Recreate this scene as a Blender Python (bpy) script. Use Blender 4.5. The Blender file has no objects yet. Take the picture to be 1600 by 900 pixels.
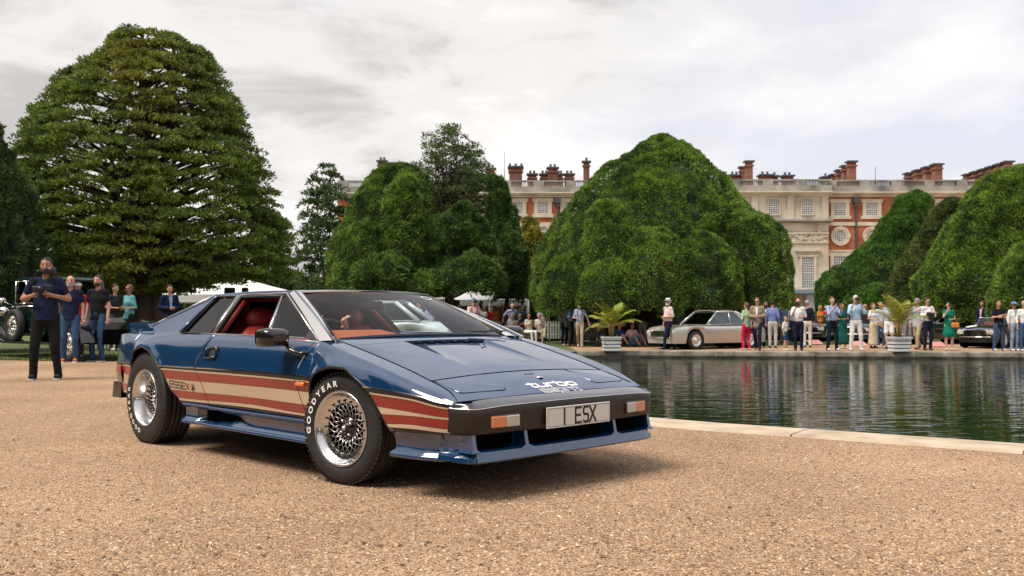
import bpy, bmesh, math, random
import numpy as np
from mathutils import Vector, Matrix
R_ = math.radians
PI = math.pi
random.seed(7)
rng = np.random.default_rng(11)
scene = bpy.context.scene
COL = scene.collection

# ---------------------------------------------------------------- camera, sky, sun, exposure
CAM_H = 0.917
cam_d = bpy.data.cameras.new('camera')
cam = bpy.data.objects.new('camera', cam_d)
COL.objects.link(cam)
cam.location = (0, 0, CAM_H)
cam.rotation_euler = (R_(90 + 1.767), R_(0.07), 0)
cam_d.sensor_width = 36
cam_d.lens = 1465.6 / 1600 * 36
cam_d.clip_start = 0.1
cam_d.clip_end = 3000
cam_d.dof.use_dof = True
cam_d.dof.focus_distance = 5.3
cam_d.dof.aperture_fstop = 7.5
scene.camera = cam
scene.view_settings.view_transform = 'Standard'
scene.view_settings.look = 'None'
scene.view_settings.exposure = 0.55
scene.view_settings.gamma = 1

SUN_EL, SUN_AZ = 60.0, 236.0        # azimuth of the sun, degrees clockwise from +Y
sun_dir = Vector((math.sin(R_(SUN_AZ)) * math.cos(R_(SUN_EL)), math.cos(R_(SUN_AZ)) * math.cos(R_(SUN_EL)), math.sin(R_(SUN_EL))))
world = bpy.data.worlds.new('World')
scene.world = world
world.use_nodes = True


def build_world():
    nt = world.node_tree
    nt.nodes.clear()
    N = nt.nodes.new
    L = nt.links.new
    out = N('ShaderNodeOutputWorld')
    bg = N('ShaderNodeBackground')
    bg.inputs['Strength'].default_value = 0.1
    L(bg.outputs[0], out.inputs[0])
    sky = N('ShaderNodeTexSky')
    sky.sky_type = 'NISHITA'
    sky.sun_disc = False
    sky.sun_elevation = R_(SUN_EL)
    sky.sun_rotation = R_(SUN_AZ)
    sky.air_density = 1.0
    sky.dust_density = 2.0
    geo = N('ShaderNodeNewGeometry')
    tc = N('ShaderNodeTexCoord')
    sep = N('ShaderNodeSeparateXYZ')
    L(tc.outputs['Generated'], sep.inputs[0])
    # project the direction on a cloud layer: (x, y) / (z + k)
    def math_n(op, a, b=None, c=None, clamp=False):
        m = N('ShaderNodeMath')
        m.operation = op
        m.use_clamp = clamp
        for i, v in enumerate((a, b, c)):
            if v is None:
                continue
            if isinstance(v, (int, float)):
                m.inputs[i].default_value = v
            else:
                L(v, m.inputs[i])
        return m.outputs[0]
    z = math_n('MAXIMUM', sep.outputs[2], 0.0)
    zz = math_n('ADD', z, 0.16)
    cx = math_n('DIVIDE', sep.outputs[0], zz)
    cy = math_n('DIVIDE', sep.outputs[1], zz)
    comb = N('ShaderNodeCombineXYZ')
    L(cx, comb.inputs[0])
    L(cy, comb.inputs[1])

    def noise(scale, detail, rough, off, dist=0.0):
        mp = N('ShaderNodeMapping')
        mp.inputs['Location'].default_value = off
        L(comb.outputs[0], mp.inputs[0])
        n = N('ShaderNodeTexNoise')
        n.inputs['Scale'].default_value = scale
        n.inputs['Detail'].default_value = detail
        n.inputs['Roughness'].default_value = rough
        n.inputs['Distortion'].default_value = dist
        L(mp.outputs[0], n.inputs[0])
        return n.outputs[0]
    # big grey banks
    n1 = noise(0.62, 8, 0.52, (1.3, 4.1, 0.0), 0.5)
    r1 = N('ShaderNodeValToRGB')
    r1.color_ramp.elements[0].position = 0.37
    r1.color_ramp.elements[0].color = (4.3, 4.1, 4.05, 1)
    r1.color_ramp.elements[1].position = 0.57
    r1.color_ramp.elements[1].color = (7.7, 7.45, 7.2, 1)
    r1.color_ramp.interpolation = 'EASE'
    e = r1.color_ramp.elements.new(0.47)
    e.color = (6.3, 6.1, 6.0, 1)
    # more grey on the left, brighter towards the right
    lr = math_n('MULTIPLY', sep.outputs[0], 0.16)
    n1f = noise(2.6, 6, 0.55, (3.1, 0.4, 2.0), 0.6)
    n1 = math_n('ADD', math_n('MULTIPLY', n1, .66), math_n('MULTIPLY', n1f, .34))
    n1b = math_n('ADD', n1, lr)
    L(n1b, r1.inputs[0])
    # thin part: pale blue lavender shows between the clouds
    n2 = noise(0.85, 6, 0.55, (7.7, 2.2, 3.0), 0.2)
    n2b = math_n('ADD', n2, math_n('MULTIPLY', sep.outputs[0], -0.42))
    r2 = N('ShaderNodeValToRGB')
    r2.color_ramp.elements[0].position = 0.30
    r2.color_ramp.elements[0].color = (0, 0, 0, 1)
    r2.color_ramp.elements[1].position = 0.52
    r2.color_ramp.elements[1].color = (1, 1, 1, 1)
    L(n2b, r2.inputs[0])
    veil = N('ShaderNodeMixRGB')      # high thin veil over the blue
    veil.inputs[0].default_value = 0.8
    L(sky.outputs[0], veil.inputs[1])
    veil.inputs[2].default_value = (6.2, 6.1, 6.5, 1)
    mix = N('ShaderNodeMixRGB')
    L(r2.outputs[0], mix.inputs[0])
    L(veil.outputs[0], mix.inputs[1])
    L(r1.outputs[0], mix.inputs[2])
    L(mix.outputs[0], bg.inputs[0])


build_world()
sun_d = bpy.data.lights.new('sun', 'SUN')
sun_d.energy = 3.1
sun_d.angle = R_(28)
sun_d.color = (1.0, 0.93, 0.82)
sun = bpy.data.objects.new('sun', sun_d)
COL.objects.link(sun)
sun.rotation_euler = (-sun_dir).to_track_quat('-Z', 'Y').to_euler()

# ---------------------------------------------------------------- helpers
MATS = {}


def mat(name, col=(0.5, 0.5, 0.5), rough=0.6, metal=0.0, var=0.0, vscale=8.0, bump=0.0, bscale=40.0, coat=0.0, spec=0.5,
        col2=None, detail=4.0, trans=0.0, coord='Object', stretch=None, coat_ior=1.5):
    if name in MATS:
        return MATS[name]
    m = bpy.data.materials.new(name)
    m.use_nodes = True
    nt = m.node_tree
    b = nt.nodes['Principled BSDF']
    b.inputs['Base Color'].default_value = (*col, 1)
    b.inputs['Roughness'].default_value = rough
    b.inputs['Metallic'].default_value = metal
    b.inputs['Specular IOR Level'].default_value = spec
    if coat:
        b.inputs['Coat Weight'].default_value = coat
        b.inputs['Coat Roughness'].default_value = 0.02
        b.inputs['Coat IOR'].default_value = coat_ior
    if trans:
        b.inputs['Transmission Weight'].default_value = trans
    tc = nt.nodes.new('ShaderNodeTexCoord')
    src = tc.outputs[coord]
    if stretch:
        mp = nt.nodes.new('ShaderNodeMapping')
        mp.inputs['Scale'].default_value = stretch
        nt.links.new(src, mp.inputs[0])
        src = mp.outputs[0]
    if var or col2:
        n = nt.nodes.new('ShaderNodeTexNoise')
        n.inputs['Scale'].default_value = vscale
        n.inputs['Detail'].default_value = detail
        nt.links.new(src, n.inputs[0])
        r = nt.nodes.new('ShaderNodeValToRGB')
        r.color_ramp.elements[0].position = 0.3
        r.color_ramp.elements[1].position = 0.7
        c2 = col2 if col2 else tuple(min(1, c * (1 + var)) for c in col)
        c1 = col if col2 else tuple(c * (1 - var) for c in col)
        r.color_ramp.elements[0].color = (*c1, 1)
        r.color_ramp.elements[1].color = (*c2, 1)
        nt.links.new(n.outputs[0], r.inputs[0])
        nt.links.new(r.outputs[0], b.inputs['Base Color'])
    if bump:
        n = nt.nodes.new('ShaderNodeTexNoise')
        n.inputs['Scale'].default_value = bscale
        n.inputs['Detail'].default_value = 3
        nt.links.new(src, n.inputs[0])
        bp = nt.nodes.new('ShaderNodeBump')
        bp.inputs['Strength'].default_value = 1.0
        bp.inputs['Distance'].default_value = bump
        nt.links.new(n.outputs[0], bp.inputs['Height'])
        nt.links.new(bp.outputs[0], b.inputs['Normal'])
    MATS[name] = m
    return m


def glass_mat(name, tint=(0.8, 0.85, 0.85), refl=(1, 1, 1), f0=1.45, rough=0.0):
    if name in MATS:
        return MATS[name]
    m = bpy.data.materials.new(name)
    m.use_nodes = True
    nt = m.node_tree
    nt.nodes.clear()
    o = nt.nodes.new('ShaderNodeOutputMaterial')
    mx = nt.nodes.new('ShaderNodeMixShader')
    t = nt.nodes.new('ShaderNodeBsdfTransparent')
    t.inputs[0].default_value = (*tint, 1)
    g = nt.nodes.new('ShaderNodeBsdfGlossy')
    g.inputs[0].default_value = (*refl, 1)
    g.inputs['Roughness'].default_value = rough
    fr = nt.nodes.new('ShaderNodeFresnel')
    fr.inputs[0].default_value = f0
    nt.links.new(fr.outputs[0], mx.inputs[0])
    nt.links.new(t.outputs[0], mx.inputs[1])
    nt.links.new(g.outputs[0], mx.inputs[2])
    nt.links.new(mx.outputs[0], o.inputs[0])
    MATS[name] = m
    return m


def link_mesh(name, me, parent=None, mats=None, kind=None, smooth=True, loc=None, rot=None):
    o = bpy.data.objects.new(name, me)
    COL.objects.link(o)
    if mats:
        for m in (mats if isinstance(mats, (list, tuple)) else [mats]):
            me.materials.append(m)
    if parent is not None:
        o.parent = parent
    if kind:
        o['kind'] = kind
    if loc is not None:
        o.location = loc
    if rot is not None:
        o.rotation_euler = rot
    return o


class MB:
    """collects geometry, then links it as ONE mesh object"""

    def __init__(s):
        s.v = []
        s.f = []
        s.m = []
        s.sm = []

    def add(s, verts, faces, mi=0, smooth=False):
        b = len(s.v)
        s.v.extend([tuple(float(c) for c in p) for p in verts])
        for f in faces:
            s.f.append(tuple(b + i for i in f))
            s.m.append(mi)
            s.sm.append(smooth)
        return s

    def box(s, c, size, mi=0, rz=0.0, rx=0.0, ry=0.0, taper=(1, 1), bev=0.0):
        hx, hy, hz = size[0] / 2, size[1] / 2, size[2] / 2
        M = Matrix.Rotation(rz, 3, 'Z') @ Matrix.Rotation(ry, 3, 'Y') @ Matrix.Rotation(rx, 3, 'X')
        if bev > 0:
            bev = min(bev, hx * .9, hy * .9, hz * .9)
            vs, fs = [], []
            idx = {}
            for sx in (-1, 1):
                for sy in (-1, 1):
                    for sz in (-1, 1):
                        for ax in range(3):
                            p = [sx * (hx - bev), sy * (hy - bev), sz * (hz - bev)]
                            p[ax] = (sx, sy, sz)[ax] * (hx, hy, hz)[ax]
                            idx[(sx, sy, sz, ax)] = len(vs)
                            vs.append(p)
            g = lambda a, b_, c_, ax: idx[(a, b_, c_, ax)]
            for q in (-1, 1):
                fs += [(g(q, -1, -1, 0), g(q, 1, -1, 0), g(q, 1, 1, 0), g(q, -1, 1, 0)), (g(-1, q, -1, 1), g(1, q, -1, 1), g(1, q, 1, 1), g(-1, q, 1, 1)),
                       (g(-1, -1, q, 2), g(1, -1, q, 2), g(1, 1, q, 2), g(-1, 1, q, 2))]
            for a in (-1, 1):
                for b_ in (-1, 1):
                    fs += [(g(a, b_, -1, 0), g(a, b_, 1, 0), g(a, b_, 1, 1), g(a, b_, -1, 1)), (g(a, -1, b_, 0), g(a, 1, b_, 0), g(a, 1, b_, 2), g(a, -1, b_, 2)),
                           (g(-1, a, b_, 1), g(1, a, b_, 1), g(1, a, b_, 2), g(-1, a, b_, 2))]
                    for c_ in (-1, 1):
                        fs.append((g(a, b_, c_, 0), g(a, b_, c_, 1), g(a, b_, c_, 2)))
            P = []
            for p in vs:
                q = M @ Vector(p)
                P.append((q.x + c[0], q.y + c[1], q.z + c[2]))
            return s.add(P, fs, mi, False)
        P = []
        for sz in (-1, 1):
            k = taper if sz > 0 else (1, 1)
            for sx, sy in ((-1, -1), (1, -1), (1, 1), (-1, 1)):
                q = M @ Vector((sx * hx * k[0], sy * hy * k[1], sz * hz))
                P.append((q.x + c[0], q.y + c[1], q.z + c[2]))
        return s.add(P, [(3, 2, 1, 0), (4, 5, 6, 7), (0, 1, 5, 4), (1, 2, 6, 5), (2, 3, 7, 6), (3, 0, 4, 7)], mi, False)

    def tube(s, pts, rad, n=8, mi=0, cap=True, smooth=True, flat=1.0, up=None):
        pts = [Vector(p) for p in pts]
        if isinstance(rad, (int, float)):
            rad = [rad] * len(pts)
        up0 = Vector(up) if up else None
        V, F = [], []
        prev = None
        for i, p in enumerate(pts):
            d = (pts[min(i + 1, len(pts) - 1)] - pts[max(i - 1, 0)])
            if d.length < 1e-9:
                d = Vector((0, 0, 1))
            d.normalize()
            if up0 is not None:
                a = up0.cross(d)
            elif prev is None:
                a = Vector((0, 0, 1)).cross(d) if abs(d.z) < .9 else Vector((1, 0, 0)).cross(d)
            else:
                a = prev - d * prev.dot(d)
            if a.length < 1e-6:
                a = Vector((1, 0, 0)).cross(d)
            a.normalize()
            prev = a
            b = d.cross(a)
            for k in range(n):
                t = 2 * PI * k / n
                V.append(p + a * (math.cos(t) * rad[i]) + b * (math.sin(t) * rad[i] * flat))
        for i in range(len(pts) - 1):
            for k in range(n):
                F.append((i * n + k, i * n + (k + 1) % n, (i + 1) * n + (k + 1) % n, (i + 1) * n + k))
        if cap:
            F.append(tuple(reversed(range(n))))
            F.append(tuple((len(pts) - 1) * n + k for k in range(n)))
        return s.add(V, F, mi, smooth)

    def lathe(s, prof, n=24, mi=0, c=(0, 0, 0), axis='Z', smooth=True, a0=0.0, a1=2 * PI):
        """prof: list of (radius, height) along the axis"""
        V, F = [], []
        full = abs(a1 - a0 - 2 * PI) < 1e-6
        m = n if full else n + 1
        for r, h in prof:
            for k in range(m):
                t = a0 + (a1 - a0) * k / n
                x, y = math.cos(t) * r, math.sin(t) * r
                if axis == 'Z':
                    q = (x, y, h)
                elif axis == 'Y':
                    q = (x, h, y)
                else:
                    q = (h, x, y)
                V.append((q[0] + c[0], q[1] + c[1], q[2] + c[2]))
        for i in range(len(prof) - 1):
            for k in range(n):
                k2 = (k + 1) % m
                F.append((i * m + k, i * m + k2, (i + 1) * m + k2, (i + 1) * m + k))
        return s.add(V, F, mi, smooth)

    def sphere(s, c, r, n=12, mi=0, m=8, smooth=True):
        r = r if isinstance(r, (tuple, list)) else (r, r, r)
        V = [(c[0], c[1], c[2] + r[2])]
        for i in range(1, m):
            a = PI * i / m
            for k in range(n):
                t = 2 * PI * k / n
                V.append((c[0] + r[0] * math.sin(a) * math.cos(t), c[1] + r[1] * math.sin(a) * math.sin(t), c[2] + r[2] * math.cos(a)))
        V.append((c[0], c[1], c[2] - r[2]))
        F = []
        for k in range(n):
            F.append((0, 1 + k, 1 + (k + 1) % n))
            F.append((len(V) - 1, 1 + (m - 2) * n + (k + 1) % n, 1 + (m - 2) * n + k))
        for i in range(m - 2):
            for k in range(n):
                F.append((1 + i * n + k, 1 + (i + 1) * n + k, 1 + (i + 1) * n + (k + 1) % n, 1 + i * n + (k + 1) % n))
        return s.add(V, F, mi, smooth)

    def grid(s, P, mi=0, smooth=True, flip=False):
        """P: array (nr, nc, 3)"""
        nr, nc = P.shape[:2]
        F = []
        for i in range(nr - 1):
            for j in range(nc - 1):
                q = (i * nc + j, i * nc + j + 1, (i + 1) * nc + j + 1, (i + 1) * nc + j)
                F.append(q[::-1] if flip else q)
        return s.add(P.reshape(-1, 3), F, mi, smooth)

    def mirror_y(s):
        s.v = [(x, -y, z) for x, y, z in s.v]
        s.f = [f[::-1] for f in s.f]
        return s

    def prism(s, poly, d0, d1, mi=0, plane='XZ', smooth=False):
        """extrude a 2-D polygon (list of (a, b)) between depth d0 and d1"""
        def P(a, b, d):
            return (a, d, b) if plane == 'XZ' else ((a, b, d) if plane == 'XY' else (d, a, b))
        n = len(poly)
        V = [P(a, b, d0) for a, b in poly] + [P(a, b, d1) for a, b in poly]
        F = [tuple(range(n)), tuple(reversed(range(n, 2 * n)))]
        for i in range(n):
            F.append((i, i + n, (i + 1) % n + n, (i + 1) % n))
        return s.add(V, F, mi, smooth)

    def mesh(s, name, recalc=False, merge=0.0):
        me = bpy.data.meshes.new(name)
        me.from_pydata(s.v, [], s.f)
        me.polygons.foreach_set('material_index', s.m)
        me.polygons.foreach_set('use_smooth', s.sm)
        if recalc or merge:
            bm = bmesh.new()
            bm.from_mesh(me)
            if merge:
                bmesh.ops.remove_doubles(bm, verts=bm.verts, dist=merge)
            if recalc:
                bmesh.ops.recalc_face_normals(bm, faces=bm.faces)
            bm.to_mesh(me)
            bm.free()
        me.update()
        return me

    def build(s, name, mats, parent=None, kind=None, recalc=False, merge=0.0, loc=None, rot=None):
        return link_mesh(name, s.mesh(name, recalc, merge), parent, mats, kind, loc=loc, rot=rot)


def empty(name, loc=(0, 0, 0), rz=0.0, label=None, cat=None, group=None, parent=None):
    o = bpy.data.objects.new(name, None)
    COL.objects.link(o)
    o.location = loc
    o.rotation_euler = (0, 0, rz)
    o.empty_display_size = 0.1
    if parent is not None:
        o.parent = parent
    return tag(o, label, cat, group)


def tag(o, label=None, cat=None, group=None, kind=None):
    if label:
        o['label'] = label
    if cat:
        o['category'] = cat
    if group:
        o['group'] = group
    if kind:
        o['kind'] = kind
    return o


KIDS = {}


def copy_tree(o, parent=None):
    c = o.copy()
    COL.objects.link(c)
    c.parent = parent
    for ch in list(o.children):
        copy_tree(ch, c)
    return c


def px_ray(x, y):
    """direction of the photograph pixel (1600 wide) as seen from the camera; used to place things"""
    f = 1465.6
    d = Vector(((x - 800) / f, 1, (450 - y) / f))
    c, s = math.cos(R_(1.767)), math.sin(R_(1.767))
    return Vector((d.x, d.y * c - d.z * s, d.y * s + d.z * c))


def at_z(x, y, z):
    r = px_ray(x, y)
    t = (z - CAM_H) / r.z
    return Vector((r.x * t, r.y * t, z))


def at_d(x, y, dist):
    r = px_ray(x, y)
    t = dist / r.y
    return Vector((r.x * t, dist, CAM_H + r.z * t))


def pchip(X, Y):
    X = np.asarray(X, float)
    Y = np.asarray(Y, float)
    if X[0] > X[-1]:
        X, Y = X[::-1], Y[::-1]
    h = np.diff(X)
    d = np.diff(Y) / h
    m = np.zeros(len(X))
    for i in range(1, len(X) - 1):
        if d[i - 1] * d[i] > 0:
            w1, w2 = 2 * h[i] + h[i - 1], h[i] + 2 * h[i - 1]
            m[i] = (w1 + w2) / (w1 / d[i - 1] + w2 / d[i])
    m[0] = d[0]
    m[-1] = d[-1]

    def fn(x):
        x = np.clip(x, X[0], X[-1])
        i = np.clip(np.searchsorted(X, x) - 1, 0, len(h) - 1)
        t = (x - X[i]) / h[i]
        t2, t3 = t * t, t * t * t
        return (2 * t3 - 3 * t2 + 1) * Y[i] + (t3 - 2 * t2 + t) * h[i] * m[i] + (-2 * t3 + 3 * t2) * Y[i + 1] + (t3 - t2) * h[i] * m[i + 1]
    return fn
# ---------------------------------------------------------------- the blue wedge sports car
def paint(name, col, rough=0.28, metal=0.35):
    m = mat(name, col, rough=rough, metal=metal, coat=1.0, spec=.12, coat_ior=2.1)
    return m


BLUE = paint('blue_paint', (0.0012, 0.031, 0.098), 0.45, 0.0)
RED = mat('red_stripe_film', (0.24, 0.018, 0.014), rough=0.25, coat=0.6, var=.06, vscale=3)
SILVERF = mat('silver_mirror_film', (0.88, 0.86, 0.84), rough=0.12, metal=1.0, bump=0.0004, bscale=30)
TRIM = mat('satin_silver_trim', (0.78, 0.77, 0.76), rough=0.18, metal=1.0)
PILL = mat('silver_stripe_sky_sheen', (.62, .61, .60), rough=.28, metal=.7, coat=.8)  # silver of the stripes; on the pillar side it paints in sky reflection
BLACK = mat('black_trim', (0.012, 0.012, 0.013), rough=0.35)
BLACKG = mat('gloss_black', (0.008, 0.008, 0.009), rough=0.12, coat=0.5)
BUMPB = mat('satin_black_bumper', (0.022, 0.018, 0.015), rough=0.42, bump=0.0002, bscale=900, spec=.4)
BUMPT = mat('gloss_bumper_top', (0.03, 0.032, 0.035), rough=0.16, coat=0.6)
RUBBER = mat('tyre_rubber', (0.018, 0.018, 0.019), rough=0.6, bump=0.0006, bscale=60, var=.2, vscale=20)
ALLOY = mat('polished_alloy', (0.66, 0.67, 0.69), rough=0.22, metal=1.0)
ALLOYD = mat('grey_alloy', (0.30, 0.30, 0.31), rough=0.3, metal=1.0)
ALLOYM = mat('satin_spoke_alloy', (0.46, 0.46, 0.47), rough=0.32, metal=1.0)
LEATHER = mat('red_leather', (0.30, 0.028, 0.02), rough=0.42, bump=0.001, bscale=120, var=.15, vscale=9)
TANL = mat('tan_red_leather', (0.40, 0.10, 0.045), rough=0.55, bump=0.0012, bscale=100, var=.12, vscale=6)
DARKIN = mat('dark_interior', (0.02, 0.012, 0.012), rough=0.8)
VOIDB = mat('underbody_shade_black', (0.004, 0.004, 0.004), rough=1.0, spec=0.0)  # unreflecting black for the underbody and the shade put into openings
GLASSW = glass_mat('windscreen_glass', (0.90, 0.97, 0.94), f0=1.2)
GLASSD = glass_mat('tinted_glass', (0.16, 0.17, 0.16), f0=1.3)
GLASSS = glass_mat('clear_side_glass', (0.55, 0.58, 0.57), f0=1.3)
AMBER = mat('amber_lens', (0.65, 0.22, 0.09), rough=0.2, coat=0.6, bump=0.002, bscale=90, stretch=(1, 6, 1))
CLEARL = mat('clear_lens', (0.50, 0.48, 0.43), rough=0.15, coat=0.8, bump=0.003, bscale=90, stretch=(1, 6, 1))
ORANGE = mat('orange_marker_lens', (0.75, 0.16, 0.02), rough=0.2, coat=0.6)
REDL = mat('red_lamp_lens', (0.45, 0.015, 0.01), rough=0.2, coat=0.6)
PLATE = mat('plate_white', (0.62, 0.62, 0.58), rough=0.3, coat=0.3)
WHITEP = mat('white_film', (0.78, 0.77, 0.76), rough=0.35)
INK = mat('black_ink', (0.012, 0.012, 0.012), rough=0.5)

ZC = pchip([-.45, -.35, -.28, -.2, 0, .2, .4, .55, .68, .75, .82, .87], [.832, .822, .81, .795, .752, .705, .655, .612, .577, .552, .524, .503])
KN = {  # control curves along the car: u -> (v, z)
    'B': ([-3.2, -2.7, -2.0, -1.4, -.5, -.36, -.28, 0, .3, .55, .7, .76, .82], [.735, .76, .765, .775, .77, .74, .705, .70, .695, .692, .70, .715, .742], None),
    'C': ([-3.2, -3.0, -2.7, -2, -1, -.3, 0, .3, .6, .75, .82], [.765, .788, .802, .815, .82, .82, .825, .825, .80, .765, .750],
          [.782, .79, .795, .797, .79, .775, .722, .655, .571, .520, .494]),
    'M': ([-3.2, -3.0, -2.8, -2.44, -2, -1, -.3, 0, .3, .6, .75, .82], [.77, .83, .86, .885, .88, .875, .875, .885, .885, .848, .783, .757],
          [.69, .70, .705, .72, .70, .69, .68, .655, .61, .548, .508, .489]),
    'D': ([-3.2, -3.0, -2.8, -2.44, -2, -1.6, -.97, -.4, -.25, 0, .3, .6, .74, .82], [.785, .84, .872, .90, .898, .895, .895, .895, .897, .903, .893, .858, .806, .765],
          [.575, .572, .573, .578, .577, .583, .583, .577, .573, .56, .543, .525, .492, .478]),
    'E': ([-3.2, -3.0, -2.8, -2.44, -1.9, -1, -.3, 0, .3, .6, .74, .82], [.77, .82, .855, .88, .872, .868, .868, .873, .87, .84, .79, .75],
          [.335, .335, .335, .335, .337, .34, .335, .33, .33, .332, .335, .335])}
CV = {k: pchip(a[0], a[1]) for k, a in KN.items()}
CZ = {k: pchip(a[0], a[2]) for k, a in KN.items() if a[2]}
_bz = pchip([-3.2, -2.7, -2, -1, -.42], [.79, .805, .805, .80, .792])


def czB(u):
    h = ZC(u) - .055 * CV['B'](u) ** 2
    w = np.clip((u + .42) / .1, 0, 1)
    return _bz(u) * (1 - w) + h * w


CZ['B'] = czB
TK = [1, 2, 2.5, 3, 4]
ARCH_F = pchip([-.27, -.253, -.19, -.132, -.02, .075, .17, .239, .295, .36, .41, .45, .47], [.535, .561, .603, .625, .643, .640, .603, .563, .513, .43, .36, .31, .2])
ARCH_R = pchip([-2.70, -2.672, -2.587, -2.465, -2.344, -2.25, -2.18, -2.11, -2.03, -1.931, -1.88, -1.85], [.56, .61, .676, .70, .677, .628, .585, .497, .411, .359, .30, .2])


def zarch(u):
    u = np.asarray(u, float)
    a = np.where((u >= -.27) & (u <= .47), ARCH_F(u), 0.0)
    return np.where((u >= -2.70) & (u <= -1.85), ARCH_R(u), a)


def body(u, t):
    """right-hand body side: arrays u, t -> (v, z)"""
    u = np.asarray(u, float)
    t = np.asarray(t, float)
    vs = [CV['B'](u), CV['C'](u), CV['M'](u), CV['D'](u), CV['E'](u)]
    zs = [CZ['B'](u), CZ['C'](u), CZ['M'](u), CZ['D'](u), CZ['E'](u)]
    out = []
    for K in (vs, zs):
        res = np.zeros_like(u + t)
        d = [(K[i + 1] - K[i]) / (TK[i + 1] - TK[i]) for i in range(4)]
        m = [d[0] * .6]
        for i in range(1, 4):
            pr = d[i - 1] * d[i]
            m.append(np.where(pr > 0, 2 * pr / np.where(np.abs(d[i - 1] + d[i]) < 1e-9, 1, d[i - 1] + d[i]), 0))
        m.append(d[3])
        for i in range(4):
            h = TK[i + 1] - TK[i]
            s = np.clip((t - TK[i]) / h, 0, 1)
            s2, s3 = s * s, s * s * s
            if i == 3:      # flat below the waist line, crease at the waist
                val = K[3] + (K[4] - K[3]) * s
            else:
                mm1 = m[i + 1] if i < 2 else d[2]
                val = (2 * s3 - 3 * s2 + 1) * K[i] + (s3 - 2 * s2 + s) * h * m[i] + (-2 * s3 + 3 * s2) * K[i + 1] + (s3 - s2) * h * mm1
            res = np.where((t >= TK[i]) & ((t <= TK[i + 1]) if i == 3 else (t < TK[i + 1])), val, res)
        out.append(res)
    v, z = out
    # flare round the wheel arches
    za = zarch(u)
    fade = np.clip((u + .27) / .08, 0, 1) * np.clip((.47 - u) / .1, 0, 1) + np.clip((u + 2.70) / .08, 0, 1) * np.clip((-1.85 - u) / .1, 0, 1)
    v = v + np.where(za > 0, np.clip((z - .53) / .06, 0, 1) * .020 * fade * np.exp(-(np.maximum(z - za, 0) / .05) ** 2), 0)
    return v, z


def t_of_z(u, z):
    lo = np.full(np.shape(u), 1.0)
    hi = np.full(np.shape(u), 4.0)
    for _ in range(22):
        mid = (lo + hi) / 2
        zz = body(u, mid)[1]
        big = zz > z
        lo = np.where(big, mid, lo)
        hi = np.where(big, hi, mid)
    return (lo + hi) / 2


def side_grid(ucols, thi, tlo, nr, cutA=None, cutB=None, off=0.0):
    """grid of body points between t=thi(u) and t=tlo(u); cutA / cutB: u of the end cuts as a function of z"""
    nc = len(ucols)
    s = (np.asarray(ucols) - ucols[0]) / (ucols[-1] - ucols[0])
    U = np.tile(np.asarray(ucols, float), (nr, 1))
    r = np.linspace(0, 1, nr)[:, None]
    for _ in range(4 if (cutA or cutB) else 1):
        T = thi(U) + (tlo(U) - thi(U)) * r
        V, Z = body(U, T)
        if cutA or cutB:
            a = cutA(Z) if cutA else np.full(Z.shape, ucols[0])
            b = cutB(Z) if cutB else np.full(Z.shape, ucols[-1])
            U = a + (b - a) * s[None, :]
    T = thi(U) + (tlo(U) - thi(U)) * r
    V, Z = body(U, T)
    P = np.stack([U, -V, Z], -1)
    if off:
        P = P - grid_normals(P) * off
    return P


def grid_normals(P):
    du = np.gradient(P, axis=1)
    dr = np.gradient(P, axis=0)
    n = np.cross(du, dr)
    return n / np.maximum(np.linalg.norm(n, axis=-1, keepdims=True), 1e-9)
# for the right-hand side (columns forward, rows outward/down) grid_normals points INTO the car


def add_panel(mb, P, left=False, thick=.014, mi=0):
    """sheet with a skirt turned inwards round its border"""
    nr, nc = P.shape[:2]
    n = grid_normals(P)
    ring = [(0, j) for j in range(nc)] + [(i, nc - 1) for i in range(1, nr)] + [(nr - 1, j) for j in range(nc - 2, -1, -1)] + [(i, 0) for i in range(nr - 2, 0, -1)]
    Q = P.copy()
    S = [P[i, j] for i, j in ring]
    SK = [P[i, j] + n[i, j] * thick for i, j in ring]
    if left:
        Q[..., 1] *= -1
        S = [p * np.array([1, -1, 1]) for p in S]
        SK = [p * np.array([1, -1, 1]) for p in SK]
    mb.grid(Q, mi, True, flip=not left)
    m = len(ring)
    F = [(k, (k + 1) % m, (k + 1) % m + m, k + m) for k in range(m)]
    if not left:
        pass
    else:
        F = [f[::-1] for f in F]
    if thick:
        mb.add(S + SK, F, mi, False)
    return mb


def sheet(name, P, mats, parent, left=False, thick=.014):
    return add_panel(MB(), P, left, thick).build(name, mats, parent)


def text_mesh(body_txt, size=1.0, bold=0.0, depth=0.0, spacing=1.0):
    """a Blender font string as a mesh lying in XY, returns (verts, faces)"""
    cu = bpy.data.curves.new('lettering', 'FONT')
    cu.body = body_txt
    cu.size = size
    cu.offset = bold
    cu.extrude = depth
    cu.space_character = spacing
    cu.resolution_u = 3
    o = bpy.data.objects.new('lettering', cu)
    COL.objects.link(o)
    dg = bpy.context.evaluated_depsgraph_get()
    me = bpy.data.meshes.new_from_object(o.evaluated_get(dg))
    V = [tuple(v.co) for v in me.vertices]
    F = [tuple(p.vertices) for p in me.polygons]
    bpy.data.objects.remove(o)
    bpy.data.meshes.remove(me)
    bpy.data.curves.remove(cu)
    return V, F


def bbox2(V):
    xs = [v[0] for v in V]
    ys = [v[1] for v in V]
    return min(xs), max(xs), min(ys), max(ys)


LET = {ch: text_mesh(ch, .062, .0022) for ch in 'GODYEAR'}


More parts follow.
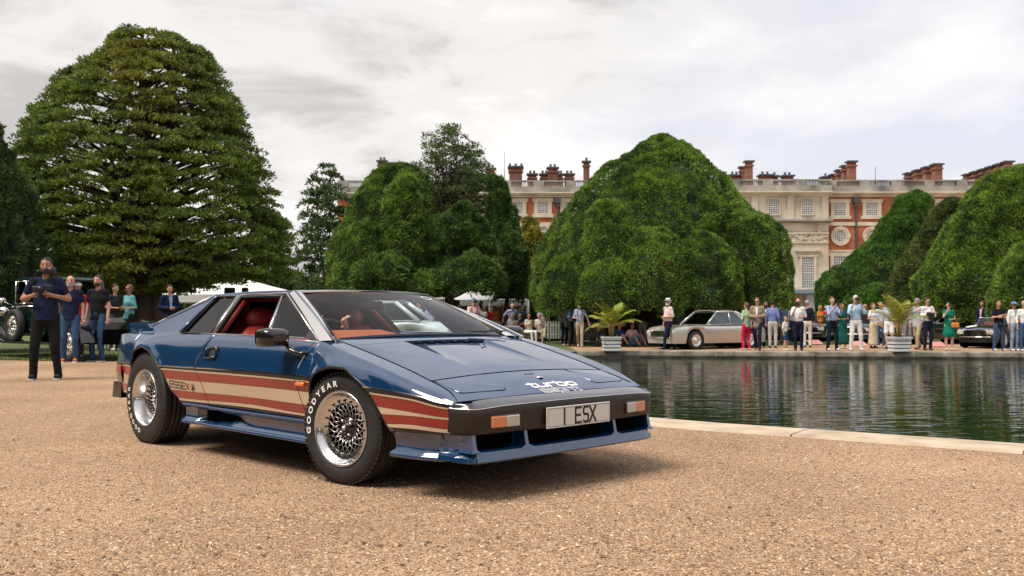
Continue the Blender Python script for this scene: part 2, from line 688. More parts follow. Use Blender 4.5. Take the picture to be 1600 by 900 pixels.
def build_wheel(car, u, v, zc, R, W, dish, steer=0.0, left=False, letters=''):
    """wheel axis = local Y, outer face towards -Y; rim radius .203"""
    w = empty('wheel', (u, -v if not left else v, zc), parent=car)
    w.rotation_euler = (0, 0, steer + (PI if left else 0))
    rr = .205
    # tyre: lathe profile around Y (outer face at y = 0, inner at y = W)
    mb = MB()
    prof = [(rr - .008, .018), (rr + .004, .004), (rr + .03, -.003), (rr + .05, -.006), (R - .032, -.001), (R - .012, .012), (R - .003, .028)]
    # grooved tread
    ng = 5
    y0, y1 = .034, W - .034
    for k in range(ng):
        a = y0 + (y1 - y0) * k / ng
        b = y0 + (y1 - y0) * (k + 1) / ng
        prof += [(R, a + .004), (R, b - .004), (R - .007, b - .002), (R - .007, b + .002)]
    prof = prof[:-2]
    prof += [(R - .003, W - .028), (R - .012, W - .012), (R - .032, W), (rr + .02, W - .002), (rr - .01, W - .02)]
    mb.lathe(prof, 96, axis='Y')
    # sipes: thin blocks across the shoulder
    tyre = mb.build('tyre', RUBBER, w)
    sb = MB()
    for k in range(64):
        t = 2 * PI * k / 64
        for yy, sgn in ((.024, 1), (W - .024, -1)):
            c, s = math.cos(t), math.sin(t)
            rad = R - .004
            p = Vector((c * rad, yy, s * rad))
            tx = Vector((-s, 0, c))
            n = Vector((c, 0, s))
            q = []
            for a, b in ((-.009, -.013), (.009, -.013), (.009, .013), (-.009, .013)):
                q.append(p + tx * a + Vector((0, b, 0)) + n * .006)
            q += [x - n * .01 for x in q]
            sb.add(q, [(0, 1, 2, 3), (0, 4, 5, 1), (1, 5, 6, 2), (2, 6, 7, 3), (3, 7, 4, 0)])
    so = sb.build('tread_blocks', RUBBER, w, kind='stuff')
    # rim: polished lip, then barrel down to the face
    mb = MB()
    mb.lathe([(rr - .010, .020), (rr + .001, .008), (rr + .004, .001), (rr + .001, -.003), (rr - .007, -.002), (rr - .012, .006),
              (rr - .016, .014), (rr - .030, .020 + dish * .75), (rr - .034, .020 + dish)], 96, axis='Y')
    fy = .020 + dish
    mb.lathe([(rr - .034, fy), (.145 if dish < .03 else .125, fy + .004), (.138 if dish < .03 else .118, fy + .008)], 72, axis='Y')
    mb.build('rim', ALLOY, w)
    mb = MB()
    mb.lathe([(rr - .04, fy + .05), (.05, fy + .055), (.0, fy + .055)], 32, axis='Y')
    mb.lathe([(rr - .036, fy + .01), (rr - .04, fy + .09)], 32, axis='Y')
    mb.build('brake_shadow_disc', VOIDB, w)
    # mesh spokes: 20 crossing pairs
    mb = MB()
    ns = 20
    kf = 1.0 if dish < .03 else .86
    for k in range(ns):
        t0 = 2 * PI * k / ns
        for dr in (-1, 1):
            t1 = t0 + dr * 2 * PI / ns * 1.5
            p0 = Vector((math.cos(t0) * .146 * kf, fy + .004, math.sin(t0) * .146 * kf))
            pm = Vector((math.cos((t0 * .35 + t1 * .65)) * .095, fy + .010, math.sin((t0 * .35 + t1 * .65)) * .095))
            p1 = Vector((math.cos(t1) * .064, fy + .022, math.sin(t1) * .064))
            mb.tube([p0, pm, p1], [.0030, .0026, .0034], 5, up=(0, 1, 0))
    mb.build('mesh_spokes', ALLOYM, w)
    mb = MB()
    for k in range(ns):
        t0 = 2 * PI * k / ns
        c = (math.cos(t0) * .152 * kf, fy - .001, math.sin(t0) * .152 * kf)
        mb.lathe([(0, -.006), (.0055, -.006), (.0065, .004)], 6, c=c, axis='Y')
    mb.build('rim_bolts', BLACK, w, kind='stuff')
    mb = MB()
    mb.lathe([(0.0, fy - .006), (.014, fy - .006), (.020, fy - .004), (.022, fy + .006), (.026, fy + .012), (.060, fy + .020), (.066, fy + .03)], 24, axis='Y')
    mb.build('hub', BLACKG, w)
    mb = MB()
    for k in range(4):
        t0 = 2 * PI * k / 4 + .6
        mb.lathe([(0, -.006), (.007, -.005), (.009, .006)], 6, c=(math.cos(t0) * .045, fy + .008, math.sin(t0) * .045), axis='Y')
    mb.lathe([(.0, -.010), (.008, -.009), (.012, -.002), (.0155, .002)], 12, c=(0, fy - .006, 0), axis='Y')
    mb.build('wheel_nuts', ALLOY, w)
    mb = MB()
    vt = PI + .1
    mb.tube([(math.cos(vt) * (rr - .022), fy + .0, math.sin(vt) * (rr - .022)), (math.cos(vt) * (rr - .040), -.012 + fy * .3, math.sin(vt) * (rr - .040))], .004, 6)
    mb.build('valve', ALLOY, w)
    if letters:
        # raised white lettering on the sidewall, on an arc; angles seen from outside (from -Y): x to the right
        mb = MB()
        rad = rr + .026
        ang = R_(192 if R < .32 else 262)
        for ch in letters:
            if ch == ' ':
                ang -= R_(7)
                continue
            V, F = LET[ch]
            x0, x1, yy0, yy1 = bbox2(V)
            wdt = (x1 - x0)
            step = (wdt * .88 + .0125) / rad
            a = ang - step / 2
            sc = .031 / .044
            P = []
            for x, y, _ in V:
                lx = (x - (x0 + x1) / 2) * .88
                ly = y * sc
                q = a - lx / (rad + .02)
                rdd = rad + ly
                P.append((math.cos(q) * rdd, -.0095, math.sin(q) * rdd))
            mb.add(P, F)
            ang -= step
        mb.build('tyre_lettering', WHITEP, w)
    return w


def build_sports_car():
    p_yaw = 0.784430131
    car = empty('sports_car', (-0.32579, 5.770664, 0), -p_yaw,
                'low wedge shaped dark blue sports car with red and silver side stripes', 'car')
    both = (False, True)
    c_ = lambda val: (lambda u: np.full(np.shape(u), float(val)))

    # ---- cut lines of the door, u as function of z
    dF = pchip([.2, .339, .45, .56, .585, .70, .80], [-.315, -.327, -.378, -.421, -.425, -.365, -.30])
    dR = pchip([.2, .339, .45, .585, .70, .80], [-1.495, -1.499, -1.56, -1.643, -1.57, -1.52])
    gap = .004
    tl4 = c_(4.0)

    def tlow(u):
        return t_of_z(u, np.maximum(zarch(u), CZ['E'](u) + 1e-4))

    F_OUT, D_OUT, Q_OUT = {}, {}, {}
    for left in both:
        # front fender
        mb = MB()
        u1 = np.linspace(-.42, -.27, 8)
        P = side_grid(u1, c_(1.0), tl4, 40, cutA=lambda z: dF(z) + gap)
        add_panel(mb, P, left)
        u2 = np.unique(np.concatenate([np.linspace(-.27, .47, 60), np.linspace(.47, .82, 24)]))
        P = side_grid(u2, c_(1.0), tlow, 44)
        add_panel(mb, P, left)
        F_OUT[left] = mb.build('front_fender', BLUE, car, merge=.0004)
        # door
        ud = np.linspace(-1.6, -.42, 50)
        P = side_grid(ud, c_(1.25), tl4, 44, cutA=lambda z: dR(z) + gap, cutB=lambda z: dF(z) - gap)
        D_OUT[left] = sheet('door', P, BLUE, car, left)
        # rear quarter
        mb = MB()
        uq = np.unique(np.concatenate([np.linspace(-2.70, -1.85, 64), np.linspace(-1.85, -1.6, 8)]))
        P = side_grid(uq, c_(1.25), tlow, 44, cutB=None)
        # slanted front end towards the door: shift the last columns
        s = np.clip((P[..., 0] + 1.95) / .35, 0, 1)
        tgt = dR(P[..., 2]) - gap
        P[..., 0] = P[..., 0] + (tgt - (-1.6)) * s ** 2
        add_panel(mb, P, left)
        ur = np.linspace(-3.14, -2.70, 16)
        P = side_grid(ur, c_(1.25), tl4, 40)
        add_panel(mb, P, left)
        Q_OUT[left] = mb.build('rear_quarter', BLUE, car, merge=.0004)

    # ---- stripes, moulding on each panel
    def zl(keys, vals):
        return pchip(keys, vals)
    K = [-3.14, -1.89, -.97, -.33, .3, .593, .75, .80]
    lines = {  # z of the stripe borders
        'mt': zl(K, [.571, .573, .583, .576, .545, .523, .489, .480]),
        's1': zl(K, [.558, .560, .562, .556, .524, .506, .474, .466]),
        'r1': zl(K, [.545, .545, .547, .545, .512, .494, .462, .455]),
        'w1': zl(K, [.487, .487, .493, .491, .455, .437, .420, .416]),
        'r2': zl(K, [.411, .411, .420, .414, .412, .416, .407, .404]),
        's2': zl(K, [.361, .361, .377, .363, .362, .373, .361, .358]),
        'k2': zl(K, [.346, .346, .357, .351, .348, .353, .343, .341]),
        'bt': zl(K, [.333, .335, .338, .333, .331, .333, .334, .334])}
    pin = .0022

    def band(name, m, top, bot, off, ua, ub, left, parent, cA=None, cB=None, dz0=0., dz1=0.):
        n = max(6, int((ub - ua) / .007))
        us = np.linspace(ua, ub, n)

        def hi(u):
            return t_of_z(u, np.maximum(lines[top](u) + dz0, zarch(u)))

        def lo(u):
            return t_of_z(u, np.maximum(lines[bot](u) + dz1, zarch(u)))
        P = side_grid(us, hi, lo, 5, cutA=cA, cutB=cB, off=off)
        if cA is None and cB is None:      # drop columns swallowed by the arch
            keep = (P[0, :, 2] - P[-1, :, 2]) > 2e-4
            if keep.sum() < 3:
                return
            idx = np.where(keep)[0]
            runs = np.split(idx, np.where(np.diff(idx) > 1)[0] + 1)
            for r in runs:
                if len(r) > 2:
                    sheet(name, P[:, r], m, parent, left, thick=off * .9)
            return
        sheet(name, P, m, parent, left, thick=off * .9)

    for left in both:
        segs = [(F_OUT, -.26, .805, None, None), (F_OUT, -.42, -.272, lambda z: dF(z) + gap, None),
                (D_OUT, -1.6, -.42, lambda z: dR(z) + gap, lambda z: dF(z) - gap),
                (Q_OUT, -2.68, -1.66, None, None), (Q_OUT, -3.12, -2.71, None, None)]
        for D, a, b, ca, cb in segs:
            par = D[left]
            if D is F_OUT and a == -.26:
                b = .79
            band('dark_pinstripe', BLACK, 'mt', 'bt', .0012, a, b, left, par, ca, cb)
            band('silver_stripe', SILVERF, 's1', 'r1', .0022, a, b, left, par, ca, cb, -.001, pin)
            band('red_stripe', RED, 'r1', 'w1', .0022, a, b, left, par, ca, cb, 0, pin)
            band('silver_stripe', SILVERF, 'w1', 'r2', .0022, a, b, left, par, ca, cb, 0, pin)
            band('red_stripe', RED, 'r2', 's2', .0022, a, b, left, par, ca, cb, 0, pin)
            band('silver_stripe', SILVERF, 's2', 'k2', .0022, a, b, left, par, ca, cb, 0, 0)
            band('rubbing_strip', BLACK, 'mt', 's1', .008, a, b, left, par, ca, cb, 0, .001)
            band('bright_bead', TRIM, 'mt', 'mt', .006, a, b, left, par, ca, cb, .0055, .0005)

        # fill the little wedge of quarter ahead of u=-1.66 up to the door cut
        def bandq(name, m, top, bot, off, dz0=0., dz1=0.):
            band(name, m, top, bot, off, -1.66, -1.645, left, Q_OUT[left], lambda z: np.full(np.shape(z), -1.662), lambda z: dR(z) - gap, dz0, dz1)
        bandq('dark_pinstripe', BLACK, 'mt', 'bt', .0012)
        bandq('silver_stripe', SILVERF, 's1', 'r1', .0022, -.001, pin)
        bandq('red_stripe', RED, 'r1', 'w1', .0022, 0, pin)
        bandq('silver_stripe', SILVERF, 'w1', 'r2', .0022, 0, pin)
        bandq('red_stripe', RED, 'r2', 's2', .0022, 0, pin)
        bandq('silver_stripe', SILVERF, 's2', 'k2', .0022)
        bandq('rubbing_strip', BLACK, 'mt', 's1', .008, 0, .001)
        # thin bright bead above the rubbing strip and arch lips
        for D, a, b, arch in ((F_OUT, -.27, .46, True), (Q_OUT, -2.70, -1.86, True)):
            us = np.linspace(a, b, 60)
            za = zarch(us)
            tt = t_of_z(us, za)
            V, Z = body(us, tt)
            pts = [(x, (v_ - .004) * (1 if left else -1), z_) for x, v_, z_ in zip(us, V, Z) if z_ > .33]
            if a == -.27:
                pts = [(-.27, (CV['E'](-.27) + .0) * (1 if left else -1), .335)] + [(-.27, (CV['D'](-.27)) * (1 if left else -1), .53)] + pts
            MB().tube(pts, .0085, 7).build('arch_lip', BLACK, D[left])

    # letters ESSEX and the round badge behind the door (right side), mirrored copy on the left
    def on_side(u, z, off, left):
        v_, z_ = body(np.array([u]), t_of_z(np.array([u]), np.array([z])))
        return (u, (float(v_[0]) + off) * (1 if left else -1), float(z_[0]))

    for left in both:
        mbk, mrd, mring = MB(), MB(), MB()
        n = 5
        ua, ub = (-2.045, -1.75)
        w = (ub - ua) / n
        mir = (lambda s: ub + ua - s) if left else (lambda s: s)

        def bar(mb, ax, az, bx, bz, th):
            d = Vector((bx - ax, bz - az))
            L = d.length
            nrm = Vector((-d.y, d.x)) / L * th / 2
            q = [(ax + nrm.x, az + nrm.y), (bx + nrm.x, bz + nrm.y), (bx - nrm.x, bz - nrm.y), (ax - nrm.x, az - nrm.y)]
            P = [on_side(mir(x), z, .0034, left) for x, z in q]
            mb.add(P, [(0, 1, 2, 3)])
        z0, z1 = .431, .474
        zm = (z0 + z1) / 2
        sl = -.03   # the line of letters follows the stripe
        for k, ch in enumerate('ESSEX'):
            a = ua + k * w + .004
            b = ua + (k + 1) * w - .003
            o = -.010 * k / 5
            if ch in 'ES':
                for zz in (z0, zm, z1):
                    for d_ in (-.0035, .0035):
                        bar(mbk, a, zz + o + d_, b, zz + o + d_, .0042)
                if ch == 'E':
                    bar(mbk, a + .002, z0 + o, a + .002, z1 + o, .005)
                else:
                    bar(mbk, a + .002, zm + o, a + .002, z1 + o, .005)
                    bar(mbk, b - .002, z0 + o, b - .002, zm + o, .005)
            else:
                bar(mrd, a, z0 + o, b, z1 + o, .011)
                bar(mrd, a, z1 + o, b, z0 + o, .011)
        c = (mir(-1.70), .442)
        m = 28
        for k in range(m):
            t0, t1 = 2 * PI * k / m, 2 * PI * (k + 1) / m
            P = [on_side(c[0] + math.cos(t) * r * 1.0, c[1] + math.sin(t) * r, .0034, left) for t, r in ((t0, .028), (t1, .028), (t1, .025), (t0, .025))]
            mring.add(P, [(0, 1, 2, 3)])
        for ax, az, bx, bz, th in ((0, .018, -.014, -.014, .006), (0, .018, .014, -.014, .006), (-.014, -.014, .014, -.014, .006), (0, .012, 0, -.012, .012)):
            P0 = []
            d = Vector((bx - ax, bz - az))
            nrm = Vector((-d.y, d.x)) / d.length * th / 2
            for x, z in ((ax + nrm.x, az + nrm.y), (bx + nrm.x, bz + nrm.y), (bx - nrm.x, bz - nrm.y), (ax - nrm.x, az - nrm.y)):
                P0.append(on_side(c[0] + x, c[1] + z, .0036, left))
            mring.add(P0, [(0, 1, 2, 3)])
        tag(mbk.build('essex_lettering', INK, Q_OUT[left]))
        mrd.build('essex_letter_x', RED, Q_OUT[left])
        mring.build('round_badge', INK, Q_OUT[left])
        # orange side marker
        mb = MB()
        s = 1 if left else -1
        mb.box((-.352, s * .905, .533), (.085, .02, .024), bev=.006)
        mb.build('side_marker_lamp', ORANGE, F_OUT[left])
        # door handle
        mb = MB()
        v1 = .886
        for (a, b, c0, c1) in ((-1.50, -1.365, .715, .722), (-1.515, -1.38, .652, .659)):
            mb.tube([(a, s * (v1 + .006 - (c0 - .685) * .15), c0), (b, s * (v1 + .006 - (c1 - .685) * .15), c1)], .006, 6)
        mb.tube([(-1.50, s * (v1 + .002), .715), (-1.515, s * (v1 + .010), .655)], .006, 6)
        mb.tube([(-1.365, s * (v1 + .002), .72), (-1.38, s * (v1 + .010), .658)], .006, 6)
        q = [(-1.50, .718), (-1.365, .722), (-1.38, .655), (-1.515, .652)]
        P = []
        for x, z in q:
            vv, _ = body(np.array([x]), t_of_z(np.array([x]), np.array([z])))
            P.append((x, s * (float(vv[0]) + .002), z))
        mb.add(P, [(0, 1, 2, 3)], 0)
        P2 = [((p[0] * .55 + -1.415 * .45), p[1] + s * .006, p[2] * .7 + .686 * .3) for p in P]
        mb.add(P2, [(0, 1, 2, 3)], 1)
        mb.build('door_handle', [BLACKG, ALLOYD], D_OUT[left])

    # ---- hood, cowl, nose
    def hood_z(u, v, rec=True):
        z = ZC(u) - .055 * v * v
        if rec:
            dep = .019 * np.clip((.46 - u) / .56, 0, 1.05)
            z = z - dep * np.clip((.325 - np.abs(v)) / .014, 0, 1)
        return z

    def hoodP(uf, vf, nu, vl, rec=True, off=0.0):
        """uf(v)->(u0,u1); returns grid rows over v (outward), cols over u"""
        rows = []
        for s in vl:
            row = []
            for k in range(nu):
                q = k / (nu - 1)
                u = uf(s)[0] + (uf(s)[1] - uf(s)[0]) * q
                v_ = vf(u, s)
                row.append((u, -v_, float(hood_z(np.array(u), np.array(v_), rec)) + off))
            rows.append(row)
        return np.array(rows)
    vb = lambda u: float(CV['B'](u)) - .004
    sl = [-1, -.9, -.75, -.6, -.48, -.468, -.46, -.455, -.45, -.44, -.3, -.15, 0, .15, .3, .44, .45, .455, .46, .468, .48, .6, .75, .9, 1]

    def vmap(u, s):
        a = abs(s)
        if a <= .48:
            v_ = a / .48 * .335
        else:
            v_ = .335 + (a - .48) / .52 * (vb(u) - .335)
        return v_ * (1 if s >= 0 else -1)
    cen = lambda s: .552 - .0 * s
    P = hoodP(lambda s: (-.118, .552), vmap, 40, sl)
    # rows run from v=-max (left) to +max (right) = outward for the right side
    mb = MB()
    add_panel(mb, P, False, .012)
    mb.build('bonnet', BLUE, car)
    # cowl behind the bonnet up to the screen
    P = hoodP(lambda s: (-.330 + .02 * (1 - s * s), -.122), vmap, 10, sl, rec=False)
    mb = MB()
    add_panel(mb, P, False, .03)
    cw = mb.build('cowl', BLUE, car)
    # air slots: dark openings in the recess floor
    mb = MB()
    for k in range(6):
        v0 = -.285 + k * .098
        z = float(hood_z(np.array(-.10), np.array(.1)))
        mb.add([(-.116, -v0, z + .0065), (-.088, -v0 + .006, z - .0025 + .0015), (-.088, -v0 - .066, z + -.001), (-.116, -v0 - .076, z + .0065)], [(0, 1, 2, 3)])
    mb.build('air_slots', VOIDB, car)
    # nose panel
    ue = lambda s: .852 - .036 * s * s
    P = hoodP(lambda s: (.558, ue(s)), lambda u, s: s * (vb(u) if u < .82 else .744), 26, np.linspace(-1, 1, 41), rec=False)
    mb = MB()
    add_panel(mb, P, False, .02)
    nose = mb.build('nose_panel', BLUE, car)
    for left in both:
        s = 1 if left else -1
        poly = [(.566, .343), (.755, .352), (.776, .366), (.781, .392), (.752, .640), (.738, .664), (.715, .672), (.566, .678)]
        c = (.67, .51)
        rings = []
        for k in (1.0, .985, .6, .25):
            rings.append([((c[0] + (a - c[0]) * k), (c[1] + (b - c[1]) * k)) for a, b in poly])
        mb = MB()
        V, F = [], []
        for ri, ring in enumerate(rings):
            for a, b in ring:
                V.append((a, s * b, float(hood_z(np.array(a), np.array(b), False)) + (.0005 if ri == 0 else .0035)))
        V.append((c[0], s * c[1], float(hood_z(np.array(c[0]), np.array(c[1]), False)) + .0035))
        n = len(poly)
        for ri in range(3):
            for k in range(n):
                F.append((ri * n + k, ri * n + (k + 1) % n, (ri + 1) * n + (k + 1) % n, (ri + 1) * n + k))
        for k in range(n):
            F.append((3 * n + k, 3 * n + (k + 1) % n, 4 * n))
        mb.add(V, F, 0, False)
        mb.build('headlamp_cover', BLUE, car, recalc=True)
        pts = [(a, s * b, float(hood_z(np.array(a), np.array(b), False)) + .0005) for a, b in poly]
        MB().tube(pts + [pts[0]], .0022, 5).build('cover_gap', VOIDB, car)
        # long groove at the side of the bonnet down to the nose
        us = np.linspace(-.27, .765, 40)
        pts = [(x, s * float(CV['B'](x)), float(CZ['B'](x)) + .0008) for x in us]
        MB().tube(pts, .0026, 5).build('panel_gap', VOIDB, car)
    pts = [(.555, v_, float(hood_z(np.array(.555), np.array(v_), False)) - .0005) for v_ in np.linspace(-.69, .69, 30)]
    MB().tube(pts, .0035, 5).build('panel_gap', VOIDB, car)

    # turbo / esprit script drawn as rounded strokes on the nose: letter units, x to the viewer's right (= -v), y up (= -u)
    def script(word, glyphs, x0, y0, sx, sy, th, mats, name, gap_=.3, outline=False):
        x = x0
        mb = MB()
        for ch in word:
            for st in glyphs[ch][1]:
                pts = []
                for i in range(len(st) - 1):
                    for k in range(4):
                        a = k / 4
                        pts.append((st[i][0] * (1 - a) + st[i + 1][0] * a, st[i][1] * (1 - a) + st[i + 1][1] * a))
                pts.append(st[-1])
                rows = []
                for layer, (tt, hh, mi) in enumerate(((th, .0016, 0),) + (((th * .42, .0024, 1),) if outline else ())):
                    L_, R__ = [], []
                    for i, q in enumerate(pts):
                        a = Vector(pts[max(i - 1, 0)])
                        b = Vector(pts[min(i + 1, len(pts) - 1)])
                        d = Vector(((b.x - a.x) * sx, (b.y - a.y) * sy))
                        if d.length < 1e-9:
                            d = Vector((1, 0))
                        d.normalize()
                        ext = 0
                        if i == 0:
                            ext = -tt / 2
                        if i == len(pts) - 1:
                            ext = tt / 2
                        nx, ny = -d.y * tt / 2, d.x * tt / 2
                        wx, wy = x + q[0] * sx + d.x * ext, y0 + q[1] * sy + d.y * ext
                        for lst, g in ((L_, 1), (R__, -1)):
                            X, Y = wx + g * nx, wy + g * ny
                            v_ = -X
                            u = -Y + .02 * X
                            lst.append((u, -v_, float(hood_z(np.array(u), np.array(v_), False)) + hh))
                    F = [(i, i + 1, len(pts) + i + 1, len(pts) + i) for i in range(len(pts) - 1)]
                    mb.add(L_ + R__, F, mi)
            x += (glyphs[ch][0] + gap_) * sx
        mb.build(name, mats, nose)
    G = {'t': (.8, [[(.4, 1.25), (.4, .1), (.5, 0), (.8, 0)], [(0, 1), (.8, 1)]]),
         'u': (1, [[(0, 1), (0, .15), (.15, 0), (.85, 0), (1, .15), (1, 1)]]),
         'r': (.8, [[(0, 0), (0, 1), (.8, 1)]]),
         'b': (1, [[(0, 1.35), (0, 0), (.85, 0), (1, .15), (1, .85), (.85, 1), (0, 1)]]),
         'o': (1, [[(.15, 0), (.85, 0), (1, .15), (1, .85), (.85, 1), (.15, 1), (0, .85), (0, .15), (.15, 0)]]),
         'e': (1, [[(1, 0), (.15, 0), (0, .15), (0, .85), (.15, 1), (.85, 1), (1, .85), (1, .5), (0, .5)]]),
         's': (.9, [[(0, 0), (.9, 0), (.9, .5), (0, .5), (0, 1), (.9, 1)]]),
         'p': (1, [[(0, -.45), (0, 1), (.85, 1), (1, .85), (1, .15), (.85, 0), (0, 0)]]),
         'i': (.1, [[(.05, 0), (.05, 1)]])}
    script('turbo', G, -.185, -.795, .063, .037, .0150, [WHITEP], 'turbo_lettering', .32)
    script('esprit', G, -.145, -.855, .048, .034, .0135, [WHITEP, BLUE], 'esprit_lettering', .32, True)
    mb = MB()
    zb = float(hood_z(np.array(.677), np.array(0.), False))
    mb.lathe([(0, .006), (.016, .006), (.021, .004), (.024, 0)], 20, c=(.677, 0, zb))
    mb.build('nose_badge', ALLOY, car)
    mb = MB()
    mb.box((.613, -.015, float(hood_z(np.array(.613), np.array(0.), False)) + .003), (.007, .075, .003))
    mb.build('nose_trim_bar', ALLOY, car)

    # ---- bumper, apron: sections swept round the nose. plan(s): s in [-1,1] gives (u, v) of the outer edge
    plan_s = [0, .25, .5, .62, .70, .76, .80, .86, 1.0]
    plan_u = [.962, .958, .946, .938, .930, .918, .895, .84, .735]
    plan_v = [0, .26, .50, .62, .68, .715, .738, .76, .80]
    pu, pv = pchip(plan_s, plan_u), pchip(plan_s, plan_v)

    def sweep(prof, ss, mi=0, mb=None, sharp=True):
        """prof(s) -> list of (du, dz_abs): du = pulled in from the plan curve along the local normal"""
        rows = []
        for s in ss:
            a = abs(s)
            sg = 1 if s >= 0 else -1
            u, v_ = float(pu(a)), float(pv(a))
            e = .01
            tu, tv = float(pu(min(a + e, 1)) - pu(max(a - e, 0))), float(pv(min(a + e, 1)) - pv(max(a - e, 0)))
            L = math.hypot(tu, tv)
            nu, nv = tv / L, -tu / L     # outward
            row = []
            for d, z in prof(a):
                uu = u - nu * d
                vv = v_ - nv * d
                row.append((uu, -sg * vv, z))
            rows.append(row)
        P = np.array(rows).transpose(1, 0, 2)     # rows: profile, cols: along s
        m_ = mb or MB()
        n = P.shape[0]
        for i in range(n - 1):       # flat strips so the edges stay crisp
            m_.grid(P[i:i + 2][:, ::-1] if False else P[i:i + 2], mi if isinstance(mi, int) else mi[i], True, flip=False)
        return m_
    ss = sorted(set([round(-1 + k * .04, 3) for k in range(51)] + [-.68, -.74, .68, .74, -.78, .78, .98, -.98]))
    ztop = pchip([0, .5, .76, .85, 1], [.478, .472, .461, .462, .474])
    zb_ = .334

    def prof_ledge(a):
        # from the blue nose edge down to the front top corner
        inn = float(pchip([0, .5, .7, .76, .80, .86, 1], [.108, .098, .085, .06, .035, .012, .003])(a))
        zi = float(pchip([0, .5, .76, .86, 1], [.508, .503, .492, .487, .484])(a))
        zt = float(ztop(a))
        return [(inn, zi), (inn * .5, (zi + zt) / 2 + .004), (.010, zt + .004), (.004, zt + .001)]

    def prof_face(a):
        zt = float(ztop(a))
        return [(.004, zt + .001), (.0, zt - .004), (.001, zt - .03), (.008, zb_ + .012), (.014, zb_ + .003), (.022, zb_), (.10, zb_)]
    mb = MB()
    sweep(prof_ledge, ss, 1, mb)
    sweep(prof_face, ss, 0, mb)
    bump = mb.build('front_bumper', [BUMPB, BUMPT], car, recalc=True, merge=.0003)
    MB().tube([(float(pu(abs(s))) - .003, -float(pv(abs(s))) * (1 if s >= 0 else -1), float(ztop(abs(s))) + .001) for s in ss if abs(s) < .97], .0025, 5).build('bumper_edge', TRIM, bump)

    # apron: lower lip with three intakes
    def lip(a):
        return float(pchip([0, .7, .78, 1], [.197, .194, .194, .206])(a))
    mb = MB()
    side_ss = [k / 100 for k in range(74, 101, 2)]

    def prof_side(a):
        k = max(0, min(1, (a - .76) / .06))
        return [(.02, zb_ - .001), (.03, zb_ - .03), (.034, .262), (.030, .245), (.004, lip(a) + .026), (.0, lip(a) + .006), (.008, lip(a)), (.06, lip(a) - .002)]
    sweep(prof_side, side_ss, 0, mb)
    sweep(prof_side, [-x for x in side_ss][::-1], 0, mb)

    def prof_front(a):
        return [(.045, .256), (.030, .252), (.018, .247), (.0, lip(a) + .008), (.006, lip(a)), (.07, lip(a) - .002)]
    fs = [x for x in ss if abs(x) <= .74] + [.74]
    fs = sorted(set(fs))
    sweep(prof_front, fs, 0, mb)
    # pillars between the intakes
    for vc, w0, w1 in ((.362, .02, .05), (-.362, .02, .05), (.708, .02, .035), (-.708, .02, .035)):
        uq = .918 if abs(vc) > .6 else .938
        P = []
        for d in (0, -.10):
            for (vv, zz, du) in ((vc + w1, .247, 0), (vc + w0 * .6, .262, -.006), (vc + w0 * .5, .335, -.02), (vc - w0 * .5, .335, -.02), (vc - w0 * .6, .262, -.006), (vc - w1, .247, 0)):
                P.append((uq + du + d, -vv, zz))
        F = [tuple(range(6)), tuple(reversed(range(6, 12)))] + [(i, i + 6, (i + 1) % 6 + 6, (i + 1) % 6) for i in range(6)]
        mb.add(P, F)
    mb.build('front_apron', BLUE, car, recalc=True)
    # the long side of the apron back to the wheel
    for left in both:
        s = 1 if left else -1
        us = np.linspace(.445, .745, 16)
        rows = []
        for (dv, z) in ((-.004, .332), (-.006, .325), (-.022, .30), (-.030, .262), (-.026, .240), (.010, .226), (.016, .212), (.010, .203), (-.05, .202)):
            rows.append([(x, -(float(CV['E'](x)) + dv - (.012 * (x - .445) / .3 if z < .25 else 0)), z - (.0 if z > .25 else .006 * (x - .445) / .3)) for x in us])
        sheet('apron_side', np.array(rows), BLUE, car, left, .005)
    # black box standing in for the shade behind the intakes
    mb = MB()
    mb.box((.78, 0, .285), (.10, 1.36, .10))
    mb.build('intake_shade_box', VOIDB, car)
    # lamps in the bumper
    for left in both:
        s = 1 if left else -1
        lm = empty('indicator_lamp', (.944, s * .532, .394), parent=car)
        lm.rotation_euler = (0, 0, s * .09)
        m1 = MB().box((-.004, s * .0, 0), (.012, .200, .070), bev=.006)
        m1.build('lamp_surround', BLACKG, lm)
        MB().box((.004, s * .046, 0), (.012, .094, .056), bev=.004).build('amber_lens', AMBER, lm)
        MB().box((.004, s * -.046, 0), (.012, .088, .056), bev=.004).build('clear_lens', CLEARL, lm)
    # number plate
    pl = MB().box((.972, 0, .389), (.006, .520, .111), bev=.002)
    pl = pl.build('number_plate', PLATE, car)
    pl.rotation_euler = (0, R_(0), 0)
    mb = MB()
    xx = .9762
    for (y0, y1, z0, z1) in ((-.252, .252, .3415, .3432), (-.252, .252, .4348, .4365), (-.252, -.2505, .3415, .4365), (.2505, .252, .3415, .4365)):
        mb.add([(xx, y0, z0), (xx, y1, z0), (xx, y1, z1), (xx, y0, z1)], [(0, 1, 2, 3)])

    def stroke(segs, cx, w, h, th):
        # y to the viewer's right is +y?  (front view: viewer's right = car left = +y)
        for (ax, az, bx, bz) in segs:
            a = Vector((cx + ax * w, .389 - .0395 + az * h))
            b = Vector((cx + bx * w, .389 - .0395 + bz * h))
            d = (b - a)
            d.normalize()
            a = a - d * th * .5
            b = b + d * th * .5
            n = Vector((-d.y, d.x)) * th / 2
            mb.add([(xx, (a + n).x, (a + n).y), (xx, (b + n).x, (b + n).y), (xx, (b - n).x, (b - n).y), (xx, (a - n).x, (a - n).y)], [(0, 1, 2, 3)])
    H = .079
    h = H - .012
    stroke([(0, 0, 0, 1)], -.122, .05, H, .013)
    stroke([(0, 0, 0, 1), (0, 1, 1, 1), (0, .5, .85, .5), (0, 0, 1, 0)], -.033, .044, H, .0125)
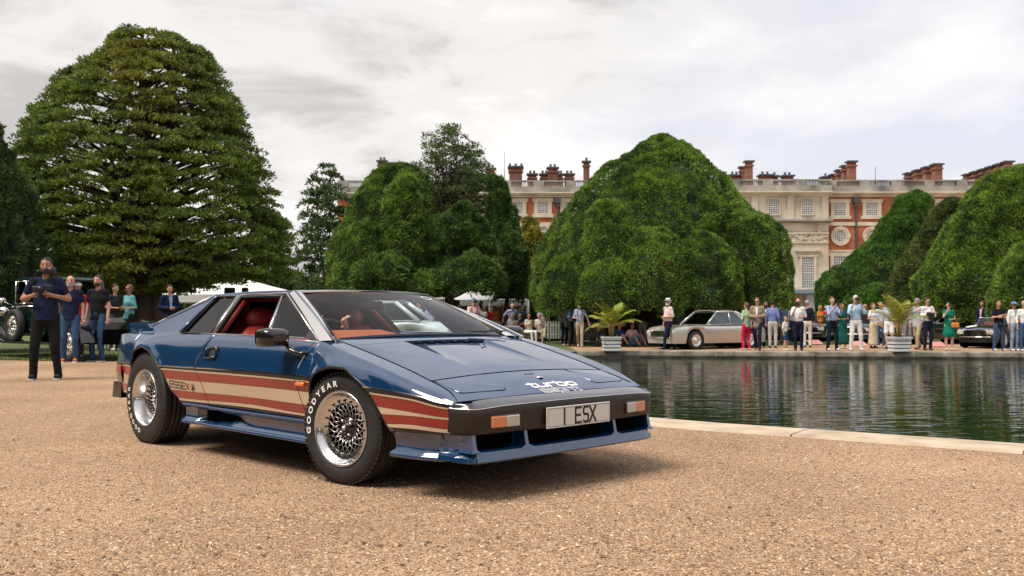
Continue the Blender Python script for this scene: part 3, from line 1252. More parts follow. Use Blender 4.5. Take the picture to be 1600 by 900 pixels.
    stroke([(.12, 0, .85, 0), (.85, 0, 1, .12), (1, .12, 1, .38), (1, .38, .85, .5), (.85, .5, .15, .52), (.15, .52, 0, .64), (0, .64, 0, .88), (0, .88, .15, 1), (.15, 1, .95, 1), (0, .08, .12, 0)], .033, .038, H, .0125)
    stroke([(0, 0, 1, 1), (0, 1, 1, 0)], .085, .048, H, .0135)
    mb.build('plate_lettering', INK, pl, recalc=False)

    # ---- sill with side scoop
    for left in both:
        s = 1 if left else -1
        us = np.unique(np.concatenate([np.linspace(-1.93, -1.60, 34), np.linspace(-1.60, -.27, 60)]))
        rows = []
        prof = [(-.035, .337), (.010, .329), (.016, .322), (.010, .315), (-.008, .306), (-.014, .296), (-.017, .28), (-.018, .262), (-.018, .245), (-.014, .232), (.008, .218), (.020, .206), (.018, .199), (.004, .195), (-.10, .195)]
        for dv, z in prof:
            row = []
            for x in us:
                k = float(np.clip((-.93 - x) / .62, 0, 1)) ** 1.1
                if x < -1.66:
                    k = 0
                half = .006 + .040 * k
                inside = float(np.clip((half - abs(z - .268 + .004 * k)) / .008, 0, 1)) if k > 0 else 0
                depth = .11 * k * inside
                tw = .0 if x > -1.85 else (-1.85 - x) * .4
                row.append((x, -(.874 + dv - depth - tw), z + (.003 if x < -1.5 else 0)))
            rows.append(row)
        sheet('side_sill', np.array(rows), BLUE, car, left, .004)
        mb = MB()
        mb.box((-1.665, s * .80, .268), (.006, .12, .086))
        mb.build('scoop_mouth', VOIDB, car)

    # ---- greenhouse
    GP = lambda u, z, off=0.0: (u, .80 + .9 * (.78 - z) + off * .743, z + off * .669)

    def gpoly(name, pts, m, parent, s, off=0.0, thick=.02):
        """polygon on the sloping side plane, s=+1 left, -1 right; given a real thickness inwards"""
        A = [GP(u, z, off) for u, z in pts]
        Bk = [GP(u, z, off - thick) for u, z in pts]
        V = [(a, s * b, c) for a, b, c in A] + [(a, s * b, c) for a, b, c in Bk]
        n = len(pts)
        F = [tuple(range(n)), tuple(reversed(range(n, 2 * n)))] + [(i, i + n, (i + 1) % n + n, (i + 1) % n) for i in range(n)]
        return MB().add(V, F).build(name, m, parent, recalc=True)

    def gtube(name, pts, rad, m, parent, s, off=0.0, closed=False, flat=.7):
        A = [GP(u, z, off) for u, z in pts]
        A = [(a, s * b, c) for a, b, c in A]
        if closed:
            A = A + [A[0]]
        return MB().tube(A, rad, 6, flat=flat).build(name, m, parent)

    for left in both:
        s = 1 if left else -1
        # belt top closing panel between window base and body
        mb = MB()
        us = np.linspace(-3.02, -.24, 60)
        row0, row1, row2 = [], [], []
        for x in us:
            vv, zz = body(np.array([x]), np.array([1.25]))
            row0.append((x, -.70, .79))
            row1.append((x, -(float(vv[0]) * .4 + .8 * .6 - .004), float(zz[0]) * .7 + .3 * .798))
            row2.append((x, -float(vv[0]) + .002, float(zz[0]) + .001))
        # added silver tube below stands in for the sky highlight on the shoulder
        add_panel(mb, np.array([row0, row1, row2]), left, 0)
        mb.build('belt_panel', BLUE, car)
        V, Z = body(us, np.full(us.shape, 1.32))
        MB().tube([(q[0], q[1] * s + .002 * s, q[2] + .002) for q in zip(us, V, Z)], .0055, 5).build('belt_highlight', TRIM, car)
        gl = gpoly('quarter_glass', [(-2.04, .806), (-1.655, .806), (-1.745, 1.058), (-1.995, 1.060)], GLASSD, car, s, -.004, .004)
        gpoly('quarter_glass_lining', [(-2.05, .80), (-1.64, .80), (-1.73, 1.064), (-2.0, 1.064)], VOIDB, car, s, -.10, .004)
        gtube('quarter_glass_seal', [(-2.06, .806), (-1.652, .806), (-1.742, 1.062), (-2.01, 1.064)], .011, BLACK, car, s, 0, True)
        gtube('bright_trim', [(-1.632, .802), (-1.715, 1.066)], .011, TRIM, car, s, .004)
        gpoly('door_pillar', [(-1.625, .800), (-1.588, .800), (-1.675, 1.068), (-1.71, 1.068)], BLACK, car, s, .002, .03)
        gtube('bright_trim', [(-1.597, .80), (-1.68, 1.070), (-1.085, 1.070), (-.33, .782)], .0085, TRIM, car, s, .005)
        gtube('window_seal', [(-1.572, .802), (-1.655, 1.056), (-1.09, 1.056)], .010, BLACK, car, s, .002)
        gtube('quarter_light_frame', [(-.92, .795), (-1.115, 1.052)], .0085, TRIM, car, s, .003)
        gtube('window_seal', [(-.935, .795), (-1.13, 1.052)], .006, BLACK, car, s, .002)
        gpoly('quarter_light_glass', [(-.915, .79), (-.42, .79), (-.47, .835), (-1.07, 1.054), (-1.108, 1.054)], GLASSS, car, s, 0, .004)
        gtube('quarter_light_frame', [(-.915, .79), (-.36, .782), (-.44, .832), (-1.075, 1.056)], .006, BLACK, car, s, .003)
        gpoly('mirror_sail', [(-.475, .785), (-.325, .775), (-.335, .79), (-.49, .85)], BLACK, car, s, .007, .012)
        gtube('belt_seal', [(-1.60, .797), (-.30, .770)], .009, TRIM, car, s, .006)
        # door glass is wound down; roof rail
        gpoly('roof_rail', [(-2.05, 1.068), (-1.04, 1.068), (-1.02, 1.090), (-1.3, 1.098), (-1.7, 1.096), (-2.03, 1.085)], BLUE, car, s, .0, .03)
        # sail panel behind the quarter glass
        gpoly('sail_panel', [(-2.005, 1.075), (-2.07, .80), (-2.80, .795), (-2.78, .825), (-2.06, 1.08)], BLUE, car, s, .003, .03)
        gtube('sail_vent_frame', [(-2.10, .805), (-2.10, .86), (-2.02, 1.05), (-2.0, 1.06)], .013, BLUE, car, s, .010)
        gtube('bright_trim', [(-2.03, 1.078), (-2.79, .81)], .005, TRIM, car, s, .010)
        mb = MB()
        q = [GP(-2.115, .81, .012), GP(-2.075, .81, .02), GP(-2.08, .85, .02), GP(-2.12, .845, .012)]
        mb.add([(a, s * b, c) for a, b, c in q], [(0, 1, 2, 3)])
        mb.build('fuel_flap', TRIM, car)
        # A pillar: side face and front face
        L1 = [Vector((-.315, .800, .780)), Vector((-1.065, .535, 1.074))]
        L2 = [Vector((-.210, .785, .785)), Vector((-1.035, .528, 1.088))]
        L3 = [Vector((-.300, .697, .786)), Vector((-.946, .523, 1.083))]

        def strip(name, a0, a1, b0, b1, m, up=0.0, th=.012):
            """quad strip between line a and line b (each a pair of points base/top), subdivided"""
            Pt = []
            n = 10
            for k in range(n + 1):
                q = k / n
                A = a0 * (1 - q) + a1 * q
                B_ = b0 * (1 - q) + b1 * q
                bow = Vector((0.010, .006, .010)) * math.sin(PI * q)
                Pt.append((A + bow, B_ + bow))
            V = []
            for A, B_ in Pt:
                for x in (A, B_):
                    y = x + Vector((up * .5, up * .4, up))
                    V.append((y.x, s * y.y, y.z))
            for A, B_ in Pt:
                for x in (A, B_):
                    y = x + Vector((-th * .6, -th * .5, -th))
                    V.append((y.x, s * y.y, y.z))
            m_ = 2 * (n + 1)
            F = []
            for k in range(n):
                i = 2 * k
                F += [(i, i + 2, i + 3, i + 1), (m_ + i + 1, m_ + i + 3, m_ + i + 2, m_ + i), (i, m_ + i, m_ + i + 2, i + 2), (i + 1, i + 3, m_ + i + 3, m_ + i + 1)]
            MB().add(V, F, 0, False).build(name, m, car, recalc=True)
        strip('windscreen_pillar', L1[0], L1[1], L2[0], L2[1], PILL)  # blue pillar side coloured silver for the sky mirrored in it
        mixp = lambda q: (L2[0] * (1 - q) + L3[0] * q, L2[1] * (1 - q) + L3[1] * q)
        a, b, c, d = mixp(0), mixp(.12), mixp(.50), mixp(.98)
        strip('pillar_stripe', a[0], a[1], b[0], b[1], PILL, .001)
        strip('windscreen_pillar', b[0], b[1], c[0], c[1], BLUE, .0)
        strip('pillar_stripe', c[0], c[1], d[0], d[1], PILL, .001)
        # red pillar linings inside
        MB().tube([(-.34, s * .70, .80), (-.70, s * .60, .96), (-1.02, s * .50, 1.06)], .022, 6).build('pillar_lining', DARKIN, car)
        MB().tube([(-1.63, s * .74, .80), (-1.70, s * .50, 1.05)], [.05, .04], 6, flat=.5).build('pillar_lining', LEATHER, car)

    # roof
    zr = pchip([-2.06, -1.8, -1.4, -1.0, -.90, -.86], [1.086, 1.101, 1.108, 1.104, 1.097, 1.092])
    rows = []
    for sv in np.linspace(-1, 1, 21):
        row = []
        for k in range(24):
            q = k / 23
            uf = -.905 - .06 * sv * sv
            u = -2.06 + (uf + 2.06) * q
            v_ = sv * .528
            row.append((u, -v_, float(zr(u)) - .010 * sv ** 2 - .008 * sv ** 8))
        rows.append(row)
    sheet('roof', np.array(rows), BLUE, car, False, .02)
    rf = bpy.data.objects['roof']
    # header stripes: silver, blue, silver
    for a, b, m in ((0, .30, TRIM), (.30, .68, BLUE), (.68, 1, TRIM)):
        rows = []
        for sv in np.linspace(-1, 1, 25):
            row = []
            for q in (a, (a + b) / 2, b):
                u = (-.903 + .045 * q) - .06 * sv * sv
                zz = (float(zr(-.905 - .06 * sv * sv)) - .010 * sv ** 2 - .008 * sv ** 8) * (1 - q) + (1.092 - .012 * sv * sv) * q + .001
                row.append((u, -sv * .527, zz))
            rows.append(row)
        sheet('header_stripe', np.array(rows), m, car, False, .006)
    # windscreen
    rows = []
    rows_b = []
    for sv in np.linspace(-1, 1, 31):
        base = Vector((-.215 - .085 * sv * sv, -sv * .693, .806 - .020 * sv * sv))
        top = Vector((-.862 - .082 * sv * sv, -sv * .519, 1.091 - .012 * sv * sv))
        row = []
        for k in range(15):
            q = k / 14
            p = top * (1 - q) + base * q
            n = Vector((.4, 0, .9))
            p = p + n * (.012 * math.sin(PI * q))
            row.append(tuple(p))
        rows.append(row)
    P = np.array(rows)
    ws = sheet('windscreen', P, GLASSW, car, False, 0)
    edge = [tuple(P[i, 0]) for i in range(31)]
    eb = [tuple(P[i, -1]) for i in range(31)]
    e1 = [tuple(P[0, k]) for k in range(15)]
    e2 = [tuple(P[-1, k]) for k in range(15)]
    for E_ in (edge, eb, e1, e2):
        MB().tube(E_, .0055, 6).build('screen_seal', BLACK, ws)
    # tax disc: oval badge high on the left of the screen
    q = P[4, 2]
    mb = MB()
    n = Vector((.4, 0, .92)).normalized()
    cpt = Vector(tuple(P[3, 2])) * .5 + Vector(tuple(P[4, 2])) * .5
    ax = (Vector(tuple(P[5, 2])) - Vector(tuple(P[2, 2]))).normalized()
    ay = n.cross(ax)
    V = []
    m = 24
    for k in range(m):
        t = 2 * PI * k / m
        V.append(tuple(cpt + n * .004 + ax * math.cos(t) * .055 + ay * math.sin(t) * .03))
    for k in range(m):
        t = 2 * PI * k / m
        V.append(tuple(cpt + n * .004 + ax * math.cos(t) * .045 + ay * math.sin(t) * .022))
    mb.add(V, [(k, (k + 1) % m, (k + 1) % m + m, k + m) for k in range(m)])
    mb.build('screen_sticker', WHITEP, ws)
    # wiper
    wp = MB()
    wp.tube([(-.16, .36, .815), (-.24, .50, .83), (-.27, .62, .825)], [.006, .004, .003], 6)
    wp.tube([(-.235, .30, .823), (-.245, .66, .822)], .0045, 5)
    wp.build('wiper', BLACK, car)

    # rear hatch, louvre deck, spoiler, tail
    rows = []
    for sv in np.linspace(-1, 1, 13):
        rows.append([(-2.06 + (-2.80 + 2.06) * q, -sv * (.528 + (.775 - .528) * q), 1.082 - (1.082 - .835) * q - .012 * sv * sv) for q in np.linspace(1, 0, 14)])
    sheet('rear_hatch', np.array(rows), BLUE, car, False, .02)
    hatch = bpy.data.objects['rear_hatch']
    mb = MB()
    mb.add([(-2.12, -.38, 1.066), (-2.62, -.52, .901), (-2.62, .52, .901), (-2.12, .38, 1.066)], [(0, 1, 2, 3)])
    mb.build('hatch_glass', BLACKG, hatch)
    # tail spoiler
    mb = MB()
    prof = [(-2.66, .838), (-2.72, .868), (-3.00, .880), (-3.035, .868), (-3.035, .83), (-3.02, .775), (-2.70, .775)]
    V = []
    for y in (-.775, -.77, 0, .77, .775):
        for x, z in prof:
            k = .985 if abs(y) > .772 else 1
            V.append((x + (.05 * (abs(y) / .775) ** 2), y, z))
    n = len(prof)
    F = [tuple(range(n)), tuple(reversed(range(4 * n, 5 * n)))]
    for j in range(4):
        F += [(j * n + i, j * n + (i + 1) % n, (j + 1) * n + (i + 1) % n, (j + 1) * n + i) for i in range(n)]
    mb.add(V, F)
    mb.build('tail_spoiler', BLUE, car, recalc=True)
    # tail panel
    mb = MB()
    tp = [(-.76, .79), (.76, .79), (.79, .70), (.80, .57), (.77, .33), (-.77, .33), (-.80, .57), (-.79, .70)]
    V = [(-3.14 - (.02 if z < .7 else -.06), y, z) for y, z in tp] + [(-3.0, y, z) for y, z in tp]
    F = [tuple(range(8)), tuple(reversed(range(8, 16)))] + [(i, i + 8, (i + 1) % 8 + 8, (i + 1) % 8) for i in range(8)]
    mb.add(V, F)
    mb.build('tail_panel', BLUE, car, recalc=True)
    # rear bumper wrapping the corner
    mb = MB()
    for s in (-1, 1):
        P = []
        for z, o in ((.57, 0), (.50, .004), (.415, -.012)):
            P.append([(-2.93, s * (.858 + o), z), (-3.05, s * (.845 + o), z), (-3.15 - o, s * (.80 + o), z), (-3.205 - o, s * (.70), z), (-3.22 - o, 0, z)])
        Q = np.array(P)
        mb.grid(Q, 0, True)
        mb.add([tuple(x) for x in Q[0]] + [(x[0] + .08, x[1] * .85, x[2]) for x in Q[0]], [(i, i + 1, i + 6, i + 5) for i in range(4)])
        mb.add([tuple(x) for x in Q[2]] + [(x[0] + .08, x[1] * .85, x[2]) for x in Q[2]], [(i, i + 1, i + 6, i + 5) for i in range(4)])
    mb.build('rear_bumper', BLACKG, car, recalc=True)
    for s in (-1, 1):
        MB().box((-2.925, s * .868, .52), (.03, .012, .05), bev=.003).build('rear_marker_lamp', REDL, car)
    for s in (-1, 1):
        MB().box((-3.06, s * .78, .355), (.16, .12, .12), taper=(.9, .9)).build('rear_valance', BLACKG, car)

    # ---- underbody, wheel wells
    mb = MB()
    mb.box((-.95, 0, .27), (1.3, 1.66, .14))
    mb.box((-.40, 0, .42), (.10, 1.70, .44))
    mb.box((-1.75, 0, .42), (.06, 1.70, .46))
    mb.box((-2.94, 0, .44), (.10, 1.56, .40))
    mb.box((.62, 0, .35), (.20, 1.34, .22))
    mb.box((0, 0, .42), (1.0, 1.0, .36))
    mb.box((-2.3, 0, .42), (1.3, 1.05, .5))
    mb.build('underbody', VOIDB, car)
    # inner shell just under the skin so the joints read dark
    for left in both:
        us = np.linspace(-1.84, -.28, 30)
        P = side_grid(us, c_(1.3), tl4, 14, off=-.022)
        sheet('inner_skin', P, VOIDB, car, left, 0)
        us = np.linspace(-.26, .45, 24)
        P = side_grid(us, c_(1.1), lambda u: t_of_z(u, np.maximum(zarch(u) + .01, CZ['E'](u))), 8, off=-.022)
        sheet('wheel_arch_liner', P, VOIDB, car, left, 0)
        s = 1 if left else -1
        for c0, R0, v0 in (((0, .33), .37, .80), ((-2.36, .36), .42, .82)):
            mb = MB()
            V = []
            m = 20
            for k in range(m + 1):
                t = PI * k / m
                for vv in (v0, .50):
                    V.append((c0[0] + math.cos(t) * R0, s * vv, c0[1] + math.sin(t) * (R0 - .03)))
            mb.add(V, [(2 * k, 2 * k + 1, 2 * k + 3, 2 * k + 2) for k in range(m)], 0, True)
            mb.build('wheel_arch_liner', VOIDB, car)

    # ---- interior
    ins = MB()
    ins.box((-1.1, 0, .40), (1.5, 1.5, .02))
    ins.build('cabin_floor', DARKIN, car)
    mb = MB()          # bulkhead with a window hole
    for (y0, y1, z0, z1) in ((-.72, .72, .45, .83), (-.55, .55, 1.03, 1.07), (-.50, -.36, .83, 1.05), (.36, .50, .83, 1.05)):
        mb.box((-1.90, (y0 + y1) / 2, (z0 + z1) / 2), (.03, y1 - y0, z1 - z0))
    mb.build('bulkhead', LEATHER, car)
    MB().box((-1.45, 0, 1.072), (1.0, 1.0, .02)).build('headlining', DARKIN, car)
    # dashboard
    mb = MB()
    prof = [(-.30, .70), (-.30, .765), (-.42, .79), (-.66, .835), (-.74, .83), (-.76, .79), (-.74, .60), (-.5, .55)]
    V = []
    for y in (-.66, -.60, -.10, .02):
        k = 1 if -.64 < y < 0 else .97
        for x, z in prof:
            V.append((x, y, z * (k if z > .75 else 1)))
    n = len(prof)
    F = [tuple(range(n)), tuple(reversed(range(3 * n, 4 * n)))]
    for j in range(3):
        F += [(j * n + i, j * n + (i + 1) % n, (j + 1) * n + (i + 1) % n, (j + 1) * n + i) for i in range(n)]
    mb.add(V, F, 0, False)
    mb.box((-.47, .35, .70), (.36, .68, .12), taper=(.85, .96))
    mb.build('dashboard', TANL, car, recalc=True)
    # steering wheel
    mb = MB()
    cpt = Vector((-.80, -.37, .735))
    tilt = Matrix.Rotation(R_(-22), 3, 'Y')
    pts = []
    for k in range(33):
        t = 2 * PI * k / 32
        pts.append(cpt + tilt @ Vector((0, math.cos(t) * .175, math.sin(t) * .175)))
    mb.tube(pts, .014, 8, cap=False)
    for t in (0, PI, -PI / 2):
        mb.tube([cpt, cpt + tilt @ Vector((0, math.cos(t) * .17, math.sin(t) * .17))], .012, 5)
    mb.tube([cpt, cpt + Vector((.2, 0, -.06))], .03, 8)
    mb.build('steering_wheel', BLACK, car)
    for s in (-1, 1):
        st = MB()
        secs = [(-1.02, .47, .22, .05), (-1.20, .44, .235, .07), (-1.38, .45, .235, .08), (-1.44, .55, .235, .07), (-1.54, .70, .23, .06), (-1.62, .80, .20, .05), (-1.66, .84, .14, .035)]
        P = []
        for (x, z, w, th) in secs:
            ring = []
            for k in range(16):
                t = 2 * PI * k / 16
                cx, cy = math.cos(t), math.sin(t)
                sx = math.copysign(abs(cx) ** .6, cx) * w
                sy = math.copysign(abs(cy) ** .6, cy) * th
                if x > -1.40:
                    ring.append((x, s * .38 + sx, z + sy))
                else:
                    ring.append((x + sy * .9, s * .38 + sx, z + sy * .45))
            P.append(ring)
        P = np.array(P)
        P = np.concatenate([P, P[:, :1]], 1)
        st.grid(P, 0, True)
        st.add([tuple(x) for x in P[-1][:-1]], [tuple(range(16))])
        st.add([tuple(x) for x in P[0][:-1]], [tuple(range(16))])
        so = st.build('seat', LEATHER, car, recalc=True)
        MB().sphere((-1.69, s * .38, .905), (.065, .125, .085), 16, m=10).build('headrest', LEATHER, so)
        # door card
        MB().box((-.98, s * .80, .62), (1.15, .03, .34), bev=.01).build('door_card', LEATHER, car)
    mb = MB()
    mb.box((-.90, 0, 1.0), (.02, .20, .055), bev=.009)
    mb.tube([(-.90, 0, 1.02), (-.93, 0, 1.075)], .006, 5)
    mb.build('inside_mirror', BLACK, car)
    # door mirror on the right: squarish housing on a curved stalk
    for s in (-1, 1):
        mm = empty('door_mirror', (-.51, s * .975, .800), parent=car)
        mb = MB()
        V = []
        prof = [(-.065, .084, .050), (-.052, .090, .055), (0.0, .088, .053), (.045, .070, .042), (.058, .04, .022)]
        P = []
        for x, wy, wz in prof:
            ring = []
            for k in range(20):
                t = 2 * PI * k / 20
                cx, cy = math.cos(t), math.sin(t)
                ring.append((x, math.copysign(abs(cx) ** .45, cx) * wy, math.copysign(abs(cy) ** .45, cy) * wz))
            P.append(ring + [ring[0]])
        P = np.array(P)
        mb.grid(P, 0, True)
        mb.add([tuple(x) for x in P[-1][:-1]], [tuple(range(20))])
        mb.build('mirror_housing', BLACKG, mm, recalc=True)
        MB().add([(-.078, p[1] * .93, p[2] * .92) for p in P[1][:-1]], [tuple(range(20))]).build('mirror_glass', ALLOY, mm)
        MB().tube([(.02, -s * .06, -.035), (.06, -s * .075, -.075), (.13, -s * .082, -.095), (.18, -s * .10, -.085)], [.022, .02, .016, .022], 8, flat=.7).build('mirror_stalk', BLACKG, mm)

    # ---- wheels
    build_wheel(car, 0.0, .872, .307, .307, .195, .012, steer=R_(8), letters='GOODYEAR')
    build_wheel(car, -2.44, .892, .330, .331, .235, .058, letters='GOODYEAR')
    build_wheel(car, 0.0, .872, .307, .307, .195, .012, steer=R_(8), left=True)
    build_wheel(car, -2.44, .892, .330, .331, .235, .058, left=True)
    return car


sports_car = build_sports_car()
# ---------------------------------------------------------------- ground, pond, lawn
def sstep(x):
    x = np.clip(x, 0, 1)
    return x * x * (3 - 2 * x)


def ground_h(x, y):
    x = np.asarray(x, float)
    y = np.asarray(y, float)
    return -.25 * sstep((y - 13) / 14) * sstep((x + 7) / 7)


def catmull(P, n=10, closed=True):
    P = [np.array(p, float) for p in P]
    m = len(P)
    out = []
    for i in range(m if closed else m - 1):
        p0, p1, p2, p3 = (P[(i - 1) % m], P[i], P[(i + 1) % m], P[(i + 2) % m]) if closed else (P[max(i - 1, 0)], P[i], P[i + 1], P[min(i + 2, m - 1)])
        for k in range(n):
            t = k / n
            out.append(.5 * ((2 * p1) + (-p0 + p2) * t + (2 * p0 - 5 * p1 + 4 * p2 - p3) * t * t + (-p0 + 3 * p1 - 3 * p2 + p3) * t ** 3))
    if not closed:
        out.append(P[-1])
    return np.array(out)


POND = catmull([(1.14, 8.5), (2.13, 7.72), (3.18, 6.98), (4.6, 5.95), (6.4, 4.7), (9.5, 3.3), (14, 3.0), (20, 5), (25, 11), (27.5, 20), (25, 27), (20, 29.3),
                (15, 30.2), (9, 31.0), (4, 31.5), (1.7, 31.2), (.7, 29), (.45, 24), (.3, 18), (.3, 13), (0.55, 10)], 10)
WATER_Z = -.46


def inside(poly, X, Y):
    c = np.zeros(np.shape(X), bool)
    n = len(poly)
    for i in range(n):
        x0, y0 = poly[i]
        x1, y1 = poly[(i + 1) % n]
        if y0 == y1:
            continue
        m = ((y0 > Y) != (y1 > Y)) & (X < (x1 - x0) * (Y - y0) / (y1 - y0) + x0)
        c ^= m
    return c


def offset_poly(P, d):
    """outward offset of the closed anticlockwise curve"""
    T = np.roll(P, -1, 0) - np.roll(P, 1, 0)
    T /= np.linalg.norm(T, axis=1)[:, None]
    return P + np.stack([T[:, 1], -T[:, 0]], 1) * d


_area = .5 * np.sum(POND[:, 0] * np.roll(POND[:, 1], -1) - np.roll(POND[:, 0], -1) * POND[:, 1])
if _area < 0:
    POND = POND[::-1]


def gravel_material():
    m = bpy.data.materials.new('gravel')
    m.use_nodes = True
    nt = m.node_tree
    b = nt.nodes['Principled BSDF']
    b.inputs['Roughness'].default_value = .92
    b.inputs['Specular IOR Level'].default_value = .2
    geo = nt.nodes.new('ShaderNodeNewGeometry')
    L = nt.links.new

    def N(t, **kw):
        n = nt.nodes.new(t)
        for k, v in kw.items():
            n.inputs[k].default_value = v
        return n
    pos = geo.outputs['Position']
    v1 = N('ShaderNodeTexVoronoi', Scale=128.0)
    L(pos, v1.inputs['Vector'])
    v2 = N('ShaderNodeTexVoronoi', Scale=55.0)
    L(pos, v2.inputs['Vector'])
    n1 = N('ShaderNodeTexNoise', Scale=.55, Detail=5.0)
    L(pos, n1.inputs['Vector'])
    n2 = N('ShaderNodeTexNoise', Scale=26.0, Detail=6.0, Roughness=.8)
    L(pos, n2.inputs['Vector'])

    def ramp(stops):
        r = nt.nodes.new('ShaderNodeValToRGB')
        r.color_ramp.elements[0].position, r.color_ramp.elements[0].color = stops[0][0], (*stops[0][1], 1)
        r.color_ramp.elements[1].position, r.color_ramp.elements[1].color = stops[-1][0], (*stops[-1][1], 1)
        for p, c in stops[1:-1]:
            e = r.color_ramp.elements.new(p)
            e.color = (*c, 1)
        return r
    sep = nt.nodes.new('ShaderNodeSeparateColor')
    L(v1.outputs['Color'], sep.inputs[0])
    r1 = ramp([(0, (.10, .060, .038)), (.14, (.26, .165, .100)), (.45, (.39, .258, .162)), (.8, (.51, .365, .24)), (1, (.60, .475, .35))])
    L(sep.outputs[0], r1.inputs[0])
    sep2 = nt.nodes.new('ShaderNodeSeparateColor')
    L(v2.outputs['Color'], sep2.inputs[0])
    r3 = ramp([(0, (.6, .55, .5)), (.1, (.9, .86, .82)), (1, (1.1, 1.08, 1.05))])
    L(sep2.outputs[1], r3.inputs[0])
    mx = nt.nodes.new('ShaderNodeMixRGB')
    mx.blend_type = 'MULTIPLY'
    mx.inputs[0].default_value = .8
    L(r1.outputs[0], mx.inputs[1])
    L(r3.outputs[0], mx.inputs[2])
    r2 = ramp([(.3, (.78, .75, .73)), (.7, (1.18, 1.18, 1.18))])
    L(n1.outputs[0], r2.inputs[0])
    mx2 = nt.nodes.new('ShaderNodeMixRGB')
    mx2.blend_type = 'MULTIPLY'
    mx2.inputs[0].default_value = 1
    L(mx.outputs[0], mx2.inputs[1])
    L(r2.outputs[0], mx2.inputs[2])
    r4 = ramp([(.35, (.72, .68, .66)), (.6, (1.1, 1.1, 1.1))])
    L(n2.outputs[0], r4.inputs[0])
    mx3 = nt.nodes.new('ShaderNodeMixRGB')
    mx3.blend_type = 'MULTIPLY'
    mx3.inputs[0].default_value = .8
    L(mx2.outputs[0], mx3.inputs[1])
    L(r4.outputs[0], mx3.inputs[2])
    L(mx3.outputs[0], b.inputs['Base Color'])
    bp = N('ShaderNodeBump', Strength=1.0, Distance=.006)
    ad = nt.nodes.new('ShaderNodeMath')
    ad.operation = 'MULTIPLY_ADD'
    L(v1.outputs['Distance'], ad.inputs[0])
    ad.inputs[1].default_value = -1.2
    L(n2.outputs[0], ad.inputs[2])
    L(ad.outputs[0], bp.inputs['Height'])
    L(bp.outputs[0], b.inputs['Normal'])
    return m


GRAVEL = gravel_material()
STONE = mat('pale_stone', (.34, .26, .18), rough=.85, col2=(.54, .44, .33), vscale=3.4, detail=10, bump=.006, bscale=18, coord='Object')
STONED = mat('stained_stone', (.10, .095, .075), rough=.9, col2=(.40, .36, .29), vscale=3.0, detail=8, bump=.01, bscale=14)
GRASSM = mat('lawn', (.045, .075, .018), rough=.95, col2=(.13, .15, .045), vscale=3.5, detail=9, bump=.02, bscale=60)


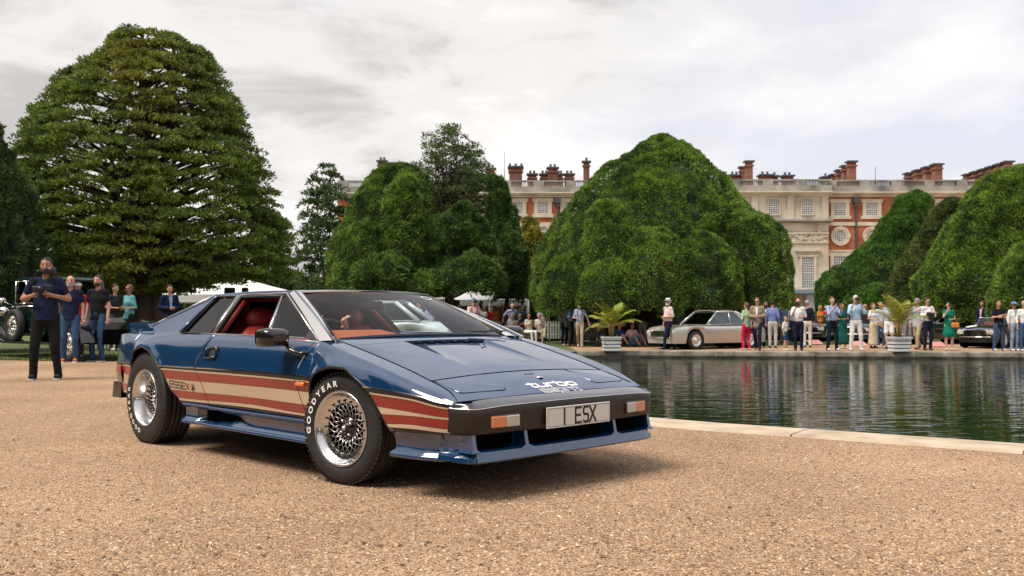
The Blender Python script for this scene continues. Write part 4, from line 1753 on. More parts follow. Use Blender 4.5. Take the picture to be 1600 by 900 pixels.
def build_ground():
    xs = np.concatenate([[-900, -300, -120, -60, -35, -20, -12, -8], np.arange(-5, 30.01, .2), [32, 36, 45, 60, 90, 140, 300, 900]])
    ys = np.concatenate([[-700, -200, -60, -20, -6, -2, 0, 1.2], np.arange(2.2, 34.01, .2), [36, 40, 50, 65, 90, 130, 200, 400, 1500]])
    X, Y = np.meshgrid(xs, ys)
    Z = ground_h(X, Y)
    near = (np.abs(X - 12) < 20) & (Y > 1) & (Y < 35)
    ins = inside(offset_poly(POND, .20), X, Y) & near
    Z = np.where(ins, -1.1, Z)
    P = np.stack([X, Y, Z], -1)
    MB().grid(P).build('ground', GRAVEL, kind='structure')
    # water
    W = offset_poly(POND, .05)
    bm = bmesh.new()
    vs = [bm.verts.new((x, y, WATER_Z)) for x, y in W]
    bm.faces.new(vs)
    bmesh.ops.triangulate(bm, faces=bm.faces)
    me = bpy.data.meshes.new('water')
    bm.to_mesh(me)
    bm.free()
    wm = bpy.data.materials.new('pond_water')
    wm.use_nodes = True
    nt = wm.node_tree
    b = nt.nodes['Principled BSDF']
    b.inputs['Base Color'].default_value = (.006, .014, .008, 1)
    b.inputs['Roughness'].default_value = .0
    b.inputs['IOR'].default_value = 1.33
    b.inputs['Specular IOR Level'].default_value = .5
    geo = nt.nodes.new('ShaderNodeNewGeometry')
    prev = None
    for sc, dist, st in ((1.9, .009, (.6, 1.7, 1)), (5.5, .0060, (.40, 1.9, 1))):
        mp = nt.nodes.new('ShaderNodeMapping')
        mp.inputs['Scale'].default_value = st
        mp.inputs['Rotation'].default_value = (0, 0, .12 * sc)
        nt.links.new(geo.outputs['Position'], mp.inputs[0])
        n = nt.nodes.new('ShaderNodeTexNoise')
        n.inputs['Scale'].default_value = sc
        n.inputs['Detail'].default_value = 0.5
        n.inputs['Distortion'].default_value = .3
        nt.links.new(mp.outputs[0], n.inputs[0])
        bp = nt.nodes.new('ShaderNodeBump')
        bp.inputs['Distance'].default_value = dist
        nt.links.new(n.outputs[0], bp.inputs['Height'])
        if prev:
            nt.links.new(prev.outputs[0], bp.inputs['Normal'])
        prev = bp
    nt.links.new(prev.outputs[0], b.inputs['Normal'])
    link_mesh('water', me, None, wm, 'structure')
    # coping: one block after another round the rim, each a part
    rim = empty('pond_rim', (POND[0][0], POND[0][1], 0), label='low pale stone kerb running round the edge of the ornamental pond', cat='pond kerb')
    rim['kind'] = 'structure'
    org = np.array([POND[0][0], POND[0][1], 0])
    inner = offset_poly(POND, 0)
    outer = offset_poly(POND, .44)
    seg = np.linalg.norm(np.roll(inner, -1, 0) - inner, axis=1)
    cum = np.concatenate([[0], np.cumsum(seg)])
    tot = cum[-1]
    ci = np.vstack([inner, inner[:1]])
    co = np.vstack([outer, outer[:1]])

    def pt(C, s):
        s = s % tot
        return np.array([np.interp(s, cum, C[:, 0]), np.interp(s, cum, C[:, 1])])
    bl = 1.55
    nb = int(tot / bl)
    bl = tot / nb
    for k in range(nb):
        s0, s1 = k * bl + .006, (k + 1) * bl - .006
        mb = MB()
        rows = []
        lift = random.uniform(-.004, .004)
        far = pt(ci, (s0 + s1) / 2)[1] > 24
        for t in (0, .5, 1):
            s = s0 + (s1 - s0) * t
            a, b_ = pt(ci, s), pt(co, s)
            g = float(ground_h(*a)) + lift
            w = b_ - a
            sec = []
            for q, z in ((.06, WATER_Z - .2), (.06, -.17), (-.06, -.16), (-.09, -.12), (-.09, -.02), (-.06, .018), (.3, .024), (.96, .02), (1.0, .0), (1.0, -.15)):
                xy = a + w * q
                sec.append((xy[0] - org[0], xy[1] - org[1], (g + z) if z > WATER_Z - .1 else z))
            rows.append(sec)
        P = np.array(rows)
        mb.grid(P, 0, False)
        for e in (0, -1):
            mb.add([tuple(x) for x in P[e]], [tuple(range(10))], 0)
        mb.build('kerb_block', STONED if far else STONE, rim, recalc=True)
    # lawns: sheets lying just above the ground
    def lawn(name, x0, x1, y0f, y1, nx=60, ny=16):
        xs = np.linspace(x0, x1, nx)
        rows = []
        for j in range(ny):
            q = (j / (ny - 1)) ** 2
            row = []
            for x in xs:
                ya = y0f(x)
                y = ya + (y1 - ya) * q
                row.append((x, y, float(ground_h(x, y)) + .012))
            rows.append(row)
        return MB().grid(np.array(rows)).build(name, GRASSM, kind='structure')
    e1 = lambda x: 19.8 + .5 * math.sin(x * .35) + .12 * math.sin(x * 2.1) + max(0, (x + 3)) * 2.2
    lawn('lawn', -220, 2.2, e1, 300, 240)
    e2 = lambda x: 36.8 + .06 * math.sin(x * 3) + max(0, x - 7.0) * .35
    lawn('lawn_far', 2.35, 45, e2, 121)
    # grass tufts along the lawn edge
    V, F = [], []
    r = random.Random(5)
    for k in range(16000):
        if k % 2:
            x = r.uniform(-16, 1.5)
            y = e1(x) + r.random() ** 2 * 7 - .05
        else:
            x = r.uniform(2.4, 20)
            y = e2(x) + r.random() ** 2 * 5 - .05
        z = float(ground_h(x, y)) + .01
        h = r.uniform(.03, .075)
        a = r.uniform(0, PI)
        dx, dy = math.cos(a) * .008, math.sin(a) * .008
        b0 = len(V)
        V += [(x - dx, y - dy, z), (x + dx, y + dy, z), (x + r.uniform(-.03, .03), y + r.uniform(-.03, .03), z + h)]
        F.append((b0, b0 + 1, b0 + 2))
    me = bpy.data.meshes.new('grass_blades')
    me.from_pydata(V, [], F)
    link_mesh('grass_blades', me, None, mat('grass_blade', (.07, .11, .02), rough=.8, col2=(.17, .18, .06), vscale=1.5), 'stuff')


def numpy_mesh(name, V, F, mats, col=None, smooth=False, parent=None, kind=None, midx=None):
    """V (n,3), F (m,k) with the same number of corners for every face"""
    me = bpy.data.meshes.new(name)
    nv, nf, k = len(V), len(F), F.shape[1]
    me.vertices.add(nv)
    me.vertices.foreach_set('co', np.asarray(V, np.float32).ravel())
    me.loops.add(nf * k)
    me.loops.foreach_set('vertex_index', np.asarray(F, np.int32).ravel())
    me.polygons.add(nf)
    me.polygons.foreach_set('loop_start', np.arange(0, nf * k, k, dtype=np.int32))
    me.polygons.foreach_set('loop_total', np.full(nf, k, dtype=np.int32))
    if midx is not None:
        me.polygons.foreach_set('material_index', np.asarray(midx, np.int32))
    me.polygons.foreach_set('use_smooth', np.full(nf, smooth))
    me.update(calc_edges=True)
    if col is not None:
        at = me.color_attributes.new('tint', 'FLOAT_COLOR', 'POINT')
        c4 = np.ones((nv, 4), np.float32)
        c4[:, :3] = col
        at.data.foreach_set('color', c4.ravel())
    return link_mesh(name, me, parent, mats, kind)


def tint_mat(name, rough=.8, transl=0.0, spec=.3):
    m = bpy.data.materials.new(name)
    m.use_nodes = True
    nt = m.node_tree
    b = nt.nodes['Principled BSDF']
    b.inputs['Roughness'].default_value = rough
    b.inputs['Specular IOR Level'].default_value = spec
    a = nt.nodes.new('ShaderNodeAttribute')
    a.attribute_name = 'tint'
    nt.links.new(a.outputs['Color'], b.inputs['Base Color'])
    if transl:
        t = nt.nodes.new('ShaderNodeBsdfTranslucent')
        nt.links.new(a.outputs['Color'], t.inputs[0])
        mx = nt.nodes.new('ShaderNodeMixShader')
        mx.inputs[0].default_value = transl
        o = nt.nodes['Material Output']
        nt.links.new(b.outputs[0], mx.inputs[1])
        nt.links.new(t.outputs[0], mx.inputs[2])
        nt.links.new(mx.outputs[0], o.inputs[0])
    return m


def build_stones():
    n = 90000
    r = rng
    # nearer the camera, more stones: uniform in perspective depth
    d = 2.6 / (1 - r.random(n) * .78)
    x = (r.random(n) * 1.24 - .62) * d
    keep = ~inside(offset_poly(POND, .46), x, d)
    x, y = x[keep], d[keep]
    n = len(x)
    s = (.0018 + .0046 * r.random(n) ** 3.0)
    s[r.random(n) < .012] *= 1.9
    base = np.array([(1, 0, 0), (0, 1, 0), (-1, 0, 0), (0, -1, 0), (0, 0, 1), (.7, .7, -.3)])
    tri = np.array([(0, 1, 4), (1, 2, 4), (2, 3, 4), (3, 0, 4)])
    rot = r.random(n) * 2 * PI
    c, si = np.cos(rot), np.sin(rot)
    b = base[None] * (1 + .35 * (r.random((n, 6, 3)) - .5))
    sx = s[:, None] * (1 + .7 * r.random(n)[:, None])
    bx = b[..., 0] * sx
    by = b[..., 1] * s[:, None]
    bz = b[..., 2] * s[:, None] * .75
    tx = (r.random(n)[:, None] - .5) * .8
    V = np.stack([bx * c[:, None] - by * si[:, None] + x[:, None], bx * si[:, None] + by * c[:, None] + y[:, None], bz + tx * bx + (s * .15)[:, None]], -1)
    V = V[:, :5]
    F = (tri[None] + (np.arange(n) * 5)[:, None, None]).reshape(-1, 3)
    pal = np.array([(.50, .33, .19), (.58, .41, .26), (.38, .22, .12), (.62, .49, .34), (.11, .075, .05), (.18, .16, .14), (.46, .27, .14), (.70, .60, .48)])
    idx = r.choice(len(pal), n, p=[.20, .18, .16, .11, .12, .07, .12, .04])
    col = np.repeat(pal[idx] * (.85 + .3 * r.random(n))[:, None], 5, 0)
    numpy_mesh('loose_gravel', V.reshape(-1, 3), F, tint_mat('gravel_stone', .85, 0, .3), col, kind='stuff')

    # stray weeds and dead leaves on the gravel
    V, F = [], []
    rr = random.Random(8)
    for px, py in ((17, 688), (12, 704), (88, 706), (325, 858), (230, 811), (275, 857), (262, 842), (1140, 640), (60, 640), (410, 770)):
        c = at_z(px, py, 0)
        for k in range(12):
            x, y = c.x + rr.gauss(0, .035), c.y + rr.gauss(0, .03)
            a = rr.uniform(0, PI)
            h = rr.uniform(.008, .022)
            b0 = len(V)
            V += [(x - math.cos(a) * .003, y - math.sin(a) * .003, 0), (x + math.cos(a) * .003, y + math.sin(a) * .003, 0), (x + rr.gauss(0, .008), y + rr.gauss(0, .008), h)]
            F.append((b0, b0 + 1, b0 + 2))
    me = bpy.data.meshes.new('weeds')
    me.from_pydata(V, [], F)
    link_mesh('weeds', me, None, mat('weed_green', (.10, .16, .02), rough=.8), 'stuff')
    V, F = [], []
    for k in range(260):
        d = 2.8 + 9 * rr.random() ** 1.5
        x, y = rr.uniform(-.6, .6) * d, d
        a, s_ = rr.uniform(0, 6.3), rr.uniform(.006, .013)
        b0 = len(V)
        for q in range(5):
            t = a + q * 1.256
            V.append((x + math.cos(t) * s_ * (1.6 if q % 2 else .8), y + math.sin(t) * s_, .003 + rr.uniform(0, .007)))
        F.append(tuple(range(b0, b0 + 5)))
    me = bpy.data.meshes.new('dead_leaves')
    me.from_pydata(V, [], F)
    link_mesh('dead_leaves', me, None, mat('dead_leaf', (.06, .035, .02), rough=.9, col2=(.18, .09, .04), vscale=2), 'stuff')


build_ground()
build_stones()
# ---------------------------------------------------------------- trees
LEAFM = tint_mat('yew_leaves', .65, .25, .35)
BARK = mat('bark', (.05, .032, .022), rough=.95, col2=(.12, .08, .055), vscale=6, detail=8, bump=.03, bscale=9, stretch=(1, 1, .15))
COREM = mat('added_core_green', (.010, .020, .007), rough=1.0, col2=(.02, .034, .01), vscale=3, bump=.15, bscale=3)  # dark green of the solid core added inside the crowns


def vnoise(P, scale, seed=0):
    """cheap smooth value noise for arrays of points"""
    Q = P * scale + seed * 17.3
    i = np.floor(Q).astype(np.int64)
    f = Q - i
    f = f * f * (3 - 2 * f)

    def h(a, b, c):
        n = (a * 73856093) ^ (b * 19349663) ^ (c * 83492791)
        n = (n ^ (n >> 13)) * 1274126177
        return ((n ^ (n >> 16)) & 0xffff) / 65535.0
    r = 0
    for dx in (0, 1):
        for dy in (0, 1):
            for dz in (0, 1):
                w = (f[:, 0] if dx else 1 - f[:, 0]) * (f[:, 1] if dy else 1 - f[:, 1]) * (f[:, 2] if dz else 1 - f[:, 2])
                r = r + w * h(i[:, 0] + dx, i[:, 1] + dy, i[:, 2] + dz)
    return r


class Lobe:
    """upright bullet: centre (x, y) base z0, height h, radii rx, ry; p, q shape the shoulder; lean shifts the top"""

    def __init__(s, x, y, z0, h, rx, ry=None, p=2.0, q=2.0, lean=(0, 0), low=.35, tuck=.12):
        s.c = np.array([x, y, z0])
        s.h, s.rx, s.ry, s.p, s.q = h, rx, ry or rx, p, q
        s.lean = lean
        s.low, s.tuck = low, tuck

    def rad(s, t):
        """relative radius at height fraction t"""
        r = (1 - np.clip(t, 0, 1) ** s.p) ** (1 / s.q)
        return r * (1 - s.tuck * np.clip(1 - t / s.low, 0, 1) ** 2)

    def pos(s, t, a, k=1.0):
        r = s.rad(t)
        return np.stack([s.c[0] + s.lean[0] * t + np.cos(a) * r * s.rx * k, s.c[1] + s.lean[1] * t + np.sin(a) * r * s.ry * k, s.c[2] + s.h * t], -1)

    def inside(s, P, k=.93):
        t = (P[:, 2] - s.c[2]) / s.h
        r = s.rad(t) * k
        dx = (P[:, 0] - s.c[0] - s.lean[0] * t) / s.rx
        dy = (P[:, 1] - s.c[1] - s.lean[1] * t) / s.ry
        return (t > -.02) & (t < k) & (dx * dx + dy * dy < r * r)


class ProfLobe(Lobe):
    """mound with a measured outline: rows of (photo y, left x, right x) turned into metres at distance d"""

    def __init__(s, rows, d, dy=0.0, ratio=.9, zb=None):
        rows = sorted(rows, key=lambda r: -r[0])
        D = d + dy
        Z = np.array([CAM_H + (495.2 - r[0]) / 1465.6 * D for r in rows])
        Lx = np.array([(r[1] - 800) / 1465.6 * D for r in rows])
        Rx = np.array([(r[2] - 800) / 1465.6 * D for r in rows])
        s.z0, s.h = Z[0], Z[-1] - Z[0]
        s.tk = (Z - Z[0]) / s.h
        s.cx = (Lx + Rx) / 2
        s.hw = (Rx - Lx) / 2
        s.rx = s.hw.max()
        s.ry = s.rx * ratio
        s.ratio = ratio
        s.D = D
        s.c = np.array([float(np.mean(s.cx[:3])), D, s.z0])
        s._c = pchip(s.tk, s.cx)
        s._w = pchip(s.tk, s.hw)

    def pos(s, t, a, k=1.0):
        w = s._w(t) * k
        return np.stack([s._c(t) + np.cos(a) * w, s.D + np.sin(a) * w * s.ratio, s.z0 + s.h * t], -1)

    def inside(s, P, k=.93):
        t = (P[:, 2] - s.z0) / s.h
        w = np.maximum(s._w(t) * k, 1e-3)
        dx = (P[:, 0] - s._c(t)) / w
        dy = (P[:, 1] - s.D) / (w * s.ratio)
        return (t > -.02) & (t < .5 + .5 * k) & (dx * dx + dy * dy < 1)


def sprigs(C, Nrm, size, col, r, up=.35, spread=.9, lng=1.9):
    """two crossing slim triangles... one bent quad (2 triangles) per sprig"""
    n = len(C)
    rv = r.normal(size=(n, 3))
    d = Nrm * .9 + rv * spread * .6 + np.array([0, 0, up])
    d /= np.linalg.norm(d, axis=1)[:, None]
    s = np.cross(d, r.normal(size=(n, 3)))
    s /= np.maximum(np.linalg.norm(s, axis=1)[:, None], 1e-6)
    sz = size * (.6 + .8 * r.random(n))[:, None]
    a = C - s * sz * .5
    b = C + s * sz * .5
    t = C + d * sz * lng
    u = C - d * sz * .5 + np.cross(d, s) * sz * .3
    V = np.stack([u, a, t, b], 1)
    F = np.arange(n * 4).reshape(n, 4)
    colv = np.repeat(col, 4, 0)
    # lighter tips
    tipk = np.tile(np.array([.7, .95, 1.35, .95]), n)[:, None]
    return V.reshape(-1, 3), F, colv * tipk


def lobed_tree(name, lobes, n, size, c_dark, c_light, label, cat='tree', group=None, seed=1, rough=.10, thin=None, brown=.0, trunk=None, skirt=0.0,
               yellow=None, layer=0.0, noise_s=.9, core=True, back=.35):
    """clipped yew: dense sprigs on the skin of several bullets round a dark core"""
    r = np.random.default_rng(seed)
    c0 = lobes[0].c
    base_z = float(ground_h(c0[0], c0[1]))
    org = np.array([c0[0], c0[1], base_z])
    root = empty(name, tuple(org), label=label, cat=cat, group=group)
    areas = np.array([l.h * (l.rx + l.ry) for l in lobes])
    Cs, Ns = [], []
    for l, k in zip(lobes, (areas / areas.sum() * n * 1.25).astype(int)):
        # more samples near the outline-facing half
        a = r.random(k * 2) * 2 * PI
        front = np.sin(a) < .25
        keep = front | (r.random(k * 2) < back)
        a = a[keep][:k]
        k = len(a)
        t = 1 - r.random(k) ** 1.25
        t = np.clip(t, 0, .995)
        P = l.pos(t, a)
        e = 1e-3
        dt = l.pos(np.clip(t + e, 0, 1), a) - l.pos(np.clip(t - e, 0, 1), a)
        da = l.pos(t, a + e) - l.pos(t, a - e)
        N = np.cross(da, dt)
        N /= np.maximum(np.linalg.norm(N, axis=1)[:, None], 1e-9)
        # top cap samples where the radius is tiny
        # bumps on the skin
        bmp = (vnoise(P, noise_s, seed) - .5) * 2 * rough * 2.2 + (vnoise(P, noise_s * 3.1, seed + 3) - .5) * rough * 2.6 + (vnoise(P, noise_s * 7.5, seed + 4) - .5) * rough * 1.0
        P = P + N * bmp[:, None] * 1.0
        P = P - N * (r.random(k) ** 2 * size * 2.2)[:, None]
        low = np.clip(1 - t / .14, 0, 1)
        P[:, 2] -= low * (vnoise(P * np.array([1, 1, .05]), 1.3, seed + 9) - .35) * (.35 + skirt * .6)
        Cs.append(P)
        Ns.append(N)
    P = np.concatenate(Cs)
    N = np.concatenate(Ns)
    own = np.concatenate([np.full(len(c), i) for i, c in enumerate(Cs)])
    keep = np.ones(len(P), bool)
    for i, l in enumerate(lobes):
        keep &= ~(l.inside(P) & (own != i))
    if thin is not None:
        keep &= r.random(len(P)) > thin(P)
    P, N = P[keep], N[keep]
    g = vnoise(P, 1.1, seed + 5) * .35 + vnoise(P, 3.4, seed + 6) * .55 + r.random(len(P)) * .25
    g = np.clip((g - .27) / .55, 0, 1)[:, None] ** 1.2  # noise contrast puts dark crevices and lit clumps into the leaf colour
    col = np.array(c_dark) * (1 - g) + np.array(c_light) * g * np.array([2.15, 1.65, 1.3])
    if yellow is not None:
        w = np.clip((vnoise(P, .6, seed + 8) - .5) * 3, 0, 1)[:, None] * yellow[1]
        col = col * (1 - w) + np.array(yellow[0]) * w * (.7 + .6 * r.random(len(P)))[:, None]
    if brown:
        m = (vnoise(P, .55, seed + 21) > .80) & (r.random(len(P)) < brown * 6)
        m |= (r.random(len(P)) < brown * .12)
        col[m] = np.array((.16, .060, .025)) * (.6 + .8 * r.random(m.sum()))[:, None]
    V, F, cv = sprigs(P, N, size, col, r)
    crown = numpy_mesh('crown', V - org, F, LEAFM, cv, parent=root)
    if core:  # added dark core that blocks light through the crown
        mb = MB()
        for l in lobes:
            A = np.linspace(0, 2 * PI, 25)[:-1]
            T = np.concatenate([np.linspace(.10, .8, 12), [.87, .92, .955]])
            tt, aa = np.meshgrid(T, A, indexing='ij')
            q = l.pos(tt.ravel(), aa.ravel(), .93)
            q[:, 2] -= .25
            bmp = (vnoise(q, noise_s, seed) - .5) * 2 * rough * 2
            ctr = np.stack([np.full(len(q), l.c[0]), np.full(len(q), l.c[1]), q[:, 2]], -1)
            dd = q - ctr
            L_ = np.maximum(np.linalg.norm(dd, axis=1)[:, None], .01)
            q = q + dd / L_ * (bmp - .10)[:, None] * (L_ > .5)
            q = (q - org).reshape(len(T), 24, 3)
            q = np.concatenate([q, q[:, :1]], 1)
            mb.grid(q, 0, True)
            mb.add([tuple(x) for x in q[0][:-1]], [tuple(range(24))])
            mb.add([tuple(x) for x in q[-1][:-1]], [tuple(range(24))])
        mb.build('added_dark_core', COREM, root)
    if trunk:
        mb = MB()
        for (tx, ty, tr, th) in trunk:
            gz = float(ground_h(tx, ty))
            pts = [(tx - org[0] + .1 * math.sin(k * 1.7 + tx), ty - org[1], gz - .1 + th * k / 5 - org[2]) for k in range(6)]
            mb.tube(pts, [tr * 1.5, tr * 1.1, tr, tr * .95, tr * .8, tr * .6], 10)
        mb.build('trunk', BARK, root)
    return root


def pad_tree(name, x, y, base, prof, n_pads, pad_r, leaf, per_pad, c_dark, c_light, label, seed=3, trunk_r=.45, yellow=None, stems=4, droop=.35, gap=None, fill=.62,
             cat='tree', flat=.16, branch_n=70, trunk_h=2.0, ratio=1.0, tip=.5, rot=0.0):
    """open conifer: trunk, stems, spreading boughs, each ending in flat sprays of foliage"""
    r = np.random.default_rng(seed)
    gz = float(ground_h(x, y))
    org = np.array([x, y, gz])
    root = empty(name, tuple(org), label=label, cat=cat)
    zk = np.array([p[0] for p in prof])
    lk = np.array([p[1] for p in prof])
    rk = np.array([p[2] for p in prof])
    top = zk[-1]
    root.rotation_euler = (0, 0, rot)
    lk, rk = lk * math.cos(rot), rk * math.cos(rot)
    # pads in the shell of the outline
    C = []
    tries = 0
    while len(C) < n_pads and tries < 60:
        tries += 1
        m = n_pads
        z = zk[0] + (top - zk[0]) * r.random(m)
        a = r.random(m) * 2 * PI
        f = fill + (1 - fill) * r.random(m) ** .6
        ll, rr = np.interp(z, zk, lk), np.interp(z, zk, rk)
        cx = (rr - ll) / 2
        w = (rr + ll) / 2
        keep = r.random(m) < (w / max((lk + rk).max() / 2, 1e-6)) ** .9 + .04
        X = cx + np.cos(a) * w * f
        Y = np.sin(a) * w * f * ratio
        P = np.stack([X, Y, z], -1)[keep]
        if gap is not None:
            P = P[r.random(len(P)) > gap(P)]
        C += list(P)
    C = np.array(C[:n_pads])
    # layer the pads: quantise their height a little so sprays form shelves
    C[:, 2] = C[:, 2] * .62 + .38 * (np.round(C[:, 2] / .42 + vnoise(C, .5, seed)) * .42 - .1)
    Ps, Ns, Cc = [], [], []
    ang = np.arctan2(C[:, 1], C[:, 0])
    outd = np.stack([np.cos(ang), np.sin(ang), np.zeros(len(C))], -1)
    pr = pad_r * (.6 + .8 * r.random(len(C)))
    m = per_pad
    rho = np.sqrt(r.random((len(C), m)))
    th = r.random((len(C), m)) * 2 * PI
    side = np.stack([-outd[:, 1], outd[:, 0], outd[:, 2] * 0], -1)
    lx = rho * np.cos(th) * 1.25
    ly = rho * np.sin(th)
    P = C[:, None] + outd[:, None] * (lx * pr[:, None])[..., None] + side[:, None] * (ly * pr[:, None])[..., None]
    P[..., 2] += -droop * pr[:, None] * (rho ** 2) * (.5 + .8 * (lx > 0)) + (r.random((len(C), m)) - .5) * flat
    N = outd[:, None] * lx[..., None] + side[:, None] * ly[..., None] + np.array([0, 0, .55])
    N = N / np.maximum(np.linalg.norm(N, axis=-1, keepdims=True), 1e-6)
    P = P.reshape(-1, 3)
    N = N.reshape(-1, 3)
    g = np.repeat(r.random(len(C)), m) * .35 + vnoise(P, 1.1, seed) * .3 + r.random(len(P)) * .25 + .25 * np.clip(rho.ravel() - .5, 0, 1) * 2
    g = np.clip((g - .2) / .7, 0, 1)[:, None]
    col = np.array(c_dark) * (1 - g) + np.array(c_light) * g
    if yellow is not None:
        w = (np.clip((vnoise(P, .45, seed + 8) - .42) * 3, 0, 1) * np.clip(yellow[2](P), 0, 1))[:, None] * yellow[1] * (np.clip(rho.ravel() * 1.6 - .5, 0, 1)[:, None])  # yellow paints sunlight into the tips, stronger towards one side
        col = col * (1 - w) + np.array(yellow[0]) * w * (.7 + .6 * r.random(len(P)))[:, None]
    V, F, cv = sprigs(P, N, leaf, col, r, up=.05, spread=.75, lng=tip * 3.4)
    numpy_mesh('crown', V, F, LEAFM, cv, parent=root)
    mb = MB()
    pts = [(0, 0, -.1), (.03, 0, trunk_h * .5), (0, .02, trunk_h)]
    mb.tube([(trunk_r * .2, 0, -.15)] + pts[1:], [trunk_r * 1.5, trunk_r * 1.08, trunk_r], 14)
    # fluted look: a ring of smaller stems hugging the trunk
    for k in range(7):
        a = 2 * PI * k / 7
        mb.tube([(math.cos(a) * trunk_r * 1.15, math.sin(a) * trunk_r * 1.15, -.15), (math.cos(a) * trunk_r * .75, math.sin(a) * trunk_r * .75, trunk_h * .6), (math.cos(a) * trunk_r * .6, math.sin(a) * trunk_r * .6, trunk_h * 1.1)], [trunk_r * .5, trunk_r * .4, trunk_r * .3], 8)
    tops = []
    for k in range(stems):
        a = 2 * PI * k / stems + .4
        zt = top * (.93 - .12 * (k % 3))
        ll, rr = np.interp(zt, zk, lk), np.interp(zt, zk, rk)
        ex = (rr - ll) / 2 + math.cos(a) * (rr + ll) * .22
        ey = math.sin(a) * (rr + ll) * .2
        st = [(0, 0, trunk_h * .8)]
        for q in (.3, .6, 1):
            st.append((ex * q + .12 * math.sin(k + q * 5), ey * q, trunk_h * .8 + (zt - trunk_h * .8) * q))
        mb.tube(st, [trunk_r * .55, trunk_r * .35, trunk_r * .2, .03], 7)
        tops.append(st)
    mb.build('trunk', BARK, root)
    mb = MB()
    order = r.permutation(len(C))[:branch_n]
    for i in order:
        c = C[i]
        st = tops[i % len(tops)]
        zb = max(trunk_h * .9, c[2] - .25 * math.hypot(c[0], c[1]) - .2)
        # point on the stem at that height
        sz = [s[2] for s in st]
        sx = np.interp(zb, sz, [s[0] for s in st])
        sy = np.interp(zb, sz, [s[1] for s in st])
        mid = ((sx + c[0]) * .5, (sy + c[1]) * .5, (zb + c[2]) * .5 + .12)
        mb.tube([(sx, sy, zb), mid, tuple(c)], [trunk_r * .14, trunk_r * .09, .012], 5)
    mb.build('limbs', BARK, root)
    return root


def gx(px, d):
    return (px - 800) / 1465.6 * d


def gz_(py, d):
    return CAM_H + (495.2 - py) / 1465.6 * d


